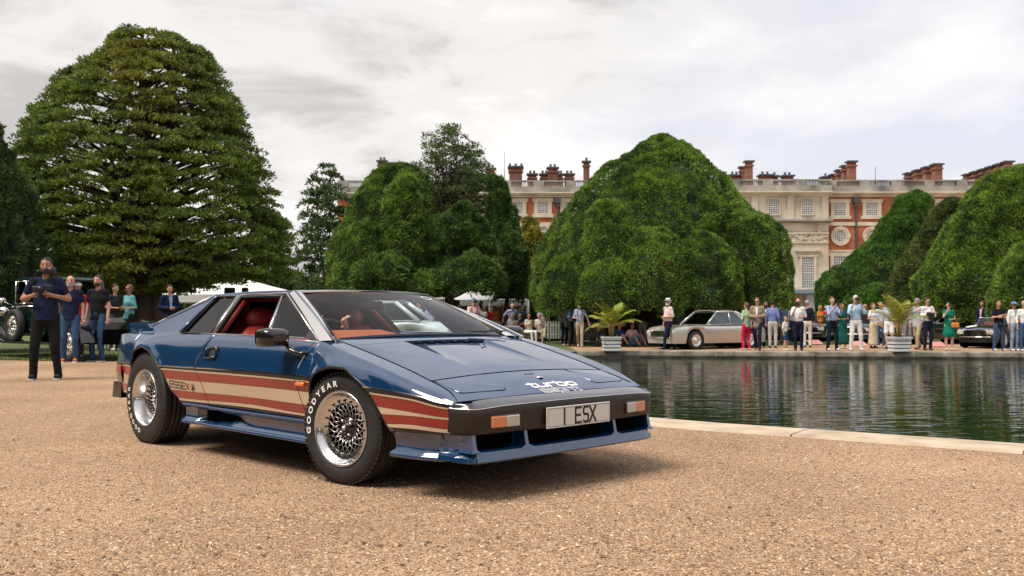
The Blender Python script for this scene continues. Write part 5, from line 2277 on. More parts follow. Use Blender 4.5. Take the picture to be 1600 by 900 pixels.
def build_trees():
    DK, LT = (.016, .034, .010), (.062, .118, .022)
    # --- the tall open yew behind the people on the left
    d = 30
    k = d / 1465.6
    X0 = gx(225, d)

    def pr(py, xl, xr):
        return (gz_(py, d), X0 - gx(xl, d), gx(xr, d) - X0)
    prof = [pr(462, 80, 260), pr(446, 52, 330), pr(434, 46, 450), pr(422, 44, 476), pr(400, 42, 470), pr(350, 36, 458), pr(300, 32, 440), pr(245, 29, 414), pr(200, 48, 390), pr(175, 62, 379), pr(140, 88, 362), pr(105, 135, 348), pr(80, 160, 330), pr(62, 172, 300), pr(48, 188, 262), pr(43, 198, 240)]
    prof = [(z, a, b) for z, a, b in prof]

    def gap(P):
        # thin band just inside the right of the top and scattered windows
        xx = P[:, 0] / k + 225
        yy = 495.2 - (P[:, 2] - CAM_H + 0) / k
        g = np.zeros(len(P))
        g = np.maximum(g, .45 * np.exp(-(((xx - 265) / 45) ** 2 + ((yy - 115) / 55) ** 2)))
        g = np.maximum(g, .5 * (vnoise(P, .8, 44) > .62))
        g = np.maximum(g, .62 * (vnoise(P * np.array([1, .12, 1.7]), 1.25, 91) > .58))
        return np.where(P[:, 1] > .5, np.maximum(g, .72), np.maximum(g, .12))
    pad_tree('yew_tree', X0, d, 0, prof, 2500, .24, .050, 72, (.028, .056, .013), (.23, .31, .045),
             'tall open yew with layered boughs and sunlit tips painted yellow on the left', seed=5, trunk_r=.52, rot=math.atan2(575, 1465), ratio=.9, yellow=((.34, .25, .03), .6, lambda P: (2.5 - P[:, 0]) / 4.0), stems=6,
             gap=gap, fill=.72, branch_n=260, trunk_h=2.1, droop=.38, flat=.13)
    # --- dark tree at the left edge
    d = 25
    lobed_tree('yew_tree', [Lobe(gx(-40, d), d, .95, gz_(170, d) - .9, 1.95, 1.9, p=1.5, q=1.5, tuck=.25), Lobe(gx(10, d), d - .6, .9, gz_(290, d) - .9, 1.2, 1.1, p=2.2, q=1.8, tuck=.3)],
               36000, .055, (.014, .036, .016), (.05, .10, .036), 'dark green tree cut off by the left edge of the view', seed=11, rough=.22, trunk=[(gx(-20, d), d, .22, 2.4)], skirt=.5)
    # --- slim dark conifer between the first two yews
    d = 55
    k2 = d / 1465.6
    X0 = gx(508, d)
    prof = [(gz_(445, d), 40 * k2, 44 * k2), (gz_(380, d), 44 * k2, 42 * k2), (gz_(330, d), 40 * k2, 40 * k2), (gz_(300, d), 30 * k2, 34 * k2), (gz_(275, d), 18 * k2, 22 * k2), (gz_(255, d), 6 * k2, 10 * k2)]
    pad_tree('conifer_tree', X0, d, 0, prof, 150, .42, .10, 60, (.026, .050, .018), (.11, .17, .05), 'slim ragged conifer with drooping boughs between two yews', seed=9,
             trunk_r=.22, stems=2, gap=lambda P: .35 * (vnoise(P, .6, 2) > .5), fill=.3, branch_n=80, trunk_h=1.8, droop=.5)
    # --- middle clump
    d = 44
    L = lambda px, top, w, dy=0, zb=None, **kw: Lobe(gx(px, d + dy), d + dy, (gz_(455, d) if zb is None else gz_(zb, d)), gz_(top, d) - (gz_(455, d) if zb is None else gz_(zb, d)), w * (d + dy) / 1465.6, **kw)
    lobed_tree('yew_tree', [ProfLobe([(462, 514, 700), (441, 510, 702), (390, 513, 700), (353, 532, 692), (313, 554, 680), (287, 574, 664), (265, 590, 645), (256, 602, 630), (253, 614, 617)], d, 1.2),
                            L(630, 279, 42, -1.2, p=2.6, q=2.1, zb=455), L(575, 350, 50, -1.9, p=2.2, q=2.0), L(660, 423, 42, -2.8, p=2.4, q=2.1, zb=462), L(600, 400, 60, -2.6, p=2.4, q=2.1)],
               60000, .062, (.016, .048, .012), (.085, .175, .030), 'broad clipped yew mound behind the car roof, left of the tangled shrub', seed=21, rough=.12, brown=.01,
               trunk=[(gx(600, d), d, .3, 2), (gx(640, d), d, .2, 2)])
    lobed_tree('yew_tree', [L(728, 319, 40, -1.4, zb=452, p=2.8, q=2.2, tuck=.2), L(690, 350, 42, -.8, zb=450, p=2.2, q=2.2), L(755, 355, 32, -1.8, zb=447, p=2.2, q=2.0), L(735, 392, 46, -2.3, zb=455, p=2.2, q=2.0)],
               30000, .062, (.013, .040, .014), (.060, .135, .032), 'rounded dark yew in the middle of the clump beneath the tangled shrub', seed=22, rough=.16, brown=.01, trunk=[(gx(715, d), d, .25, 2), (gx(750, d), d + .5, .15, 2)], skirt=.7)
    lobed_tree('yew_tree', [ProfLobe([(462, 752, 818), (427, 750, 819), (375, 752, 817), (328, 756, 807), (300, 760, 797), (283, 764, 788), (277, 772, 780)], d, 1.6), L(795, 350, 26, .8, zb=470, p=2.4, q=2.1)],
               18000, .062, (.012, .036, .014), (.050, .115, .030), 'narrow upright dark yew at the right end of the middle clump', seed=23, rough=.12, brown=.02, trunk=[(gx(790, d), d + 1.4, .16, 2.2)], skirt=.8)
    # tangled shrub tree on top
    d = 47
    k3 = d / 1465.6
    X0 = gx(702, d)
    prof = [(gz_(330, d), 60 * k3, 82 * k3), (gz_(290, d), 60 * k3, 78 * k3), (gz_(255, d), 58 * k3, 62 * k3), (gz_(225, d), 48 * k3, 44 * k3), (gz_(205, d), 30 * k3, 30 * k3), (gz_(195, d), 12 * k3, 12 * k3)]
    pad_tree('holly_tree', X0, d, 0, prof, 330, .26, .062, 44, (.03, .056, .018), (.15, .21, .06), 'open tangled tree with bare twigs rising above the clipped yews', seed=14, trunk_r=.2, stems=9,
             gap=lambda P: .75 * (vnoise(P, .75, 6) > .45), fill=.25, branch_n=330, trunk_h=4.2, droop=.1, flat=.3)
    # small yellowish tree in the gap, in front of the palace
    d = 75
    lobed_tree('bay_tree', [Lobe(gx(830, d), d, gz_(480, d), gz_(339, d) - gz_(480, d), 19 * d / 1465.6, p=6, q=2.2), Lobe(gx(845, d), d - 1, gz_(480, d), gz_(395, d) - gz_(480, d), 24 * d / 1465.6, p=4, q=2.2)],
               9000, .11, (.04, .065, .014), (.19, .23, .04), 'small yellow green tree in the gap before the palace', seed=31, rough=.15)
    # --- the great dome
    d = 40
    L = lambda px, top, w, dy=0, zb=484, **kw: Lobe(gx(px, d + dy), d + dy, gz_(zb, d), gz_(top, d) - gz_(zb, d), w * (d + dy) / 1465.6, **kw)

    def thin(P):
        xx = P[:, 0] / P[:, 1] * 1465.6 + 800
        yy = 495.2 - (P[:, 2] - CAM_H) / P[:, 1] * 1465.6
        g = .95 * np.exp(-(((xx - 1062) / 34) ** 2 + ((yy - 252 - (xx - 1062) * .35) / 17) ** 2)) * (vnoise(P, 2.2, 4) > .42)
        g = np.maximum(g, .8 * np.exp(-(((xx - 1120) / 14) ** 2 + ((yy - 355) / 22) ** 2)) * (vnoise(P, 3, 5) > .45))
        return g
    lobed_tree('yew_tree', [ProfLobe([(484, 838, 1160), (440, 830, 1170), (415, 829, 1175), (386, 839, 1178), (351, 864, 1176), (333, 876, 1170), (304, 900, 1154), (280, 928, 1134), (265, 946, 1117), (244, 970, 1099), (228, 994, 1082), (217, 1014, 1065), (212, 1026, 1050), (210, 1036, 1040)], d, 1.0, .85),
                            ProfLobe([(482, 1100, 1243), (430, 1100, 1240), (380, 1105, 1226), (350, 1115, 1207), (336, 1130, 1187), (331, 1150, 1165)], d, -.8, 1.0),
                            L(1015, 368, 74, -2.9, p=2.2, q=2.1), L(1098, 368, 68, -2.6, p=2.2, q=2.1), L(955, 318, 66, -2.3, p=2.0, q=1.9), L(895, 392, 54, -2.2, p=2.1, q=2.0), L(1010, 262, 56, -1.1, p=2.0, q=1.8), L(1080, 300, 56, -1.5, p=2.0, q=2.0), L(955, 410, 56, -3.4, p=2.1, q=2.1)],
               190000, .046, (.015, .048, .011), (.088, .190, .028), 'biggest domed yew with many soft lobes in the centre right', seed=41, rough=.095, thin=thin, brown=.02,
               trunk=[(gx(1010, d), d, .55, 2), (gx(960, d), d + .5, .3, 2), (gx(1080, d), d + .8, .35, 2), (gx(1150, d), d, .22, 2), (gx(905, d), d, .2, 1.8)], skirt=.6)
    # --- right hand group
    d = 54
    L = lambda px, top, w, dy=0, zb=510, **kw: Lobe(gx(px, d + dy), d + dy, gz_(zb, d), gz_(top, d) - gz_(zb, d), w * (d + dy) / 1465.6, **kw)
    lobed_tree('yew_tree', [ProfLobe([(512, 1280, 1455), (467, 1276, 1458), (446, 1278, 1460), (431, 1288, 1462), (413, 1315, 1464), (395, 1339, 1466), (377, 1360, 1466), (350, 1381, 1466), (330, 1394, 1464), (314, 1402, 1460), (305, 1416, 1450), (302, 1430, 1438)], d, 1.5, .7),
                            L(1365, 448, 48, -2.2, p=2, q=2.1)],
               52000, .068, (.014, .046, .014), (.062, .155, .030), 'dark green yew with a leaning rounded top right of the palace doorway', seed=51, rough=.08, brown=.015)
    d = 49
    lobed_tree('yew_tree', [ProfLobe([(512, 1388, 1520), (467, 1384, 1525), (425, 1399, 1530), (392, 1420, 1530), (362, 1438, 1528), (338, 1456, 1524), (318, 1472, 1516), (312, 1488, 1508), (311, 1498, 1500)], d, 0, .8)],
               30000, .065, (.022, .046, .016), (.085, .135, .038), 'thin browning yew squeezed between two greener ones', seed=52, rough=.09, brown=.06)
    d = 41
    lobed_tree('yew_tree', [ProfLobe([(500, 1438, 1790), (446, 1438, 1780), (410, 1459, 1760), (377, 1474, 1745), (350, 1489, 1730), (320, 1510, 1712), (290, 1534, 1690), (275, 1548, 1672), (265, 1575, 1650), (261, 1600, 1625)], d, .5, .8)],
               66000, .062, (.018, .056, .012), (.100, .205, .030), 'large bright green clipped yew near the right edge', seed=53, rough=.08, brown=.008, trunk=[(gx(1500, d), d, .4, 1.4)])
    d = 36
    lobed_tree('yew_tree', [ProfLobe([(512, 1550, 1705), (467, 1546, 1704), (440, 1555, 1695), (413, 1567, 1683), (392, 1585, 1665), (378, 1601, 1648), (373, 1620, 1630)], d, 0, .9)],
               22000, .058, (.018, .054, .014), (.090, .190, .034), 'lowest rounded yew cut off by the right edge', seed=54, rough=.06)
    # --- far dark hedge line and woods that close the gaps; the dome's hedge is an added wall of shade
    for (x0, x1, dd, top, lab, sd) in ((-60, 380, 70, 395, 'far dark hedge behind the marquee on the left', 61), (380, 860, 66, 452, 'far dark hedge behind the middle marquee', 62), (835, 1250, 47, 474, 'dark hedge added as a wall of shade behind the great dome', 63), (1265, 1800, 60, 492, 'dark hedge behind the parked cars on the right', 64)):
        lobes = []
        n = max(5, int((x1 - x0) / 38))
        for q in range(n):
            px = x0 + (x1 - x0) * (q + .5) / n
            lobes.append(Lobe(gx(px, dd), dd + (q % 3) * .8, -.3, gz_(top + 7 * math.sin(q * 2.1) + 4 * (q % 2), dd) + .3, 30 * dd / 1465.6, 1.6, p=4, q=2.5))
        lobed_tree('hedge', lobes, 9000 + (x1 - x0) * 22, .13, (.010, .026, .009), (.036, .070, .018), lab, cat='hedge', seed=sd, rough=.2, back=.1)
    lobes = [Lobe(-200 + 14.5 * q, 100 + 5 * math.sin(q * 2.3), -.4, 8 + 2.5 * math.sin(q * 1.9), 9.5, 5, p=3, q=2.2) for q in range(13)]
    lobed_tree('woodland', lobes, 26000, .5, (.012, .030, .010), (.036, .070, .018), 'distant wood closing the park far to the left', cat='wood', seed=66, rough=.6, back=.1)
    # --- the garden outside the view, seen only in the car's paint and glass
    for i, (x, y, h, w) in enumerate(((-11, -7, 7.0, 3.6), (-16.5, -2, 8.0, 3.6), (-5, -13, 7.5, 3.8), (3, -15, 6.0, 4.2), (-22, 5, 9.5, 4.2), (-25, 13, 10, 4.6), (-27, 22, 10, 4.6), (11, -12, 6.5, 4))):
        lobed_tree('yew_tree', [Lobe(x, y, .3, h, w, p=2.0, q=1.9), Lobe(x + 1.2, y + .5, .3, h * .6, w * .8, p=2, q=1.9)], 7000, .22, DK, LT,
                   'clipped yew outside the view, ' + ['behind the viewer on the left', 'second from the left path', 'straight behind', 'low and broad behind', 'nearest on the left lawn', 'middle of the left lawn', 'farthest on the left lawn', 'behind on the right'][i], group='yews outside the view', seed=70 + i, rough=.3, back=1.0)


build_trees()
# ---------------------------------------------------------------- the palace and things round it
BRICK = mat('orange_brick', (.27, .075, .032), rough=.9, col2=(.46, .155, .070), vscale=.7, detail=14, bump=.01, bscale=7)
BRICKD = mat('chimney_brick', (.12, .05, .035), rough=.9, col2=(.25, .10, .065), vscale=1.0, detail=8)
PSTONE = mat('cream_ashlar', (.42, .36, .28), rough=.85, col2=(.66, .60, .50), vscale=.5, detail=13)
PSTONEG = mat('weathered_parapet_stone', (.13, .13, .12), rough=.9, col2=(.40, .38, .34), vscale=.45, detail=10)
WFRAME = mat('white_sash', (.72, .70, .66), rough=.6)
WPANE = mat('old_window_glass', (.10, .12, .14), rough=.12, spec=.8)
LEAD = mat('lead_pipe', (.06, .065, .07), rough=.6)
SLATE = mat('grey_blue_canopy', (.16, .21, .27), rough=.6)


def build_palace():
    D = 134.0
    S = D / 1465.6
    X = lambda px: (px - 800) * S
    Z = lambda py: CAM_H + (495.2 - py) * S
    base = -.25
    pal = empty('palace', (X(1000), D, base), label='long red brick and cream stone palace with tall sash windows, roof balustrade and brick chimneys', cat='palace')
    ox, oz = X(1000), base

    def B(mb, x0, x1, z0, z1, y0, y1, mi=0):
        mb.box(((x0 + x1) / 2 - ox, (y0 + y1) / 2, (z0 + z1) / 2 - oz), (x1 - x0, y1 - y0, z1 - z0), mi)
    xl, xr = X(527), X(1720)
    sx0, sx1 = X(958), X(1293)
    for a, b in ((xl, sx0), (sx1, xr)):
        mb = MB()
        B(mb, a, b, base - 1, Z(302), 0, 14)
        mb.build('brick_wall', BRICK, pal)
    mb = MB()
    B(mb, sx0, sx1, base - 1, Z(303), -.7, 14)
    mb.build('stone_front', PSTONE, pal)
    # cornice: three stepped courses each section
    for (a, b, yy) in ((xl, sx0 - .5, 0), (sx0 - .5, sx1 + .5, -.7), (sx1 + .5, xr, 0)):
        mb = MB()
        B(mb, a, b, Z(308), Z(305), yy - .25, yy + .3)
        B(mb, a - .0, b, Z(305), Z(302.5), yy - .55, yy + .3)
        B(mb, a - .0, b, Z(302.5), Z(300.6), yy - .85, yy + .3)
        mb.build('cornice', PSTONE, pal)
        mb = MB()
        B(mb, a, b, Z(300.6), Z(291), yy - .30, yy + .5)
        B(mb, a, b, Z(283.4), Z(281.2), yy - .22, yy + .35)
        mb.build('parapet', PSTONEG, pal)
    # balusters and dies
    mbb = MB()
    die = MB()
    px = 528
    while px < 1600:
        yy = -.7 if 958 < px < 1293 else 0
        B(die, X(px), X(px + 16), Z(291.2), Z(281.6), yy - .27, yy + .4)
        for k in range(14):
            q = px + 17.6 + k * 2.35
            B(mbb, X(q), X(q + 1.05), Z(291), Z(283.3), yy - .05, yy + .15)
        px += 51
    die.build('parapet_dies', PSTONEG, pal, kind='stuff')
    mbb.build('balusters', PSTONEG, pal, kind='stuff')
    # string courses on the brick
    for (a, b) in ((xl, sx0), (sx1, xr)):
        mb = MB()
        B(mb, a, b, Z(353), Z(347.5), -.18, .1)
        mb.build('string_course', PSTONE, pal)
        mb = MB()
        B(mb, a, b, Z(394), Z(391), -.16, .1)
        mb.build('string_course', PSTONE, pal)
    # mid entablature, pilasters and carved frieze on the stone front
    mb = MB()
    B(mb, sx0 - .3, sx1 + .3, Z(349.5), Z(347), -1.0, .1)
    B(mb, sx0 - .5, sx1 + .5, Z(347), Z(344), -1.5, .1)
    mb.build('stone_ledge', PSTONEG, pal)
    for q in (1150, 1178, 1234, 1288):
        mb = MB()
        B(mb, X(q - 5), X(q + 5), Z(344), Z(308), -.95, -.65)
        mb.build('pilaster', PSTONE, pal)
    mb = MB()
    r = random.Random(4)
    for q in range(150):
        a = X(1130 + r.random() * 160)
        z = Z(372 + r.gauss(0, 3.2))
        mb.sphere((a - ox, -.75, z - oz), (.16 + .3 * r.random(), .16, .12 + .22 * r.random()), 7, m=4)
    mb.build('carved_frieze', PSTONE, pal, kind='stuff')
    mb = MB()
    B(mb, sx0, sx1, Z(367), Z(364), -.95, 0)
    B(mb, sx0, sx1, Z(381), Z(378.5), -.90, 0)
    B(mb, sx0, sx1, Z(362), Z(353), -.80, 0)
    mb.build('stone_bands', PSTONE, pal)

    cache = {}

    def window(cx, zc, w, h, nx, nz, sur, yy, rnd=False, arch=False):
        key = (round(w, 2), round(h, 2), nx, nz, rnd, sur)
        wn = bpy.data.objects.new('window', None)
        COL.objects.link(wn)
        wn.parent = pal
        wn.location = (cx - ox, yy, zc - oz)
        if key not in cache:
            ms = []
            mb = MB()
            if rnd:
                R = w / 2
                n = 28
                for a, b, y0, y1 in ((R, R + sur, -.16, .02), (R + sur * .55, R + sur, -.24, -.15)):
                    mb.lathe([(a, y1), (a, y0), (b, y0), (b, y1)], n, axis='Y', smooth=False)
                for q in range(4):
                    t = q * PI / 2
                    mb.box((math.cos(t) * (R + sur * .6), -.2, math.sin(t) * (R + sur * .6)), (sur * .9, .16, sur * .9), rz=0)
            else:
                t = sur
                mb.box((-w / 2 - t / 2, -.08, 0), (t, .24, h + 2 * t))
                mb.box((w / 2 + t / 2, -.08, 0), (t, .24, h + 2 * t))
                mb.box((0, -.08, h / 2 + t / 2), (w, .24, t))
                mb.box((0, -.10, -h / 2 - t / 2), (w, .28, t))
                if sur > .3:
                    for sx in (-1, 1):
                        for sz in (-1, 1):
                            mb.box((sx * (w / 2 + t * 1.1), -.085, sz * (h / 2 + t * .55)), (t * .7, .2, t * .9))
            ms.append(('surround', mb.mesh('surround'), PSTONE))
            mb = MB()
            if rnd:
                mb.lathe([(0, .12), (w / 2, .12)], 28, axis='Y')
            else:
                mb.add([(-w / 2, .12, -h / 2), (w / 2, .12, -h / 2), (w / 2, .12, h / 2), (-w / 2, .12, h / 2)], [(0, 1, 2, 3)])
            # panes must sit outside the wall face
            mb.v = [(a, b - .15, c) for a, b, c in mb.v]
            ms.append(('pane', mb.mesh('pane'), WPANE))
            mb = MB()
            bw = .055
            for i in range(nx + 1):
                x = -w / 2 + w * i / nx
                hh = h
                if rnd:
                    hh = 2 * math.sqrt(max((w / 2) ** 2 - x * x, 0))
                    if hh < .1:
                        continue
                mb.box((x, -.06, 0), (bw * (1.6 if i in (0, nx) else 1), .05, hh))
            for i in range(nz + 1):
                z = -h / 2 + h * i / nz
                ww = w
                if rnd:
                    ww = 2 * math.sqrt(max((h / 2) ** 2 - z * z, 0))
                    if ww < .1:
                        continue
                mb.box((0, -.063, z), (ww, .05, bw * (1.8 if (i in (0, nz) or (not rnd and i == nz // 2)) else 1)))
            ms.append(('glazing_bars', mb.mesh('glazing_bars'), WFRAME))
            for n_, me, m in ms:
                me.materials.append(m)
            cache[key] = ms
        for n_, me, m in cache[key]:
            o = bpy.data.objects.new(n_, me)
            COL.objects.link(o)
            o.parent = wn

    cols_b = [px for px in (1314, 1364, 1414, 1464, 1514, 1564)]
    cols_l = [889.6, 848.6, 808.6, 768, 727, 686, 645, 604, 563]
    for q in cols_b:
        window(X(q), Z(327.0), 18 * S, 20 * S, 6, 6, 5.6 * S, 0)
        window(X(q), Z(369.3), 17 * S, 17 * S, 6, 6, 6.5 * S, 0, rnd=True)
        window(X(q), Z(427), 21 * S, 52 * S, 6, 13, 6 * S, 0)
    for q in cols_l:
        window(X(q), Z(324.5), 16 * S, 18 * S, 6, 6, 6 * S, 0)
        window(X(q), Z(361), 11 * S, 13 * S, 4, 4, 5 * S, 0, rnd=False)
        window(X(q), Z(420), 18 * S, 50 * S, 6, 12, 5 * S, 0)
    for q in (1052, 1104, 1156.5, 1208.5, 1260.5):
        window(X(q), Z(324), 17 * S, 24 * S, 6, 8, 1.6 * S, -.7)
        window(X(q), Z(427), 19 * S, 48 * S, 6, 12, 3.4 * S, -.7)
        mb = MB()
        B(mb, X(q - 20), X(q + 20), Z(394), Z(391.5), -1.1, -.65)
        B(mb, X(q - 16), X(q + 16), Z(402), Z(399.8), -.95, -.65)
        mb.build('window_hood', PSTONE, pal)
        window(X(q), Z(476), 16 * S, 16 * S, 5, 5, 2.5 * S, -.7)
    for q in (1338.5, 872, 1489):
        mb = MB()
        B(mb, X(q - 1.3), X(q + 1.3), base, Z(310), -.3, -.02)
        mb.build('downpipe', LEAD, pal)
        mb = MB()
        mb.box((X(q) - ox, -.35, Z(313) - oz), (9 * S, .5, 9 * S), taper=(1, 1))
        mb.box((X(q) - ox, -.3, Z(320) - oz), (5 * S, .4, 6 * S))
        mb.build('rainwater_head', LEAD, pal)
    # chimneys
    def stack(px, w, top, dy, pots=2, m=BRICKD, slab=True):
        mb = MB()
        k = (D + dy) / D
        x = X(px) * k
        hw = w * S / 2 * k
        zt = CAM_H + (495.2 - top) * S * k
        zb = Z(300)
        mb.box((x - ox, dy, (zt + zb) / 2 - oz), (hw * 2, hw * 2, zt - zb))
        mb.box((x - ox, dy, zt - .55 - oz), (hw * 2 + .3, hw * 2 + .3, .22))
        o = mb.build('chimney_stack', m, pal)
        c = MB()
        c.box((x - ox, dy, zt + .08 - oz), (hw * 2 + .5, hw * 2 + .5, .22))
        for i in range(pots):
            xx = x + (i - (pots - 1) / 2) * hw * .9
            c.lathe([(.16, 0), (.2, .5), (.12, .55)], 8, c=(xx - ox, dy, zt + .18 - oz))
        c.build('chimney_cap', LEAD, o)
    for px, w, top, dy, pots in ((597, 12, 252, 6, 2), (722, 13, 264, 5, 2), (767, 12, 264, 5, 2), (806, 20, 262, 5, 3), (832, 13, 273, 9, 2), (851, 12, 273, 9, 2), (864, 14, 263, 6, 2), (875, 9, 273, 9, 2), (890, 13, 273, 9, 2), (917, 9, 253, 3, 1),
                                 (1133, 9, 275, 9, 2), (1149, 14, 275, 9, 2), (1197, 17, 275, 9, 2), (1212, 9, 276, 9, 1), (1232, 15, 276, 9, 2), (1292, 12, 278, 10, 1), (1452, 8, 277, 9, 1), (700, 12, 270, 8, 2)):
        stack(px, w, top, dy, pots)
    # rows of linked stacks running back from the front; the nearest stands highest in the view
    CH2 = mat('fresh_chimney_brick', (.20, .08, .05), rough=.9, col2=(.30, .14, .09), vscale=1)
    for (x0, x1, t0, t1, n, w) in ((1163, 1172, 262, 253, 2, 10), (1306, 1333, 274, 253.5, 4, 11), (1424, 1467, 272, 258, 4, 12), (1516, 1578, 274, 254, 6, 11)):
        for i in range(n):
            q = i / (n - 1)
            stack(x0 + (x1 - x0) * q, w, t0 + (t1 - t0) * q, 9 - 7 * q, 0, CH2)
    # flagpoles
    for px, top in ((788, 224), (1396, 250)):
        mb = MB()
        mb.tube([(X(px) - ox, 6, Z(300) - oz), (X(px) - ox, 6, Z(top) - oz)], [.07, .035], 6)
        mb.build('flagpole', LEAD, pal)
    # canopy over the garden door
    mb = MB()
    B(mb, X(1196), X(1279), Z(459.5), Z(454), -3.2, -.72)
    B(mb, X(1200), X(1275), Z(461), Z(459.5), -3.0, -.72)
    mb.build('door_canopy', SLATE, pal)
    mb = MB()
    B(mb, X(1252), X(1276), base, Z(461), -2.6, -.75)
    mb.build('door_porch', mat('lilac_grey_panel', (.30, .30, .35), rough=.7), pal)
    # roof slab behind the parapet
    mb = MB()
    B(mb, xl, xr, Z(303), Z(298), 1, 13)
    mb.build('roof', SLATE, pal)


build_palace()

TENT = mat('white_canvas', (.74, .74, .74), rough=.7, col2=(.80, .80, .80), vscale=1.5)
ALUP = mat('pale_tent_pole', (.55, .55, .54), rough=.4, metal=.4)
WOODW = mat('white_picket_paint', (.72, .73, .70), rough=.6, var=.1, vscale=6)


def marquee(x, y, w, dpt, eave, ridge, label, poles=4, rz=0.0, swag=True):
    g = float(ground_h(x, y))
    t = empty('marquee', (x, y, g), rz, label, 'marquee')
    mb = MB()
    n = 10
    P = []
    for i in range(n + 1):
        row = []
        for j in range(n + 1):
            a, b = i / n * 2 - 1, j / n * 2 - 1
            h = 1 - max(abs(a), abs(b))
            row.append((a * w / 2, b * dpt / 2, eave + (ridge - eave) * (h ** 1.25)))
        P.append(row)
    mb.grid(np.array(P), 0, False)
    mb.build('tent_roof', TENT, t)
    mb = MB()
    for sx, sy, L, ax in ((0, -1, w, 0), (0, 1, w, 0), (-1, 0, dpt, 1), (1, 0, dpt, 1)):
        c = (sx * w / 2, sy * dpt / 2, eave - .14)
        mb.box(c, (L if ax == 0 else .02, L if ax == 1 else .02, .30))
    mb.build('valance', TENT, t)
    for i in range(poles):
        xx = -w / 2 + w * i / (poles - 1)
        for yy in (-dpt / 2, dpt / 2):
            MB().tube([(xx * .995, yy * .99, 0), (xx * .995, yy * .99, eave)], .045, 8).build('tent_pole', ALUP, t)
    return t


d = 36.0
marquee(gx(378, 38), 38, 5.6, 5, gz_(462, 38) - 0, gz_(434, 38), 'wide low white marquee glimpsed beneath the tall open yew', 3)
marquee(gx(766, 51), 51, 4.1, 3.6, gz_(470, 51) + .25, gz_(432, 51) + .25, 'white peaked marquee with slim poles under the middle clump of yews', 3)
marquee(gx(650, 54), 54, 3.6, 3.4, gz_(466, 54) + .25, gz_(440, 54) + .25, 'white peaked marquee farther back, half behind the car roof', 2)


def picket_fence(x0, y0, x1, y1, label, h=.88):
    L = math.hypot(x1 - x0, y1 - y0)
    rz = math.atan2(y1 - y0, x1 - x0)
    f = empty('picket_fence', (x0, y0, float(ground_h(x0, y0))), rz, label, 'fence')
    for z in (.30, .78):
        MB().box((L / 2, .03, z * h), (L, .03, .07)).build('rail', WOODW, f)
    m = MB()
    m.prism([(-.035, .06), (.035, .06), (.035, h - .05), (0, h), (-.035, h - .05)], -.012, .012)
    me = m.mesh('picket')
    me.materials.append(WOODW)
    n = int(L / .125)
    for k in range(n + 1):
        o = bpy.data.objects.new('picket', me)
        COL.objects.link(o)
        o.parent = f
        o.location = (k * .125, 0, 0)
    return f


picket_fence(gx(700, 43.3), 43.3, gx(948, 43.5), 43.6, 'white picket fence behind the seated people left of the palm')
picket_fence(gx(150, 25.8), 25.8, gx(212, 25.8), 25.8, 'short white picket fence behind the young man in the black polo shirt', .95)


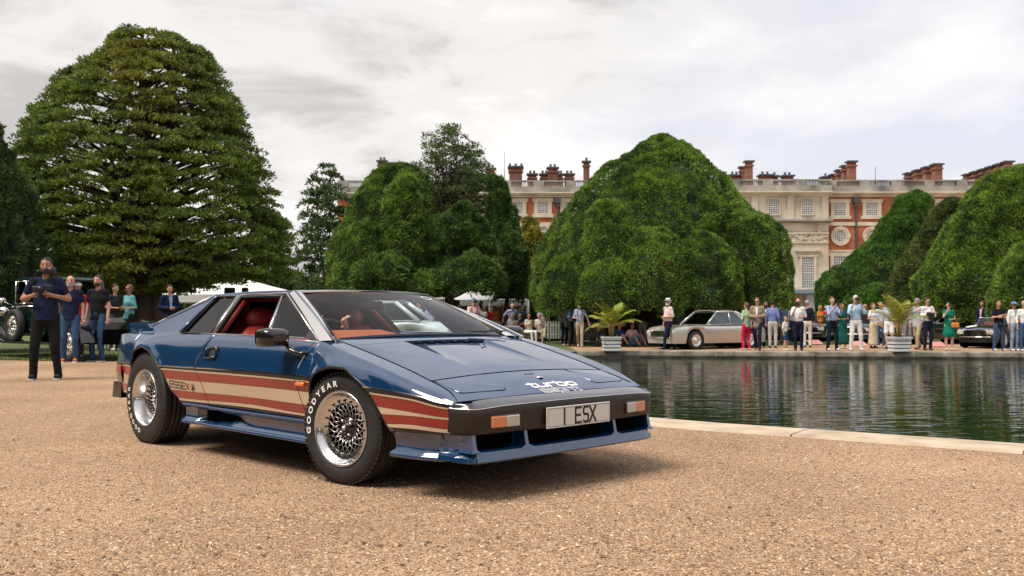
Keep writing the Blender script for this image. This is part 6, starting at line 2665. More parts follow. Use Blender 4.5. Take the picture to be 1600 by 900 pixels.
def planter_palm(px, py, d, w, h, label_p, label_q, seed, fr, palm_h, yellow, upr=0.0):
    p = at_z(px, py, -.25)
    p = Vector((gx(px, d), d, float(ground_h(gx(px, d), d)) + (.0 if d > 32 else .0)))
    t = empty('planter', tuple(p), .1, label_p, 'planter')
    wt = mat('planter_white', (.74, .74, .70), rough=.5)
    dk = mat('planter_gap_green', (.03, .07, .06), rough=.7)
    n = 4
    bh = h / n
    for k in range(n):
        for sx, sy in ((0, -1), (0, 1), (-1, 0), (1, 0)):
            z0 = k * bh
            ww = w * (.86 + .14 * (k + .5) / n)
            q = MB().box((0, 0, 0), (ww if sx == 0 else .03, .03 if sx == 0 else ww - .06, bh - .035))
            o = q.build('board', wt, t)
            o.location = (sx * ww / 2, sy * ww / 2, z0 + bh / 2 + .02)
    MB().box((0, 0, h * .5), (w * .86, w * .86, h * .96), taper=(1.08, 1.08)).build('inner_box', dk, t)
    mb = MB()
    for sx, sy in ((0, -1), (0, 1), (-1, 0), (1, 0)):
        mb.box((sx * w * .5, sy * w * .5, h + .01), (w * 1.06 if sx == 0 else .08, .08 if sx == 0 else w * .9, .05))
    mb.build('top_rim', wt, t)
    soil = MB().box((0, 0, h - .03), (w * .86, w * .86, .06)).build('soil', mat('soil', (.05, .035, .02), rough=1, bump=.02), t)
    pl = empty('palm', (p.x, p.y, p.z + h), 0, label_q, 'palm')
    r = random.Random(seed)
    mb = MB()
    for k in range(5):
        a = 2 * PI * k / 5
        mb.tube([(math.cos(a) * .05, math.sin(a) * .05, -.04), (math.cos(a) * .07, math.sin(a) * .06, .25), (math.cos(a) * .10, math.sin(a) * .1, .5)], [.03, .028, .018], 6)
    mb.build('stem', mat('palm_stem', (.30, .20, .06), rough=.6, var=.3), pl)
    gm = [mat('palm_leaf', (.16, .24, .02), rough=.5, col2=(.34, .38, .035), vscale=3), mat('palm_leaf_yellow', (.42, .36, .03), rough=.5, col2=(.30, .28, .03), vscale=3), mat('palm_leaf_dry', (.35, .20, .07), rough=.6)]
    for k in range(fr):
        a = 2 * PI * k / fr + r.uniform(-.2, .2)
        el = min(1.45, (r.uniform(.8, 1.4) if k % 3 else r.uniform(.35, .75)) + upr)
        L = palm_h * r.uniform(.85, 1.15)
        dirh = Vector((math.cos(a), math.sin(a), 0))
        pts = []
        pos = Vector((0, 0, .3))
        e = el
        N_ = 12
        for i in range(N_ + 1):
            pts.append(pos.copy())
            step = dirh * math.cos(e) + Vector((0, 0, math.sin(e)))
            pos = pos + step * L / N_
            e -= (1.5 - .4 * el) / N_ * (.4 + 1.2 * i / N_)
        mb = MB()
        mb.tube(pts, [.014 * (1 - i / (N_ + 2)) + .003 for i in range(N_ + 1)], 4)
        side = dirh.cross(Vector((0, 0, 1)))
        for i in range(26):
            q = .2 + .8 * i / 26
            f_ = q * N_
            j = min(int(f_), N_ - 1)
            b0 = pts[j].lerp(pts[j + 1], f_ - j)
            tn = (pts[j + 1] - pts[j]).normalized()
            ll = .36 * math.sin(PI * min(1, q * .82 + .14)) * palm_h / 1.1
            for s in (-1, 1):
                dv = (side * s * .8 + tn * .75 + Vector((0, 0, r.uniform(-.28, .12)))).normalized()
                wv = tn * .012
                m_ = b0 + dv * ll * .5
                mb.add([b0 - wv * .4, m_ - wv, b0 + dv * ll + Vector((0, 0, -.03)), m_ + wv, b0 + wv * .4], [(0, 1, 2, 3, 4)])
        kk = 1 if r.random() < yellow else (2 if r.random() < .12 else 0)
        mb.build('frond', gm[kk], pl)
    return t, pl


planter_palm(955, 546, 31.4, .56, .47, 'white boarded planter box at the pond edge holding the left palm', 'arching green palm with yellow outer fronds in the left white planter', 5, 20, 1.02, .25)
planter_palm(1404, 551, 30.6, .56, .47, 'white boarded planter box at the pond edge between the people on the right', 'upright yellowing palm in the right white planter', 9, 18, 1.12, .5, .35)
# ---------------------------------------------------------------- people: bodies and clothes as smooth implicit surfaces
def surface_nets(F, org, h):
    """quads of the zero level of the sampled field F (negative inside)"""
    S = F < 0
    nx, ny, nz = F.shape
    c = [(i, j, k) for i in (0, 1) for j in (0, 1) for k in (0, 1)]
    cell = lambda A, o: A[o[0]:nx - 1 + o[0], o[1]:ny - 1 + o[1], o[2]:nz - 1 + o[2]]
    cnt = sum(cell(S, o).astype(np.int8) for o in c)
    act = (cnt > 0) & (cnt < 8)
    idx = -np.ones(act.shape, np.int64)
    idx[act] = np.arange(act.sum())
    ijk = np.argwhere(act)
    acc = np.zeros((len(ijk), 3))
    num = np.zeros(len(ijk))
    for a in range(8):
        for b in range(a + 1, 8):
            oa, ob = np.array(c[a]), np.array(c[b])
            if np.abs(oa - ob).sum() != 1:
                continue
            fa = F[tuple((ijk + oa).T)]
            fb = F[tuple((ijk + ob).T)]
            m = (fa < 0) != (fb < 0)
            t = np.where(m, fa / np.where(m, fa - fb, 1), 0)[:, None]
            acc += np.where(m[:, None], oa + (ob - oa) * t, 0)
            num += m
    V = (ijk + acc / num[:, None]) * h + org
    Q = []
    for ax in range(3):
        o = [0, 0, 0]
        o[ax] = 1
        A = S[:nx - o[0], :ny - o[1], :nz - o[2]]
        B = S[o[0]:, o[1]:, o[2]:]
        e = np.argwhere(A != B)
        u, v = [(1, 2), (2, 0), (0, 1)][ax]
        e = e[(e[:, u] > 0) & (e[:, v] > 0)]
        lim = np.array(act.shape)
        e = e[(e[:, 0] < lim[0]) & (e[:, 1] < lim[1]) & (e[:, 2] < lim[2])]
        du, dv = np.zeros(3, int), np.zeros(3, int)
        du[u] = 1
        dv[v] = 1
        q = np.stack([idx[tuple((e - du - dv).T)], idx[tuple((e - dv).T)], idx[tuple(e.T)], idx[tuple((e - du).T)]], 1)
        fl = ~A[tuple(e.T)]
        q[fl] = q[fl][:, ::-1]
        Q.append(q)
    Q = np.concatenate(Q)
    return V, Q[(Q >= 0).all(1)]


def field(P, prims, k=.03):
    """prims: (a, b, ra, rb, (sx, sy)) tapered capsules; (sx, sy) widen the section in x / y"""
    D = None
    for pr in prims:
        a, b, ra, rb = np.array(pr[0], float), np.array(pr[1], float), pr[2], pr[3]
        sc = np.array(pr[4] if len(pr) > 4 and pr[4] else (1, 1, 1), float)
        kk = pr[5] if len(pr) > 5 else k
        p = (P - a) / sc
        ba = (b - a) / sc
        L2 = max((ba * ba).sum(), 1e-9)
        t = np.clip((p @ ba) / L2, 0, 1)
        d = np.sqrt(((p - t[..., None] * ba) ** 2).sum(-1)) - (ra + (rb - ra) * t)
        d = d * min(sc)
        if D is None:
            D = d
        else:
            h = np.clip(.5 + .5 * (D - d) / kk, 0, 1)
            D = D * (1 - h) + d * h - kk * h * (1 - h)
    return D


def implicit(name, prims, h, mats, parent, k=.03, wrinkle=0.0, cut=None, extra=None, seed=0):
    pts = np.array([p for pr in prims for p in (pr[0], pr[1])], float)
    R = max(max(pr[2], pr[3]) * max(pr[4] if len(pr) > 4 and pr[4] else (1,)) for pr in prims) + .04
    lo, hi = pts.min(0) - R, pts.max(0) + R
    n = np.ceil((hi - lo) / h).astype(int) + 2
    G = np.stack(np.meshgrid(*[lo[i] + h * np.arange(n[i]) for i in range(3)], indexing='ij'), -1)
    F = field(G, prims, k)
    if wrinkle:
        q = G.reshape(-1, 3)
        w = (vnoise(q * np.array([1, 1, .6]), 11, seed) - .5) * 2 * wrinkle + (vnoise(q, 24, seed + 2) - .5) * wrinkle
        F = F + w.reshape(F.shape)
    if cut is not None:
        F = np.maximum(F, cut(G))
    V, Q = surface_nets(F, lo, h)
    # one smoothing pass
    if len(Q) == 0:
        return None
    nb = np.zeros_like(V)
    ct = np.zeros(len(V))
    for a in range(4):
        for b in (1, 3):
            np.add.at(nb, Q[:, a], V[Q[:, (a + b) % 4]])
            np.add.at(ct, Q[:, a], 1)
    V = V * .45 + nb / np.maximum(ct, 1)[:, None] * .55
    me = bpy.data.meshes.new(name)
    vs = [tuple(p) for p in V.tolist()]
    fs = [tuple(p) for p in Q.tolist()]
    if extra:
        b0 = len(vs)
        vs += extra.v
        fs += [tuple(b0 + i for i in f) for f in extra.f]
    me.from_pydata(vs, [], fs)
    me.polygons.foreach_set('use_smooth', np.ones(len(fs), bool))
    me.update()
    return link_mesh(name, me, parent, mats)


def V3(*a):
    return np.array(a, float)


def rotx(p, c, a):
    """rotate point about the x axis through c; positive leans towards -y (forward)"""
    d = p - c
    ca, sa = math.cos(a), math.sin(a)
    return c + V3(d[0], d[1] * ca - d[2] * sa, d[1] * sa + d[2] * ca)


def rotz(p, c, a):
    d = p - c
    ca, sa = math.cos(a), math.sin(a)
    return c + V3(d[0] * ca - d[1] * sa, d[0] * sa + d[1] * ca, d[2])


SKINS = {'l': (.50, .27, .19), 'p': (.58, .34, .26), 't': (.36, .18, .11), 'd': (.10, .05, .035)}
CL = {'navy': (.010, .016, .045), 'black': (.010, .010, .012), 'dnavy': (.008, .012, .030), 'jeans': (.035, .075, .16), 'ljeans': (.22, .29, .38), 'olive': (.07, .065, .04), 'teal': (.12, .34, .38),
      'white': (.72, .71, .70), 'offw': (.60, .57, .50), 'pinkw': (.62, .48, .47), 'pink': (.66, .42, .45), 'lblue': (.30, .40, .62), 'blue': (.14, .20, .42), 'lilac': (.30, .33, .55), 'plaid': (.34, .38, .55), 'khaki': (.36, .30, .21),
      'grey': (.22, .22, .24), 'lgrey': (.42, .42, .44), 'beige': (.46, .36, .26), 'tweed': (.28, .22, .16), 'magenta': (.62, .012, .075), 'green': (.004, .16, .105), 'dgreen': (.004, .07, .06), 'mint': (.34, .48, .32), 'red': (.40, .02, .02),
      'bblue': (.08, .26, .50), 'steel': (.045, .09, .16), 'orange': (.60, .20, .03), 'brown': (.12, .05, .025), 'sand': (.55, .46, .34), 'charcoal': (.03, .03, .035), 'sky': (.40, .58, .76)}
HAIRS = {'black': (.008, .006, .005), 'dbrown': (.025, .014, .008), 'brown': (.06, .03, .015), 'grey': (.30, .28, .26), 'white': (.62, .60, .57), 'ginger': (.15, .062, .026), 'blond': (.36, .22, .09)}


def cloth(c):
    return mat('cloth_' + c, CL[c], rough=.9, var=.12, vscale=14, bump=.002, bscale=90, spec=.2)


def person(x, y, height, face, label, legs='stand', larm='down', rarm='down', top='white', topt='tee', bot='navy', bott='trousers', shoes='black', skin='l', hair='dbrown', hairt='short', hat=None,
           glasses=False, beard=None, female=False, lean=0.0, tilt=0.0, vox=.026, build=1.0, belly=0.0, group=None, z=None, jacket=None, held=None, strap=None, turn=0.0, belt=None, seed=None, sole=None, cat='person', seat=.45):
    """face: heading in degrees, 0 looks at the camera (-y), positive turns to the person's left (viewer's right)"""
    g = float(ground_h(x, y)) if z is None else z
    s = height / 1.78
    root = empty('person', (x, y, g), R_(face), label, cat, group)
    sd = seed if seed is not None else int(abs(x * 97 + y * 31)) % 1000
    rr = random.Random(sd)
    W = (.142 if female else .168) * (1 + (build - 1) * .5)
    b = build
    # --- joints
    pel = V3(0, 0, .94)
    hips = {i: V3(i * .09, 0, .92) for i in (-1, 1)}
    knee, ank, toe = {}, {}, {}
    if legs in ('stand', 'wide', 'contra'):
        wd = {'stand': .10, 'wide': .17, 'contra': .12}[legs]
        for i in (-1, 1):
            kx = (hips[i][0] + i * wd) / 2
            knee[i] = V3(kx + i * .01, -.03 - (.05 if legs == 'contra' and i == 1 else 0), .50)
            ank[i] = V3(i * wd, .02 - (.06 if legs == 'contra' and i == 1 else 0), .085)
    elif legs == 'walk':
        for i in (-1, 1):
            f = i
            knee[i] = V3(i * .09, -.17 if f > 0 else .03, .51)
            ank[i] = V3(i * .09, -.24 if f > 0 else .34, .09 if f > 0 else .15)
    elif legs == 'cross':
        for i in (-1, 1):
            knee[i] = V3(i * .05, -.04, .50)
            ank[i] = V3(-i * .05, -.06 if i > 0 else .04, .085)
    elif legs in ('sit', 'sitx'):
        pel = V3(0, .05, seat / s + .08)
        for i in (-1, 1):
            hips[i] = pel + V3(i * .09, 0, 0)
            knee[i] = pel + V3(i * .11, -.44, .02)
            ank[i] = V3(i * .10, -.44, .085)
        if legs == 'sitx':
            knee[1] = pel + V3(.06, -.43, .13)
            ank[1] = pel + V3(-.10, -.62, -.18)
    elif legs == 'ground':
        pel = V3(0, .1, .11)
        for i in (-1, 1):
            hips[i] = pel + V3(i * .09, 0, 0)
            knee[i] = pel + V3(i * .17, -.36, .36)
            ank[i] = V3(i * .15, -.55, .09)
    up = pel + V3(0, 0, 0)
    dz = pel[2] - .94
    J = {'waist': V3(0, 0.0, 1.08 + dz), 'chest': V3(0, .005, 1.30 + dz), 'neck': V3(0, .01, 1.49 + dz), 'head': V3(0, -.015, 1.655 + dz)}
    for k_ in J:
        J[k_][1] += pel[1]
    sh = {i: V3(i * W, pel[1], 1.44 + dz) for i in (-1, 1)}
    El, Wr = {}, {}
    hand_dir = {}
    for i, a in ((-1, rarm), (1, larm)):      # the person's left is +x when facing -y
        S_ = sh[i]
        e, w = None, None
        if a == 'down':
            e, w, h_ = S_ + V3(i * .06, .03, -.29), S_ + V3(i * .07, -.04, -.54), (0, -.1, -1)
        elif a == 'out':
            e, w, h_ = S_ + V3(i * .12, .02, -.26), S_ + V3(i * .19, -.06, -.49), (i * .2, -.1, -1)
        elif a == 'pocket':
            e, w, h_ = S_ + V3(i * .12, .08, -.26), S_ + V3(i * .01, -.03, -.46), (-i * .2, -.2, -1)
        elif a == 'belly':
            e, w, h_ = S_ + V3(i * .08, .03, -.28), S_ + V3(-i * .10, -.20, -.30), (-i * .8, -.4, .1)
        elif a == 'rig':
            e, w, h_ = S_ + V3(i * .13, .0, -.26), S_ + V3(-i * .07, -.24, -.21), (-i * .6, -.5, .3)
        elif a == 'face':
            e, w, h_ = S_ + V3(i * .08, -.16, -.22), S_ + V3(-i * .09, -.22, .12), (-i * .3, -.2, .9)
        elif a == 'phone':
            e, w, h_ = S_ + V3(i * .05, -.16, -.24), S_ + V3(-i * .07, -.34, .02), (-i * .3, -.3, .8)
        elif a == 'read':
            e, w, h_ = S_ + V3(i * .05, -.02, -.28), S_ + V3(-i * .06, -.27, -.14), (-i * .4, -.6, .5)
        elif a == 'cross':
            e, w, h_ = S_ + V3(i * .07, -.05, -.27), S_ + V3(-i * .22, -.20, -.21 - .04 * i), (-i * 1, .1, .1)
        elif a == 'hip':
            e, w, h_ = S_ + V3(i * .20, .07, -.24), S_ + V3(i * .0, -.02, -.42), (-i * .6, -.4, -.4)
        elif a == 'knee':
            e, w, h_ = S_ + V3(i * .07, -.12, -.25), S_ + V3(-i * .01, -.36, -.26), (0, -.8, -.4)
        elif a == 'prop':
            e, w, h_ = S_ + V3(i * .13, .12, -.24), S_ + V3(i * .16, .20, -.44), (0, .2, -1)
        elif a == 'wheel':
            e, w, h_ = S_ + V3(i * .10, -.24, -.20), S_ + V3(i * -.02, -.44, -.07), (-i * .4, -.5, .6)
        El[i], Wr[i] = e, w
        hand_dir[i] = V3(*h_)
    # lean the upper body forward about the pelvis, tilt sideways by shifting
    if lean:
        for k_ in J:
            J[k_] = rotx(J[k_], pel, lean)
        for dct in (sh, El, Wr):
            for i in dct:
                dct[i] = rotx(dct[i], pel, lean)
    for i in hand_dir:
        hand_dir[i] = hand_dir[i] / np.linalg.norm(hand_dir[i])
    head = J['head']
    nod = V3(0, 0, 0)
    sc = lambda p: p * s

    def CP(a, b_, ra, rb, ax=None, k=None):
        t = (sc(a), sc(b_), ra * s, rb * s, ax)
        return t + ((k,),)[0] if k else t
    # --- body
    arm_r = (.044, .037, .027) if not female else (.038, .031, .023)
    body_p = [CP(pel + V3(0, 0, -.01), J['waist'], .105 * b, .095 * b, (1.25, .85, 1)), CP(J['waist'], J['chest'], .10 * b, .115 * b, (1.22, .85, 1)),
              CP(J['chest'] + V3(0, 0, .08), J['neck'] - V3(0, 0, .05), .09, .05, (1.5, .8, 1)), CP(J['neck'] - V3(0, 0, .03), head - V3(0, -.01, .05), .052, .050),
              CP(head + V3(0, .012, .03), head + V3(0, .012, .02), .088, .088, (.86, 1.08, 1.1)), CP(head + V3(0, -.028, -.03), head + V3(0, -.040, -.07), .058, .040, (.95, 1, 1)),
              ]
    body_p += [CP(head + V3(0, -.092, -.0), head + V3(0, -.108, -.028), .010, .015)]
    for i in (-1, 1):
        body_p += [CP(head + V3(i * .078, .012, .005), head + V3(i * .082, .014, -.02), .014, .010)]
        body_p += [CP(sh[i], El[i], arm_r[0] * b, arm_r[1]), CP(El[i], Wr[i], arm_r[1], arm_r[2])]
        body_p += [CP(hips[i], knee[i], .078 * b, .052), CP(knee[i], knee[i] * .55 + ank[i] * .45 + V3(0, .015, 0), .050, .050), CP(knee[i] * .55 + ank[i] * .45 + V3(0, .015, 0), ank[i], .048, .034)]
        body_p += [CP(Wr[i], Wr[i] + hand_dir[i] * .075, arm_r[2] - .002, .028, None)]
    # fingers: five short bent chains rooted in the palm
    fx = MB()
    for i in (-1, 1):
        hd = hand_dir[i]
        side = np.cross(hd, V3(0, -1, .2))
        if np.linalg.norm(side) < .2:
            side = np.cross(hd, V3(1, 0, 0))
        side /= np.linalg.norm(side)
        nrm = np.cross(hd, side)
        if nrm[1] > 0:
            nrm = -nrm
        curl = -nrm if held and a else nrm
        base = Wr[i] + hd * .07
        for q, (off, L) in enumerate(((-.030, .062), (-.010, .074), (.010, .070), (.029, .056))):
            p0 = base + side * off
            bend = .35 + .1 * q
            p1 = p0 + (hd * math.cos(bend * .5) + nrm * math.sin(bend * .5)) * L * .5
            p2 = p1 + (hd * math.cos(bend * 1.9) + nrm * math.sin(bend * 1.9)) * L * .5
            fx.tube([sc(p0), sc(p1), sc(p2)], [.0095 * s, .0085 * s, .006 * s], 5)
        sg = -1 if i > 0 else 1
        p0 = Wr[i] + hd * .025 + side * .026 * sg
        p1 = p0 + (hd * .55 + side * .6 * sg + nrm * .3) * .036
        p2 = p1 + (hd * .8 + side * .15 * sg + nrm * .4) * .030
        fx.tube([sc(p0), sc(p1), sc(p2)], [.012 * s, .010 * s, .007 * s], 5)
    sk = mat('skin_' + skin, SKINS[skin], rough=.55, var=.06, vscale=20, spec=.35)
    implicit('body', body_p, vox, sk, root, k=.022, extra=fx)
    # face details
    small = MB()
    for i in (-1, 1):
        c = head + V3(i * .031, -.079, .012)
        small.sphere(sc(c), (.012 * s, .008 * s, .0065 * s), 6, m=4)
        small.box(sc(head + V3(i * .032, -.084, .034)), (.032 * s, .010 * s, .006 * s))
    if not glasses:
        small.build('eyes', mat('dark_eyes', (.02, .012, .01), rough=.4), root)
    MB().sphere(sc(head + V3(0, -.088, -.052)), (.022 * s, .010 * s, .006 * s), 8, m=4).build('mouth', mat('lips', (.30, .09, .07), rough=.5), root)
    if glasses:
        gl = MB()
        for i in (-1, 1):
            gl.box(sc(head + V3(i * .034, -.096, .010)), (.052 * s, .010 * s, .036 * s), bev=.004)
            gl.box(sc(head + V3(i * .078, -.04, .016)), (.006 * s, .11 * s, .008 * s))
        gl.box(sc(head + V3(0, -.097, .018)), (.02 * s, .008 * s, .006 * s))
        gl.build('sunglasses', mat('dark_lens', (.01, .01, .012), rough=.15), root)
    # hair
    hy = lambda G, a_, c_: None
    if hairt != 'bald':
        Hc = HAIRS[hair]
        hm = mat('hair_' + hair, Hc, rough=.75, var=.3, vscale=40)
        hp = [CP(head + V3(0, .022, .045), head + V3(0, .022, .035), .092, .092, (.90, 1.08, 1.06))]
        if hairt == 'long':
            hp += [CP(head + V3(0, .07, .0), head + V3(0, .085, -.17), .070, .055, (1.25, .7, 1)), CP(head + V3(.065, .02, 0), head + V3(.075, .02, -.16), .03, .022), CP(head + V3(-.065, .02, 0), head + V3(-.075, .02, -.16), .03, .022)]
        if hairt == 'bun':
            hp += [CP(head + V3(0, .10, .03), head + V3(0, .12, .0), .045, .035)]
        if hairt == 'pony':
            hp += [CP(head + V3(0, .10, .03), head + V3(.02, .13, -.15), .035, .018)]
        hs = head * s

        def cut(G, hs=hs, s=s):
            y_, z_ = (G[..., 1] - hs[1]) / s, (G[..., 2] - hs[2]) / s
            x_ = np.abs(G[..., 0] - hs[0]) / s
            front = np.minimum(-(y_ + .035), (.070 - z_))          # region in front of the ears and under the fringe is cut away
            low = (-.075 - z_) if hairt in ('short', 'bun', 'pony') else (-.30 - z_)
            ear = np.minimum((.02 - z_), .02 - y_) if hairt in ('short', 'bun', 'pony') else np.full(z_.shape, -1.)
            return np.maximum(np.maximum(front, low), ear) * s
        implicit('hair', hp, min(vox, .018), hm, root, k=.02, wrinkle=.006, cut=cut, seed=sd)
    elif hair:
        pass
    if beard:
        bp = [CP(head + V3(0, -.035, -.062), head + V3(0, -.052, -.088), .058, .040, (1.05, 1, .8)), CP(head + V3(.055, -.015, -.03), head + V3(.04, -.04, -.08), .028, .028), CP(head + V3(-.055, -.015, -.03), head + V3(-.04, -.04, -.08), .028, .028)]
        hs = head * s

        def cutb(G, hs=hs, s=s):
            y_, z_ = (G[..., 1] - hs[1]) / s, (G[..., 2] - hs[2]) / s
            return np.maximum((z_ + .035), np.full(z_.shape, -1.)) * s
        implicit('beard', bp, min(vox, .016), mat('hair_' + beard, HAIRS[beard], rough=.8), root, k=.02, cut=cutb)
    # --- top garment
    tm = cloth(top)
    sl = {'tee': .62, 'polo': .60, 'shirt': 1.0, 'rolled': 1.30, 'long': 1.97, 'jacket': 1.97, 'dress': .35, 'vest': 0.15}[topt]
    hemp = pel + V3(0, 0, -.02)
    tucked = topt in ('shirt', 'rolled', 'long') and not female
    tp = [CP(hemp - V3(0, 0, .0 if tucked else .08), J['waist'], .120 * b if tucked else .134 * b, .112 * b, (1.25, .88, 1)), CP(J['waist'], J['chest'], .113 * b, .130 * b, (1.24, .86, 1)), CP(J['chest'], J['chest'] + V3(0, 0, .10), .125, .10, (1.4, .82, 1)),
          CP(sh[-1] * .8 + J['neck'] * .2 - V3(0, 0, .01), sh[1] * .8 + J['neck'] * .2 - V3(0, 0, .01), .060, .060)]
    if female and topt != 'jacket':
        for i in (-1, 1):
            tp.append(CP(J['chest'] + V3(i * .07, -.075, .0), J['chest'] + V3(i * .065, -.07, -.02), .055, .055))
    if belly:
        tp.append(CP(J['waist'] + V3(0, -.05 - belly * .5, .02), J['waist'] + V3(0, -.04 - belly * .4, .10), .115 + belly * .3, .10 + belly * .2, (1.1, 1, 1)))
    ar = (.051, .046, .038) if topt != 'jacket' else (.066, .056, .045)
    for i in (-1, 1):
        if sl > 0:
            q = min(sl, 1.0)
            e = sh[i] * (1 - q) + El[i] * q
            tp.append(CP(sh[i], e, ar[0] * b + .004, (ar[0] * (1 - q) + ar[1] * q) * (1.04 if sl < 1 else 1) + (.006 if topt in ('tee', 'polo') else 0)))
            if sl > 1:
                q = min(sl - 1, .95)
                e2 = El[i] * (1 - q) + Wr[i] * q
                tp.append(CP(El[i], e2, ar[1], ar[1] * (1 - q) + ar[2] * q))
    if topt == 'jacket':
        tp.append(CP(pel + V3(0, 0, -.10), J['waist'], .128 * b, .12 * b, (1.25, .9, 1)))
    nk = J['neck']
    hem_z = None
    if legs[:3] != 'sit' and legs != 'ground' and not lean and topt not in ('dress', 'jacket'):
        hem_z = .985 if tucked else .86

    def cutn(G, nk=nk, s=s):
        # neckline and hem
        d = G / s - nk
        neck = .060 - np.sqrt(d[..., 0] ** 2 + (d[..., 1] + .01) ** 2 + (d[..., 2] * .9) ** 2)
        lowz = (hem_z * s - G[..., 2]) if hem_z else np.full(neck.shape, -9.)
        return np.maximum(neck * s, lowz)
    if topt == 'dress':
        z0 = .16 if bott == 'maxi' else .50
        if legs[:3] != 'sit':
            tp.append(CP(pel, V3(0, 0, z0 + .12), .125, .20, (1.15, .85, 1)))
            for i in (-1, 1):
                tp.append(CP(knee[i], knee[i] * .3 + ank[i] * .7, .10, .11))

        def cutn2(G, s=s, nk=nk, z0=z0):
            return np.maximum(cutn(G), (z0 * s - G[..., 2]))
        tp_cut = cutn2
    else:
        tp_cut = cutn
    top_o = implicit('dress' if topt == 'dress' else ('jacket' if topt == 'jacket' else 'shirt'), tp, vox, tm, root, k=.035, wrinkle=.009, cut=tp_cut, seed=sd)
    if jacket:      # open front: shirt strip of another colour
        mb = MB()
        cpt = J['chest']
        yf = -.118
        pts = [V3(-.045, yf + .012, 1.46 + dz - .0), V3(.045, yf + .012, 1.46 + dz), V3(.03, yf - .012, 1.30 + dz), V3(.012, yf - .018, 1.12 + dz), V3(-.012, yf - .018, 1.12 + dz), V3(-.03, yf - .012, 1.30 + dz)]
        pts = [p + V3(0, pel[1], 0) for p in pts]
        if lean:
            pts = [rotx(p, pel, lean) for p in pts]
        V = [sc(p) for p in pts] + [sc(p + V3(0, .03, 0)) for p in pts]
        mb.add(V, [tuple(range(6)), tuple(reversed(range(6, 12)))] + [(i, i + 6, (i + 1) % 6 + 6, (i + 1) % 6) for i in range(6)])
        mb.build('shirt_front', cloth(jacket), root, recalc=True)
    if strap:
        mb = MB()
        for i in (-1, 1):
            q0, q1, q2 = J['neck'] + V3(i * .07, .02, .0), J['chest'] + V3(i * .10, -.125, .02), J['waist'] + V3(i * .03, -.16 - belly * .5, .06)
            mb.tube([sc(q0), sc((q0 + q1) / 2 + V3(0, -.06, .05)), sc(q1), sc(q2)], .012 * s, 5)
        mb.build('camera_strap', cloth('black'), root)
    # --- legs
    if not (topt == 'dress' and bott in ('maxi', 'none')):
        bm_ = cloth(bot)
        lp = []
        end = {'trousers': 1.0, 'shorts': .0, 'skirt': .0, 'capri': .6, 'none': 0, 'maxi': 1.0}[bott]
        lp.append(CP(pel + V3(0, 0, .04), pel + V3(0, 0, -.04), .116 * b, .118 * b, (1.22, .9, 1)))
        if bott == 'maxi':
            lp.append(CP(pel, V3(0, .02, .20), .12, .19, (1.1, .9, 1)))
        for i in (-1, 1):
            kq = 1.0 if end > 0 else .78
            kk_ = hips[i] * (1 - kq) + knee[i] * kq
            lp.append(CP(hips[i], kk_, .092 * b, .066 if end > 0 else .082))
            if end > 0:
                e2 = knee[i] * (1 - end) + (ank[i] + V3(0, .01, -.035)) * end
                lp.append(CP(knee[i], e2, .066, .055 if not female else .048))
        cutl = (lambda G, s=s: .13 * s - G[..., 2]) if bott == 'maxi' else None
        implicit('skirt' if bott in ('maxi', 'skirt') else ('shorts' if bott == 'shorts' else 'trousers'), lp, vox, bm_, root, k=.022, wrinkle=.007, seed=sd + 1, cut=cutl)
    if belt:
        pass
    # --- shoes
    smt = cloth(shoes)
    for i in (-1, 1):
        a_ = ank[i]
        pd = (a_ - knee[i])
        pitch = 0
        f = V3(0, -1, 0) if a_[2] < .12 else V3(0, -.85, -.52)
        a0 = a_ + V3(0, .02, -.035)
        p = [CP(a0 + V3(i * 0, .02, -.005), a0 + f * .15, .040, .034, (1, 1, .95)), CP(a_ + V3(0, .01, -.0), a0, .040, .040)]

        def cs(G, z=sc(a0)[2] - .047 * s):
            return z - G[..., 2]
        implicit('shoe', p, min(vox, .02), smt, root, k=.02, cut=cs if a_[2] < .12 else None)
        if sole:
            q = sc(a0 + f * .065)
            MB().box((q[0], q[1], q[2] - .042 * s), (.088 * s, .25 * s, .018 * s), bev=.008).build('sole', cloth(sole), root)
    # --- hat
    if hat:
        kind, hc = hat
        hm = cloth(hc)
        hb = MB()
        c = sc(head + V3(0, .015, .065))
        if kind == 'panama':
            hb.lathe([(.0, .085), (.05, .088), (.078, .075), (.092, .012), (.094, .0), (.145, .004), (.150, -.004), (.10, -.012)], 20, c=tuple(c))
            b2 = MB()
            b2.lathe([(.0935, .030), (.0955, .002)], 20, c=tuple(c))
            b2.build('hat_band', cloth('black'), root)
        else:
            hb.lathe([(0, .062), (.05, .055), (.085, .03), (.097, -.01), (.094, -.02)], 16, c=tuple(c))
            if kind == 'cap':
                hb.add([tuple(c + np.array(q) * 1.0) for q in ((-.075, -.075, -.008), (.075, -.075, -.008), (.065, -.155, -.022), (0, -.175, -.026), (-.065, -.155, -.022))] +
                       [tuple(c + np.array(q) * 1.0) for q in ((-.075, -.075, -.018), (.075, -.075, -.018), (.065, -.155, -.030), (0, -.175, -.034), (-.065, -.155, -.030))],
                       [(0, 1, 2, 3, 4), (9, 8, 7, 6, 5), (1, 6, 7, 2), (2, 7, 8, 3), (3, 8, 9, 4), (0, 5, 6, 1), (4, 9, 5, 0)])
        hb.build('hat', hm, root)
    # --- things held: top level objects of their own
    def wpos(p):
        q = sc(p)
        a = R_(face)
        return (x + q[0] * math.cos(a) - q[1] * math.sin(a), y + q[0] * math.sin(a) + q[1] * math.cos(a), g + q[2])
    mid = (Wr[-1] + hand_dir[-1] * .09 + Wr[1] + hand_dir[1] * .09) / 2
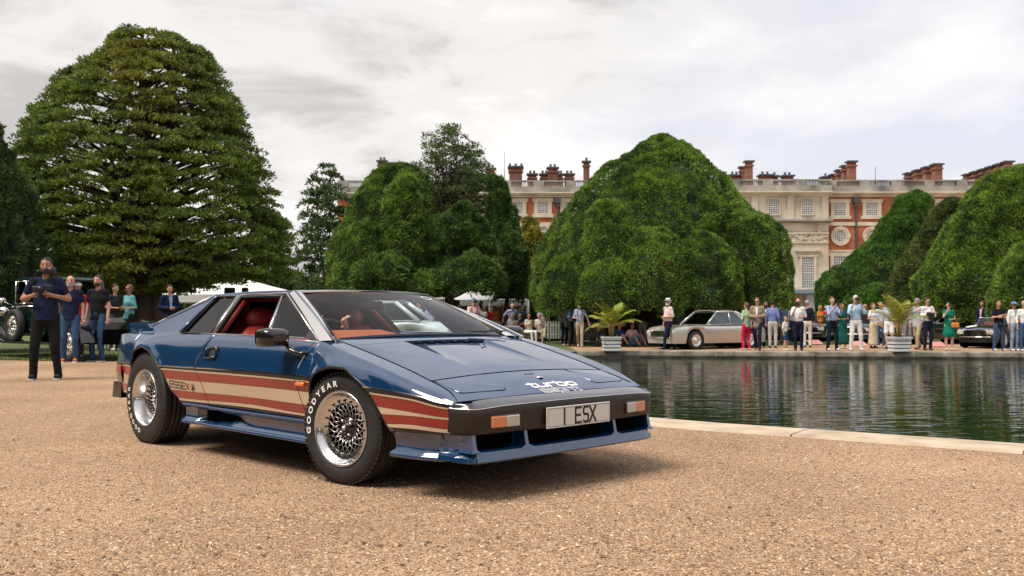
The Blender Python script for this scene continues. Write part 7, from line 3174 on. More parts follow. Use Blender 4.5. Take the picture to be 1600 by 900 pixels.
    if held:
        what, lab = held
        at = mid
        if what in ('phone_r', 'bag_r', 'camera_r'):
            at = Wr[-1] + hand_dir[-1] * .10
        if what in ('phone_l', 'bag_l'):
            at = Wr[1] + hand_dir[1] * .10
        k_ = what.split('_')[0]
        hobj = empty({'phone': 'phone', 'camera': 'photo_camera', 'rig': 'camera_gimbal', 'bag': 'handbag', 'paper': 'paper_fan', 'coat': 'folded_jacket'}[k_], wpos(at), R_(face), lab, {'rig': 'camera', 'coat': 'jacket', 'paper': 'programme', 'bag': 'bag'}.get(k_, k_))
        bk = mat('camera_black', (.012, .012, .013), rough=.4)
        if k_ == 'phone':
            MB().box((0, -.02, .03), (.075, .010, .15), bev=.004).build('phone_case', bk, hobj)
        elif k_ == 'camera':
            MB().box((0, -.02, .03), (.14, .06, .095), bev=.012).build('camera_housing', bk, hobj)
            MB().lathe([(0, -.15), (.036, -.15), (.038, -.10), (.033, -.05), (.036, -.02)], 14, c=(0, 0, .03), axis='Y').build('lens', bk, hobj)
            MB().box((0, -.02, .088), (.05, .045, .03), bev=.008).build('viewfinder', bk, hobj)
        elif k_ == 'rig':
            MB().box((-.05, -.03, .05), (.13, .06, .085), bev=.01).build('camera_housing', bk, hobj)
            MB().lathe([(0, -.14), (.034, -.14), (.036, -.08), (.03, -.04), (.034, -.02)], 14, c=(.01, 0, .05), axis='Y').build('lens', bk, hobj)
            MB().tube([(-.02, 0, -.05), (-.02, .0, .0)], .018, 8).build('grip', bk, hobj)
            MB().box((.09, -.02, .07), (.12, .02, .08), bev=.006).build('screen', bk, hobj)
            MB().tube([(-.10, 0, .03), (-.12, 0, .20), (-.06, -.02, .30), (-.02, -.03, .33)], .012, 6).build('support_arm', bk, hobj)
        elif k_ == 'bag':
            m_ = cloth(what.split('_')[2]) if what.count('_') > 1 else cloth('brown')
            MB().box((0, 0, -.16), (.26, .09, .17), bev=.03).build('bag_body', m_, hobj)
            MB().tube([(-.09, 0, -.09), (-.05, 0, .02), (.05, 0, .02), (.09, 0, -.09)], .009, 6).build('bag_handle', m_, hobj)
        elif k_ == 'paper':
            MB().box((0, -.03, .02), (.21, .008, .16), rx=.5).build('page', cloth('sand'), hobj)
        elif k_ == 'coat':
            implicit('cloth_fold', [((-.10, 0, 0), (.10, 0, -.02), .06, .06, (1, .9, 1)), ((.03, 0, -.05), (.06, 0, -.22), .07, .05, (1, .6, 1)), ((-.05, 0, -.03), (-.04, 0, -.16), .06, .05, (1, .6, 1))], .02, cloth('charcoal'), hobj, wrinkle=.012)
    return root


def build_people():
    FV = .027
    P = person

    def at(px, d):
        return gx(px, d), d
    # --- left group
    x, y = at(72, 13.9)
    P(x, y, 1.80, 14, 'man in a navy t-shirt holding a camera rig, nearest of the left group', legs='wide', larm='rig', rarm='rig', top='navy', topt='tee', bot='black', shoes='charcoal', sole='lgrey', skin='t', hair='black',
      beard='black', vox=.0135, held=('rig', 'black camera gimbal held at chest height by the man in the navy t-shirt'), build=1.12)
    cx, cy = at(74, 13.72)
    c2 = empty('photo_camera', (cx + .03, cy + .02, 1.60), R_(20), 'black camera with a fat lens in front of the bearded man\'s mouth', 'camera')
    bk = mat('camera_black', (.012, .012, .013), rough=.4)
    MB().box((0, 0, 0), (.15, .07, .10), bev=.014).build('camera_housing', bk, c2)
    MB().lathe([(0, -.15), (.048, -.15), (.05, -.08), (.045, -.03)], 16, c=(.02, 0, 0), axis='Y').build('lens', bk, c2)
    MB().tube([(0, .0, -.05), (-.03, .02, -.16)], .018, 6).build('support_arm', bk, c2)
    x, y = at(110, 19.2)
    P(x, y, 1.77, 15, 'bald man in a navy t-shirt, blue jeans and orange trainers', legs='contra', larm='down', rarm='down', top='navy', topt='tee', bot='jeans', shoes='orange', sole='white', skin='l', hairt='bald', beard='grey', vox=.017, build=1.08)
    x, y = at(121, 21.5)
    P(x, y, 1.72, 0, 'man in a patterned white cap peeping out behind the bald man', top='red', topt='tee', bot='grey', hat=('kufi', 'white'), skin='t', vox=.02, shoes='white')
    x, y = at(153, 19.6)
    P(x, y, 1.80, -6, 'bearded young man in a black polo shirt and blue jeans standing square', legs='contra', larm='down', rarm='down', top='black', topt='polo', bot='jeans', shoes='charcoal', sole='white', skin='l', hair='dbrown', beard='dbrown', vox=.017, build=.98)
    x, y = at(180, 25.5)
    P(x, y, 1.82, 62, 'dark haired lad in profile in a black t-shirt and olive trousers', legs='stand', larm='belly', rarm='belly', top='charcoal', topt='tee', bot='olive', shoes='white', skin='l', hair='dbrown', vox=.02, build=.95)
    x, y = at(202, 25.3)
    P(x, y, 1.80, -30, 'woman in a turquoise shirt, dark shorts and sunglasses', larm='belly', rarm='belly', top='teal', topt='shirt', bot='black', bott='shorts', shoes='black', skin='t', hair='ginger', hairt='pony', glasses=True, female=True, vox=.02,
      held=('phone_l', 'small dark phone held by the woman in turquoise'))
    x, y = at(265, 26)
    P(x, y, 1.82, 38, 'man in a navy suit and lilac shirt looking past the tail of the blue car', larm='belly', rarm='belly', top='navy', topt='jacket', jacket='lilac', bot='navy', skin='l', hair='dbrown', vox=.02)
    # --- seen through the windscreen
    x, y = at(674, 35)
    P(x, y, 1.68, 165, 'man with his back turned in a lilac shirt and black trousers seen through the windscreen', top='lilac', topt='long', bot='black', skin='l', hair='grey', vox=FV, larm='belly', rarm='belly')
    x, y = at(655, 36)
    P(x, y, 1.62, 60, 'blond man in a light blue shirt seen through the windscreen', top='sky', topt='rolled', bot='beige', skin='l', hair='blond', vox=FV, larm='read', rarm='read')
    # --- behind the windscreen edge, by the tent
    x, y = at(740, 32)
    P(x, y, 1.78, 18, 'photographer in a pink shirt and bright blue cap, camera raised to the eye', larm='face', rarm='face', top='pink', topt='rolled', bot='charcoal', skin='l', hat=('cap', 'bblue'), vox=FV, held=('camera', 'camera raised by the photographer in the blue cap'), strap=True)
    x, y = at(799, 40.6)
    P(x, y, 1.80, 10, 'balding man in a lilac shirt leaning over the seated women', lean=.35, top='lilac', topt='rolled', bot='charcoal', skin='l', hairt='bald', vox=FV, larm='prop', rarm='prop')
    seats = [(800, 39.6, 'seated woman in a grey blue dress, first from the left on the chairs', dict(top='grey', topt='dress', bot='grey', bott='shorts', hair='brown', hairt='bun', skin='t', legs='sitx', female=True, held=('paper', 'pale programme held by the seated woman in grey'))),
             (813, 39.9, 'seated woman in a black top and sunglasses, second from the left on the chairs', dict(top='black', topt='vest', bot='white', bott='shorts', hair='brown', hairt='long', skin='t', legs='sit', female=True, glasses=True)),
             (827, 39.6, 'seated woman in a cream top and white trousers, legs wide', dict(top='offw', topt='tee', bot='white', bott='trousers', hair='brown', hairt='bun', skin='t', legs='sit', female=True, held=('paper', 'folded paper held by the seated woman in white'))),
             (843, 39.8, 'seated man in a white shirt with sunglasses and grey trousers, right end of the chairs', dict(top='white', topt='polo', bot='khaki', bott='trousers', hair='grey', skin='l', legs='sitx', glasses=True))]
    CH = mat('dark_chair', (.03, .02, .018), rough=.6)
    for i, (px, d, lab, kw) in enumerate(seats):
        x, y = at(px, d)
        P(x, y, 1.68, 30, lab, vox=FV, larm='read', rarm='read', **kw)
        g = float(ground_h(x, y))
        ch = empty('chair', (x, y, g), R_(30), ['dark chair under the woman in grey blue', 'dark chair under the woman in the black top', 'dark chair under the woman in white trousers', 'dark chair under the seated man in white'][i], 'chair', 'chairs on the lawn by the tent')
        MB().box((0, .03, .43), (.44, .42, .04), bev=.01).build('seat', CH, ch)
        MB().box((0, .25, .68), (.42, .03, .36), bev=.01).build('backrest', CH, ch)
        for sx in (-1, 1):
            for sy in (-1, 1):
                MB().tube([(sx * .19, .03 + sy * .19, 0), (sx * .19, .03 + sy * .19, .43)], .014, 5).build('leg', CH, ch)
    x, y = at(882, 37.8)
    P(x, y, 1.82, 40, 'dark skinned man in a grey jacket behind the man in blue', top='grey', topt='jacket', jacket='white', bot='dnavy', skin='d', hair='black', vox=FV, shoes='white')
    x, y = at(892, 37.0)
    P(x, y, 1.76, 70, 'man in a blue shirt and black trousers talking, seen from the side', top='blue', topt='rolled', bot='black', skin='l', hair='blond', vox=FV, larm='belly', rarm='belly', shoes='brown')
    x, y = at(906, 36.2)
    P(x, y, 1.74, -8, 'man in a cap and checked shirt with a camera strap and khaki trousers, walking', legs='walk', top='plaid', topt='shirt', bot='khaki', skin='l', hair='grey', beard='white', hat=('cap', 'grey'), strap=True, vox=FV, larm='out', rarm='belly', shoes='sand')
    x, y = at(937, 36.4)
    P(x, y, 1.72, 150, 'person in dark clothes bending forward behind the left palm', lean=.5, top='dnavy', topt='long', bot='charcoal', skin='l', hair='dbrown', vox=FV)
    x, y = at(970, 36.8)
    P(x, y, 1.78, 38, 'man in a steel blue t-shirt sitting on the ground, knees up', legs='ground', larm='knee', rarm='knee', top='steel', topt='tee', bot='charcoal', bott='shorts', skin='l', hair='dbrown', vox=FV, shoes='charcoal')
    x, y = at(990, 36.6)
    P(x, y, 1.78, 30, 'man in sunglasses, pink shirt and bright blue shorts sitting on the ground', legs='ground', larm='knee', rarm='prop', top='pink', topt='rolled', bot='bblue', bott='shorts', skin='t', hair='dbrown', glasses=True, vox=FV, shoes='brown')
    x, y = at(1004, 38.6)
    P(x, y, 1.72, 200, 'figure in a dark top and pale grey trousers in the shade of the great yew', top='charcoal', topt='long', bot='lgrey', skin='t', hair='dbrown', vox=FV)
    x, y = at(1044, 33.0)
    P(x, y, 1.80, -68, 'stout man in a panama hat and pale pink shirt striding left', legs='walk', larm='belly', rarm='down', top='pinkw', topt='shirt', bot='dnavy', skin='l', hair='white', beard='white', hat=('panama', 'white'), vox=.023, build=1.16, belly=.05, shoes='black')
    x, y = at(1107, 38.5)
    P(x, y, 1.82, 20, 'man in a dark hat standing behind the roof of the silver coupe', top='navy', topt='jacket', jacket='lblue', bot='navy', hat=('panama', 'brown'), skin='l', hair='grey', vox=FV)
    x, y = at(1150, 38.8)
    P(x, y, 1.76, -20, 'woman with brown hair in the shade behind the silver coupe', top='brown', topt='long', bot='charcoal', skin='l', hair='brown', hairt='long', female=True, vox=FV)
    x, y = at(1166, 32.6)
    P(x, y, 1.66, 205, 'woman with ginger hair in a mint blouse and magenta trousers, back turned', top='mint', topt='rolled', bot='magenta', skin='p', hair='ginger', hairt='bun', female=True, vox=.023, larm='belly', rarm='belly', shoes='sand', legs='contra')
    x, y = at(1183, 32.4)
    P(x, y, 1.82, -22, 'man in a tweed blazer, open white shirt and navy trousers, walking', legs='walk', top='tweed', topt='jacket', jacket='white', bot='dnavy', skin='p', hair='ginger', glasses=True, vox=.023, larm='belly', rarm='belly', shoes='brown')
    x, y = at(1197, 36)
    P(x, y, 1.76, -35, 'dark haired man in a navy suit behind the tweed blazer', top='dnavy', topt='jacket', jacket='white', bot='dnavy', skin='t', hair='black', vox=FV, beard='black')
    x, y = at(1207, 35)
    P(x, y, 1.78, 160, 'man in a blue shirt with his back turned, beside the rear of the silver coupe', top='blue', topt='long', bot='lgrey', skin='l', hair='dbrown', vox=FV)
    x, y = at(1223, 41)
    P(x, y, 1.78, 20, 'person in a red cap far back between the coupe and the child', top='blue', topt='long', bot='grey', skin='l', hair='grey', hat=('cap', 'red'), vox=FV)
    x, y = at(1227, 32.2)
    P(x, y, 1.17, 42, 'small fair child in a white shirt and denim shorts', top='white', topt='shirt', bot='jeans', bott='shorts', skin='p', hair='blond', vox=.02, shoes='white', larm='belly', build=.9)
    x, y = at(1247, 32.0)
    P(x, y, 1.78, -12, 'bald bearded man in white shirt and navy trousers holding up a phone', top='white', topt='shirt', bot='dnavy', skin='l', hairt='bald', beard='dbrown', glasses=True, vox=.023, larm='belly', rarm='phone', shoes='brown', build=1.06, held=('phone_r', 'phone held up by the bald bearded man in white'))
    x, y = at(1261, 35.6)
    P(x, y, 1.78, 165, 'man in a navy waistcoat and cream trousers behind the bald bearded man', top='dnavy', topt='long', bot='offw', skin='l', hair='grey', vox=FV)
    x, y = at(1282, 44)
    P(x, y, 1.68, 30, 'woman in an orange top and short black skirt far back on the gravel', top='orange', topt='tee', bot='black', bott='shorts', skin='t', hair='blond', hairt='long', female=True, vox=.03)
    x, y = at(1300, 32.2)
    P(x, y, 1.83, 12, 'tall ginger young man in a blue shirt taking a picture by phone', top='lblue', topt='rolled', bot='dnavy', skin='p', hair='ginger', vox=.023, larm='phone', rarm='phone', shoes='white', legs='wide', held=('phone', 'phone held up by the tall young man in blue'))
    x, y = at(1316, 34.3)
    P(x, y, 1.66, -8, 'woman in a long dark green dress between two men taking pictures', top='dgreen', topt='dress', bott='maxi', skin='t', hair='dbrown', hairt='bun', female=True, vox=FV, shoes='white', larm='belly', rarm='belly')
    x, y = at(1337, 31.95)
    P(x, y, 1.88, -6, 'white haired man in pale blue shirt and white trousers with a camera', top='sky', topt='rolled', bot='white', skin='l', hair='white', hairt='short', vox=.023, larm='face', rarm='face', shoes='white', legs='wide', build=1.08, held=('camera', 'camera at the eye of the man in white trousers'))
    x, y = at(1364, 34.3)
    P(x, y, 1.66, 25, 'woman in a white blouse and long beige skirt holding a yellow bag', top='white', topt='tee', bot='sand', bott='maxi', skin='p', hair='ginger', hairt='long', female=True, vox=FV, larm='belly', rarm='belly', held=('bag_l_sand', 'yellowish bag held by the woman in the long beige skirt'))
    x, y = at(1376, 35.2)
    P(x, y, 1.70, -15, 'man in sunglasses, pale shirt and blue jeans left of the right palm', top='sky', topt='shirt', bot='jeans', skin='l', hair='grey', glasses=True, vox=FV, shoes='white')
    x, y = at(1389, 33.6)
    P(x, y, 1.78, -40, 'man in a light blue shirt and white shorts just left of the right palm', top='sky', topt='shirt', bot='white', bott='shorts', skin='l', hair='blond', vox=FV, shoes='brown')
    x, y = at(1416, 35)
    P(x, y, 1.78, 10, 'person in white half hidden by the right palm', top='white', topt='long', bot='grey', skin='l', hair='dbrown', vox=FV)
    x, y = at(1433, 33.0)
    P(x, y, 1.80, -50, 'man in a flat grey cap, pale jacket and stone trousers, walking', legs='walk', top='lgrey', topt='jacket', bot='khaki', skin='l', hair='grey', hat=('kufi', 'grey'), vox=FV, shoes='brown')
    x, y = at(1449, 32.2)
    P(x, y, 1.80, 6, 'man in a white shirt with a dark jacket over his crossed arms', top='white', topt='rolled', bot='dnavy', skin='l', hair='dbrown', glasses=True, vox=.023, larm='cross', rarm='cross', shoes='brown', held=('coat', 'dark jacket draped over the crossed arms of the man in white'))
    x, y = at(1482, 32.0)
    P(x, y, 1.66, -10, 'woman in a bright green wrap dress photographing with her phone', top='green', topt='dress', bott='none', skin='p', hair='dbrown', hairt='pony', female=True, vox=.023, larm='belly', rarm='face', shoes='sand', held=('phone_r', 'phone held by the woman in the green dress'))
    hx, hy = at(1492, 31.8)
    hb = empty('handbag', (hx, hy, .62), 0, 'tan orange handbag carried by the woman in the green dress', 'bag')
    MB().box((0, 0, 0), (.26, .10, .18), bev=.03).build('bag_body', cloth('orange'), hb)
    MB().tube([(-.09, 0, .08), (-.05, 0, .2), (.05, 0, .2), (.09, 0, .08)], .01, 6).build('bag_handle', cloth('brown'), hb)
    x, y = at(1535, 37.5)
    P(x, y, 1.78, -60, 'man in a navy suit standing behind the black open car', top='navy', topt='jacket', jacket='pink', bot='navy', skin='l', hair='brown', vox=FV)
    x, y = at(1527, 43)
    P(x, y, 1.74, 20, 'distant man in a white shirt behind the black open car', top='white', topt='long', bot='grey', skin='l', hair='grey', vox=.03)
    x, y = at(1560, 31.6)
    P(x, y, 1.70, 4, 'man in a black t-shirt and blue jeans with crossed arms', top='black', topt='tee', bot='jeans', skin='l', hair='brown', vox=.023, larm='cross', rarm='cross', shoes='white', legs='wide', build=1.05)
    x, y = at(1584, 31.4)
    P(x, y, 1.66, 10, 'person in a blue cap, teal top and open white shirt with pale jeans', top='white', topt='long', jacket='teal', bot='ljeans', skin='t', hair='grey', hat=('cap', 'blue'), glasses=True, vox=.023, larm='belly', rarm='down', shoes='white')
    x, y = at(1600, 31.2)
    P(x, y, 1.68, -10, 'person in a white shirt cut off by the right edge', top='white', topt='long', bot='jeans', skin='l', hair='grey', vox=.023, shoes='white')
    # --- far crowd near the tent and right of it
    fars = [(757, 46, 'white', 'distant person in white left of the tent pole'), (768, 47, 'red', 'distant person in red beneath the tent'), (778, 46.5, 'orange', 'distant person in an orange top beneath the tent'), (790, 49, 'navy', 'distant person in navy beneath the tent'),
            (816, 48, 'steel', 'distant person in dark blue right of the tent'), (862, 47, 'white', 'distant person in white beyond the picket fence'), (868, 48, 'bblue', 'distant person in bright blue beyond the picket fence'), (874, 46.5, 'lblue', 'distant person in pale blue beyond the picket fence'),
            (848, 44.6, 'pinkw', 'distant person in pale pink just behind the fence by the slim post'), (925, 45, 'navy', 'distant person in navy behind the fence left of the palm'), (747, 44, 'lgrey', 'distant person in grey right of the pink shirted photographer'),
            (785, 43.5, 'brown', 'distant person in brown behind the chairs'), (718, 42, 'sand', 'distant person in sand behind the windscreen edge'), (1062, 39.5, 'lblue', 'shaded person in pale blue left of the coupe roof'), (1072, 41, 'white', 'shaded person in white left of the coupe roof'), (1238, 43, 'lgrey', 'distant person in grey left of the palace porch'), (1290, 46, 'red', 'distant person in red before the dark hedge'),
            (1352, 46, 'white', 'distant person in white between the camera man and the long skirt'), (1508, 45, 'white', 'distant person in white above the racing roundel')]
    for i, (px, d, c, lab) in enumerate(fars):
        x, y = at(px, d)
        P(x, y, 1.66 + .02 * (i % 6), (i * 77) % 120 - 60, lab, top=c, topt=('tee', 'long')[i % 2], bot=('navy', 'khaki', 'charcoal')[i % 3], skin='lpt'[i % 3], hair=('grey', 'dbrown', 'blond')[i % 3], vox=.034, larm=('down', 'belly')[i % 2])


build_people()
# the driver, seated behind the wheel of the blue car, arms forward
def build_driver():
    M = sports_car.matrix_basis
    a = -0.784430131
    lx, ly = -.97, -.38
    c, s = math.cos(a), math.sin(a)
    wx, wy = -0.32579 + lx * c - ly * s, 5.770664 + lx * s + ly * c
    person(wx, wy, 1.60, math.degrees(a) + 90, 'driver in a blue shirt at the wheel of the blue car, hand on the rim', legs='sit', larm='wheel', rarm='wheel', top='lblue', topt='rolled', bot='charcoal', skin='p', hair='brown', vox=.018, z=.03, seat=.22, lean=-.5)


build_driver()
# ---------------------------------------------------------------- the other cars
CHROME = mat('chrome', (.75, .75, .74), rough=.08, metal=1.0)
TYREB = mat('plain_tyre', (.02, .02, .02), rough=.7)
CGLASS = glass_mat('car_glass', (.72, .78, .78), f0=1.35)


def simple_wheel(parent, x, y, z, R, W, side, style='disc', name='wheel'):
    w = empty(name, (x, y, z), parent=parent)
    w.rotation_euler = (0, 0, 0 if side < 0 else PI)
    mb = MB()
    rr = R * .66
    mb.lathe([(rr, .02), (rr + .02, 0), (R - .04, 0), (R - .01, .02), (R, .04), (R, W - .04), (R - .01, W - .01), (rr, W)], 32, axis='Y')
    mb.build('tyre', TYREB, w)
    mb = MB()
    mb.lathe([(rr, .015), (rr - .02, .01), (rr - .03, .05), (rr * .55, .055), (rr * .5, .03), (rr * .28, .0), (0, -.02)], 28, axis='Y')
    mb.build('rim', CHROME if style == 'disc' else ALLOY, w)
    if style == 'wire':
        mb = MB()
        for k in range(36):
            t = 2 * PI * k / 36
            t2 = t + (.35 if k % 2 else -.35)
            mb.tube([(math.cos(t) * (rr - .01), .03, math.sin(t) * (rr - .01)), (math.cos(t2) * .05, .0, math.sin(t2) * .05)], .004, 4)
        mb.build('wire_spokes', CHROME, w)
    return w


def classic_car(name, x, y, rz, label, paint_m, prof, wheels, R=.33, seats='red', open_top=False, W=.86, wire=False, glass=CGLASS, roundel=False, grille='slats', cat='car', sill=.22, cabin=None, z=None):
    """prof: rows (x, half width, belt z, crown z); cabin: dict of the glasshouse; car points along +x"""
    g = float(ground_h(x, y)) if z is None else z
    car = empty(name, (x, y, g), rz, label, cat)
    X = [p[0] for p in prof]
    fw, fb, fc = pchip(X, [p[1] for p in prof]), pchip(X, [p[2] for p in prof]), pchip(X, [p[3] for p in prof])
    us = np.unique(np.concatenate([np.linspace(X[0], X[-1], 60)] + [np.linspace(wx - R * 1.25, wx + R * 1.25, 26) for wx in wheels]))

    def arch(u):
        a = 0
        for wx in wheels:
            dx = abs(u - wx)
            if dx < R * 1.18:
                a = max(a, R + math.sqrt(max((R * 1.18) ** 2 - dx * dx, 0)))
        return a
    mb = MB()
    for s in (-1, 1):
        rows = []
        for u in us:
            w, b_, c_ = float(fw(u)), float(fb(u)), float(fc(u))
            low = max(sill, arch(u))
            low = min(low, b_ - .02)
            sec = []
            for q in np.linspace(0, 1, 6):
                sec.append((u, s * w * (1 - .10 * (1 - q) ** 2 * 1.0), low + (b_ * .82 + low * .18 - low) * q))
            sh_ = sec[-1][2]
            for k in range(1, 7):
                t = k / 6 * PI / 2
                sec.append((u, s * (w * (.80 + .20 * math.cos(t))), sh_ + (b_ - sh_) * math.sin(t)))
            for k in range(1, 7):
                q = k / 6
                sec.append((u, s * w * .80 * (1 - q), b_ + (c_ - b_) * math.sin(q * PI / 2)))
            rows.append(sec)
        Pm = np.array(rows)
        mb.grid(Pm, 0, True, flip=(s > 0))
        for e in (0, -1):
            mb.add([tuple(p) for p in Pm[e]] + [(Pm[e][0][0], 0, Pm[e][0][2])], [tuple(range(Pm.shape[1] + 1))])
    mb.build('body', paint_m, car, merge=.001)
    MB().box(((X[0] + X[-1]) / 2, 0, sill + .12), (X[-1] - X[0] - .3, W * 1.5, .22)).build('chassis', VOIDB, car)
    for wx in wheels:
        MB().box((wx, 0, R + .04), (R * 2.3, W * 1.62, R * 1.9)).build('wheel_well', VOIDB, car)
        for s in (-1, 1):
            simple_wheel(car, wx, s * (float(fw(wx)) - .02), R, R, .17, s, 'wire' if wire else 'disc')
    if cabin:
        # rows: (x base front, x roof front, x roof rear, x base rear), roof z, base z, half widths
        xf, xrf, xrr, xb = cabin['x']
        zb, zt = cabin['z']
        wb, wt = cabin['w']
        pm = cabin.get('roofm', paint_m)
        if not open_top:
            rows = []
            for q in np.linspace(-1, 1, 13):
                rows.append([(xrr + (xrf - xrr) * t, q * wt, zt + .045 * (1 - q * q) * 1 + .02 * math.sin(PI * t)) for t in np.linspace(0, 1, 9)])
            add_panel(MB(), np.array(rows), True, .03).build('roof', pm, car)

        def pane(nm, q, m):
            q = [Vector(p) for p in q]
            n = (q[1] - q[0]).cross(q[2] - q[0]).normalized() * .006
            V = [tuple(p + n) for p in q] + [tuple(p - n) for p in q]
            k = len(q)
            MB().add(V, [tuple(range(k)), tuple(reversed(range(k, 2 * k)))] + [(i, (i + 1) % k, (i + 1) % k + k, i + k) for i in range(k)]).build(nm, m, car)
        pane('windscreen', [(xf, -wb * .96, zb), (xf, wb * .96, zb), (xrf, wt * .98, zt), (xrf, -wt * .98, zt)], glass)
        trim = cabin.get('trim', CHROME)
        fr = MB()
        if not open_top:
            pane('rear_window', [(xb, -wb * .9, zb), (xb, wb * .9, zb), (xrr, wt * .95, zt), (xrr, -wt * .95, zt)], glass)
            for s in (-1, 1):
                xm = cabin.get('xm', (xrf + xrr) / 2)
                pane('side_window', [(xf - .06, s * wb, zb + .02), (xrf - .03, s * wt, zt - .03), (xm + .02, s * wt, zt - .03), (xm + .04, s * wb, zb + .02)], glass)
                pane('side_window', [(xm - .04, s * wb, zb + .02), (xm - .03, s * wt, zt - .03), (xrr + .10, s * wt, zt - .03), (cabin.get('xq', xb + .25), s * wb, zb + .02)], glass)
                q = MB()
                for a, b_, r_ in (((xf, s * wb, zb), (xrf, s * wt, zt), .03), ((xm, s * wb, zb), (xm, s * wt, zt), .025), ((xb, s * wb, zb), (xrr, s * wt, zt), .055), ((xrf, s * wt, zt), (xrr, s * wt, zt), .03)):
                    q.tube([a, b_], r_, 6)
                q.build('window_pillars', pm, car)
                if cabin.get('sail'):
                    pane('sail_panel', [(cabin['xq'] if 'xq' in cabin else xb + .25, s * (wb + .01), zb), (xrr + .12, s * (wt + .01), zt), (xrr - .05, s * wt, zt), (xb - .15, s * wb * .96, zb)], pm)
                t_ = MB().tube([(xf, s * (wb + .012), zb + .01), (xb, s * (wb + .012), zb + .01)], .010, 5)
                t_.build('waist_trim', trim, car)
        else:
            fr.tube([(xf, -wb * .96, zb), (xrf, -wt * .98, zt), (xrf, wt * .98, zt), (xf, wb * .96, zb)], .014, 6)
            fr.build('screen_frame', CHROME, car)
        for s in (-1, 1):
            sx = (xf + xb) / 2 - .1
            MB().box((sx, s * .36, zb - .12), (.16, .46, .50), ry=-.2, bev=.05).build('seat', LEATHER if seats == 'red' else cloth('charcoal'), car)
        tub = MB().box(((xf + xb) / 2, 0, zb - .16), (abs(xf - xb) * .9, wb * 1.7, .04))
        tub.build('cabin_floor', DARKIN, car)
    # bumpers, lamps, grille
    xn, xt = X[-1], X[0]
    wn = float(fw(xn - .12))
    MB().tube([(xn - .35, -wn - .02, .42), (xn - .02, -wn * .8, .42), (xn + .06, 0, .42), (xn - .02, wn * .8, .42), (xn - .35, wn + .02, .42)], .04, 8, flat=.6).build('front_bumper', CHROME, car)
    wt_ = float(fw(xt + .12))
    MB().tube([(xt + .35, -wt_ - .02, .46), (xt + .02, -wt_ * .8, .46), (xt - .05, 0, .46), (xt + .02, wt_ * .8, .46), (xt + .35, wt_ + .02, .46)], .04, 8, flat=.6).build('rear_bumper', CHROME, car)
    zf = float(fb(xn - .05))
    MB().box((xn + .005, 0, .56), (.03, wn * 1.25, .20), bev=.012).build('grille_opening', VOIDB, car)
    gr = MB()
    for k in range(5):
        gr.box((xn + .025, 0, .49 + k * .036), (.012, wn * 1.2, .008))
    gr.build('grille_bars', CHROME, car)
    for s in (-1, 1):
        for yy in ((.82,) if grille == 'single' else (.84, .60)):
            h = empty('headlamp', (xn - .03, s * wn * yy, .60), parent=car)
            MB().lathe([(.095, -.02), (.10, .03), (.092, .04)], 16, axis='X').build('lamp_ring', CHROME, h)
            MB().lathe([(.092, .03), (.06, .045), (0, .05)], 16, axis='X').build('lamp_glass', CLEARL, h)
    if roundel:
        q = MB()
        q.lathe([(0, 0), (.20, 0), (.205, -.004)], 28)
        o = q.build('roundel', WHITEP, car)
        u0 = X[-1] - .45
        o.location = (u0, -.30, float(fc(u0)) + .004)
        o.rotation_euler = (.10, .16, 0)
    return car


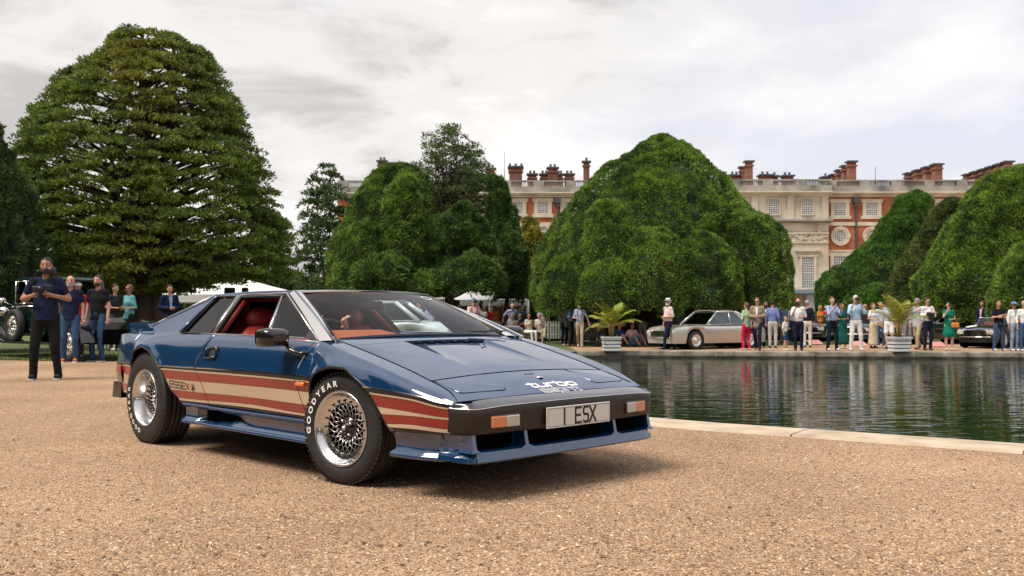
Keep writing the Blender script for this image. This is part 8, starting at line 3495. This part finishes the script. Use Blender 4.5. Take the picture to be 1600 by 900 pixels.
def build_cars():
    SILV = mat('silver_car_paint', (.56, .55, .52), rough=.3, metal=.6, coat=.8)
    BLK = mat('black_car_paint', (.008, .009, .010), rough=.2, coat=1.0)
    GRN = mat('dark_green_car_paint', (.003, .016, .013), rough=.2, coat=1.0)
    WHT = mat('pale_blue_white_car_paint', (.46, .52, .56), rough=.25, coat=.9)
    NVY = mat('midnight_car_paint', (.010, .018, .035), rough=.25, coat=.9)
    # silver coupe, nose to the left and towards us
    d = 34.3
    gt = [(-2.30, .60, .66, .72), (-2.1, .76, .78, .86), (-1.6, .86, .86, .90), (-1.0, .88, .85, .92), (0, .88, .84, .90), (.6, .88, .84, .88), (1.2, .88, .84, .87), (1.7, .86, .83, .88), (2.08, .80, .80, .85), (2.24, .74, .74, .78), (2.30, .70, .66, .70)]
    classic_car('coupe', gx(1110, d), d + .4, PI + R_(30), 'silver two door grand tourer parked under the great yew, nose to the left', SILV, gt, (-1.30, 1.31), cabin=dict(x=(.72, .15, -.75, -1.75), z=(.88, 1.34), w=(.74, .60), xm=-.42, xq=-1.25, sail=True))
    # black open sports car with a racing roundel on the right
    d = 35.4
    sp = [(-2.0, .55, .62, .68), (-1.7, .70, .76, .82), (-1.1, .78, .82, .86), (-.2, .76, .74, .80), (.5, .76, .76, .86), (1.1, .78, .78, .86), (1.6, .74, .72, .78), (1.95, .60, .58, .66)]
    classic_car('open_sports_car', gx(1556, d), d, PI + R_(42), 'black open sports car with a white racing roundel on its bonnet', BLK, sp, (-1.2, 1.2), open_top=True, wire=True, roundel=True, cabin=dict(x=(.25, .05, -.6, -.8), z=(.84, 1.12), w=(.64, .58)))
    d = 40
    classic_car('saloon', gx(1462, d), d, PI + R_(20), 'dark green car behind the man with crossed arms and the green dress', GRN, gt, (-1.3, 1.3), cabin=dict(x=(.72, .2, -.9, -1.6), z=(.88, 1.16), w=(.72, .60), roofm=GRN))
    d = 42
    classic_car('saloon', gx(1349, d), d, PI + R_(60), 'dark car with a pale windscreen between the camera man and the long beige skirt', NVY, gt, (-1.3, 1.3), cabin=dict(x=(.72, .2, -.9, -1.6), z=(.88, 1.30), w=(.72, .60)), seats='dark')
    d = 45
    classic_car('saloon', gx(1270, d), d, PI + R_(66), 'black car with bright trim far back left of the palace porch', BLK, gt, (-1.3, 1.3), cabin=dict(x=(.72, .2, -.9, -1.6), z=(.88, 1.25), w=(.72, .60)), seats='dark')
    # pale car seen through the windscreen
    d = 24.0
    classic_car('saloon', gx(575, d), d, R_(172), 'pale blue white rounded car parked behind the blue car, seen through its glass', WHT, [(-2.2, .62, .62, .70), (-1.9, .78, .80, .90), (-1.2, .84, .90, .95), (0, .84, .90, .94), (.9, .84, .88, .94), (1.5, .82, .84, .92), (2.0, .74, .72, .80), (2.2, .62, .58, .66)],
                (-1.3, 1.35), cabin=dict(x=(.9, .35, -.9, -1.5), z=(.92, 1.38), w=(.74, .60), roofm=WHT))
    # vintage limousine at the left edge, tall body, separate wings, spare wheel
    d = 19.9
    car = empty('vintage_limousine', (-8.65, 20.3, 0), R_(142), 'tall dark green vintage limousine with a side mounted spare wheel at the left edge', 'car')
    body = MB()
    # body tub: x forward (to the left in view)
    body.box((2.33, 0, .86), (1.28, 1.40, .72), bev=.06)
    body.box((1.0, 0, .70), (1.5, 1.1, .42), bev=.10)
    body.build('body', GRN, car)
    MB().box((3.75, 0, .88), (1.6, .86, .62), bev=.10).build('bonnet', GRN, car)
    MB().box((2.33, 0, 1.78), (1.34, 1.40, .10), bev=.045).build('roof', GRN, car)
    for xx in (1.74, 2.34, 2.94):
        for s in (-1, 1):
            MB().box((xx, s * .70, 1.48), (.09, .06, .56)).build('window_pillar', GRN, car)
    for a, b_ in ((1.79, 2.29), (2.39, 2.90)):
        for s in (-1, 1):
            MB().box(((a + b_) / 2, s * .70, 1.49), (b_ - a, .012, .50)).build('side_window', glass_mat('limo_glass', (.12, .13, .13), f0=1.6), car)
            q = MB()
            for (x0, z0, x1, z1) in ((a, 1.24, b_, 1.24), (a, 1.74, b_, 1.74), (a, 1.24, a, 1.74), (b_, 1.24, b_, 1.74)):
                q.tube([(x0, s * .725, z0), (x1, s * .725, z1)], .014, 5)
            q.build('window_frame', CHROME, car)
    MB().add([(2.98, -.66, 1.24), (2.98, .66, 1.24), (2.90, .66, 1.76), (2.90, -.66, 1.76)], [(0, 1, 2, 3)]).build('windscreen', CGLASS, car)
    for s in (-1, 1):
        MB().tube([(1.72, s * .72, 1.17), (2.98, s * .745, 1.17), (4.5, s * .45, 1.12)], .014, 5).build('waist_trim', CHROME, car)
        MB().box((1.75, s * .86, .36), (2.35, .28, .05), bev=.015).build('running_board', BLK, car)

        def wing(pts, w0, w1, nm):
            rows = []
            for (xx, zz, lo) in pts:
                rows.append([(xx, s * w0, lo), (xx, s * w0, zz - .02), (xx, s * (w0 + .05), zz), (xx, s * (w1 - .06), zz), (xx, s * w1, zz - .03), (xx, s * w1, max(lo, zz - .16))])
            MB().grid(np.array(rows), 0, True).build(nm, BLK, car, recalc=True)
        wing([(-.62, .40, .32), (-.50, .62, .50), (-.30, .80, .68), (.0, .88, .76), (.30, .80, .68), (.48, .58, .46), (.62, .40, .33)], .66, 1.0, 'rear_wing')
        wing([(2.85, .38, .33), (3.15, .46, .38), (3.5, .66, .52), (3.85, .84, .70), (4.2, .90, .78), (4.55, .80, .66), (4.78, .58, .48)], .50, 1.0, 'front_wing')
        simple_wheel(car, .0, s * .98, .38, .38, .16, s, 'wire')
        simple_wheel(car, 4.2, s * .98, .38, .38, .16, s, 'wire')
        simple_wheel(car, 2.72 - .1, s * .94, .74, .37, .15, s, 'wire', 'spare_wheel')
        q = empty('door_mirror', (3.05, s * .95, 1.30), parent=car)
        MB().lathe([(0, -.03), (.07, -.02), (.075, .01), (0, .012)], 14, axis='X').build('mirror_disc', CHROME, q)
        MB().tube([(0, 0, 0), (-.1, -s * .2, -.12)], .01, 5).build('mirror_arm', CHROME, q)
        MB().lathe([(0, -.12), (.07, -.10), (.12, 0), (.125, .03), (0, .05)], 16, c=(3.3, s * .80, 1.06), axis='X').build('side_lamp', CHROME, car)
        MB().tube([(1.85, s * .72, 1.02), (1.97, s * .72, 1.02)], .012, 5).build('door_handle', CHROME, car)
    MB().box((.9, 0, .5), (3.2, 1.1, .3)).build('chassis', VOIDB, car)
    for px, d_, lab in ((1272, 38.5, 'low pink display board lying on the gravel left of the phone takers'), (1341, 36.5, 'low pink display board on the gravel behind the man in white trousers'), (1464, 35.6, 'low pink display board on the gravel right of the crossed arms man')):
        b_ = empty('display_board', (gx(px, d_), d_, float(ground_h(gx(px, d_), d_))), .3, lab, 'board')
        MB().box((0, 0, .12), (.62, .38, .015), rx=.45).build('panel', mat('pink_board', (.62, .24, .22), rough=.6, var=.15), b_)
        for sx in (-1, 1):
            MB().box((sx * .25, .12, .08), (.02, .02, .2)).build('foot', BLK, b_)
    # slim post by the fence
    gq = float(ground_h(gx(858, 42.5), 42.5))
    MB().tube([(0, 0, 0), (0, 0, 1.95)], .035, 8).build('post', ALUP, None, loc=(gx(858, 42.5), 42.5, gq))
    tag(bpy.data.objects['post'], 'slim grey post standing at the picket fence', 'post')
    # speakers on stands behind the car roof, left
    for px, lab in ((359, 'dark loudspeaker on a stand just above the blue car roof, left one'), (383, 'dark loudspeaker on a stand just above the blue car roof, right one')):
        s_ = empty('loudspeaker', (gx(px, 33), 33, float(ground_h(gx(px, 33), 33))), .2, lab, 'loudspeaker')
        MB().box((0, 0, 1.68), (.36 if px < 370 else .22, .3, .56), bev=.03).build('cabinet', BLACK, s_)
        MB().tube([(0, 0, 0), (0, 0, 1.45)], .03, 8).build('stand_pole', ALUP, s_)


build_cars()
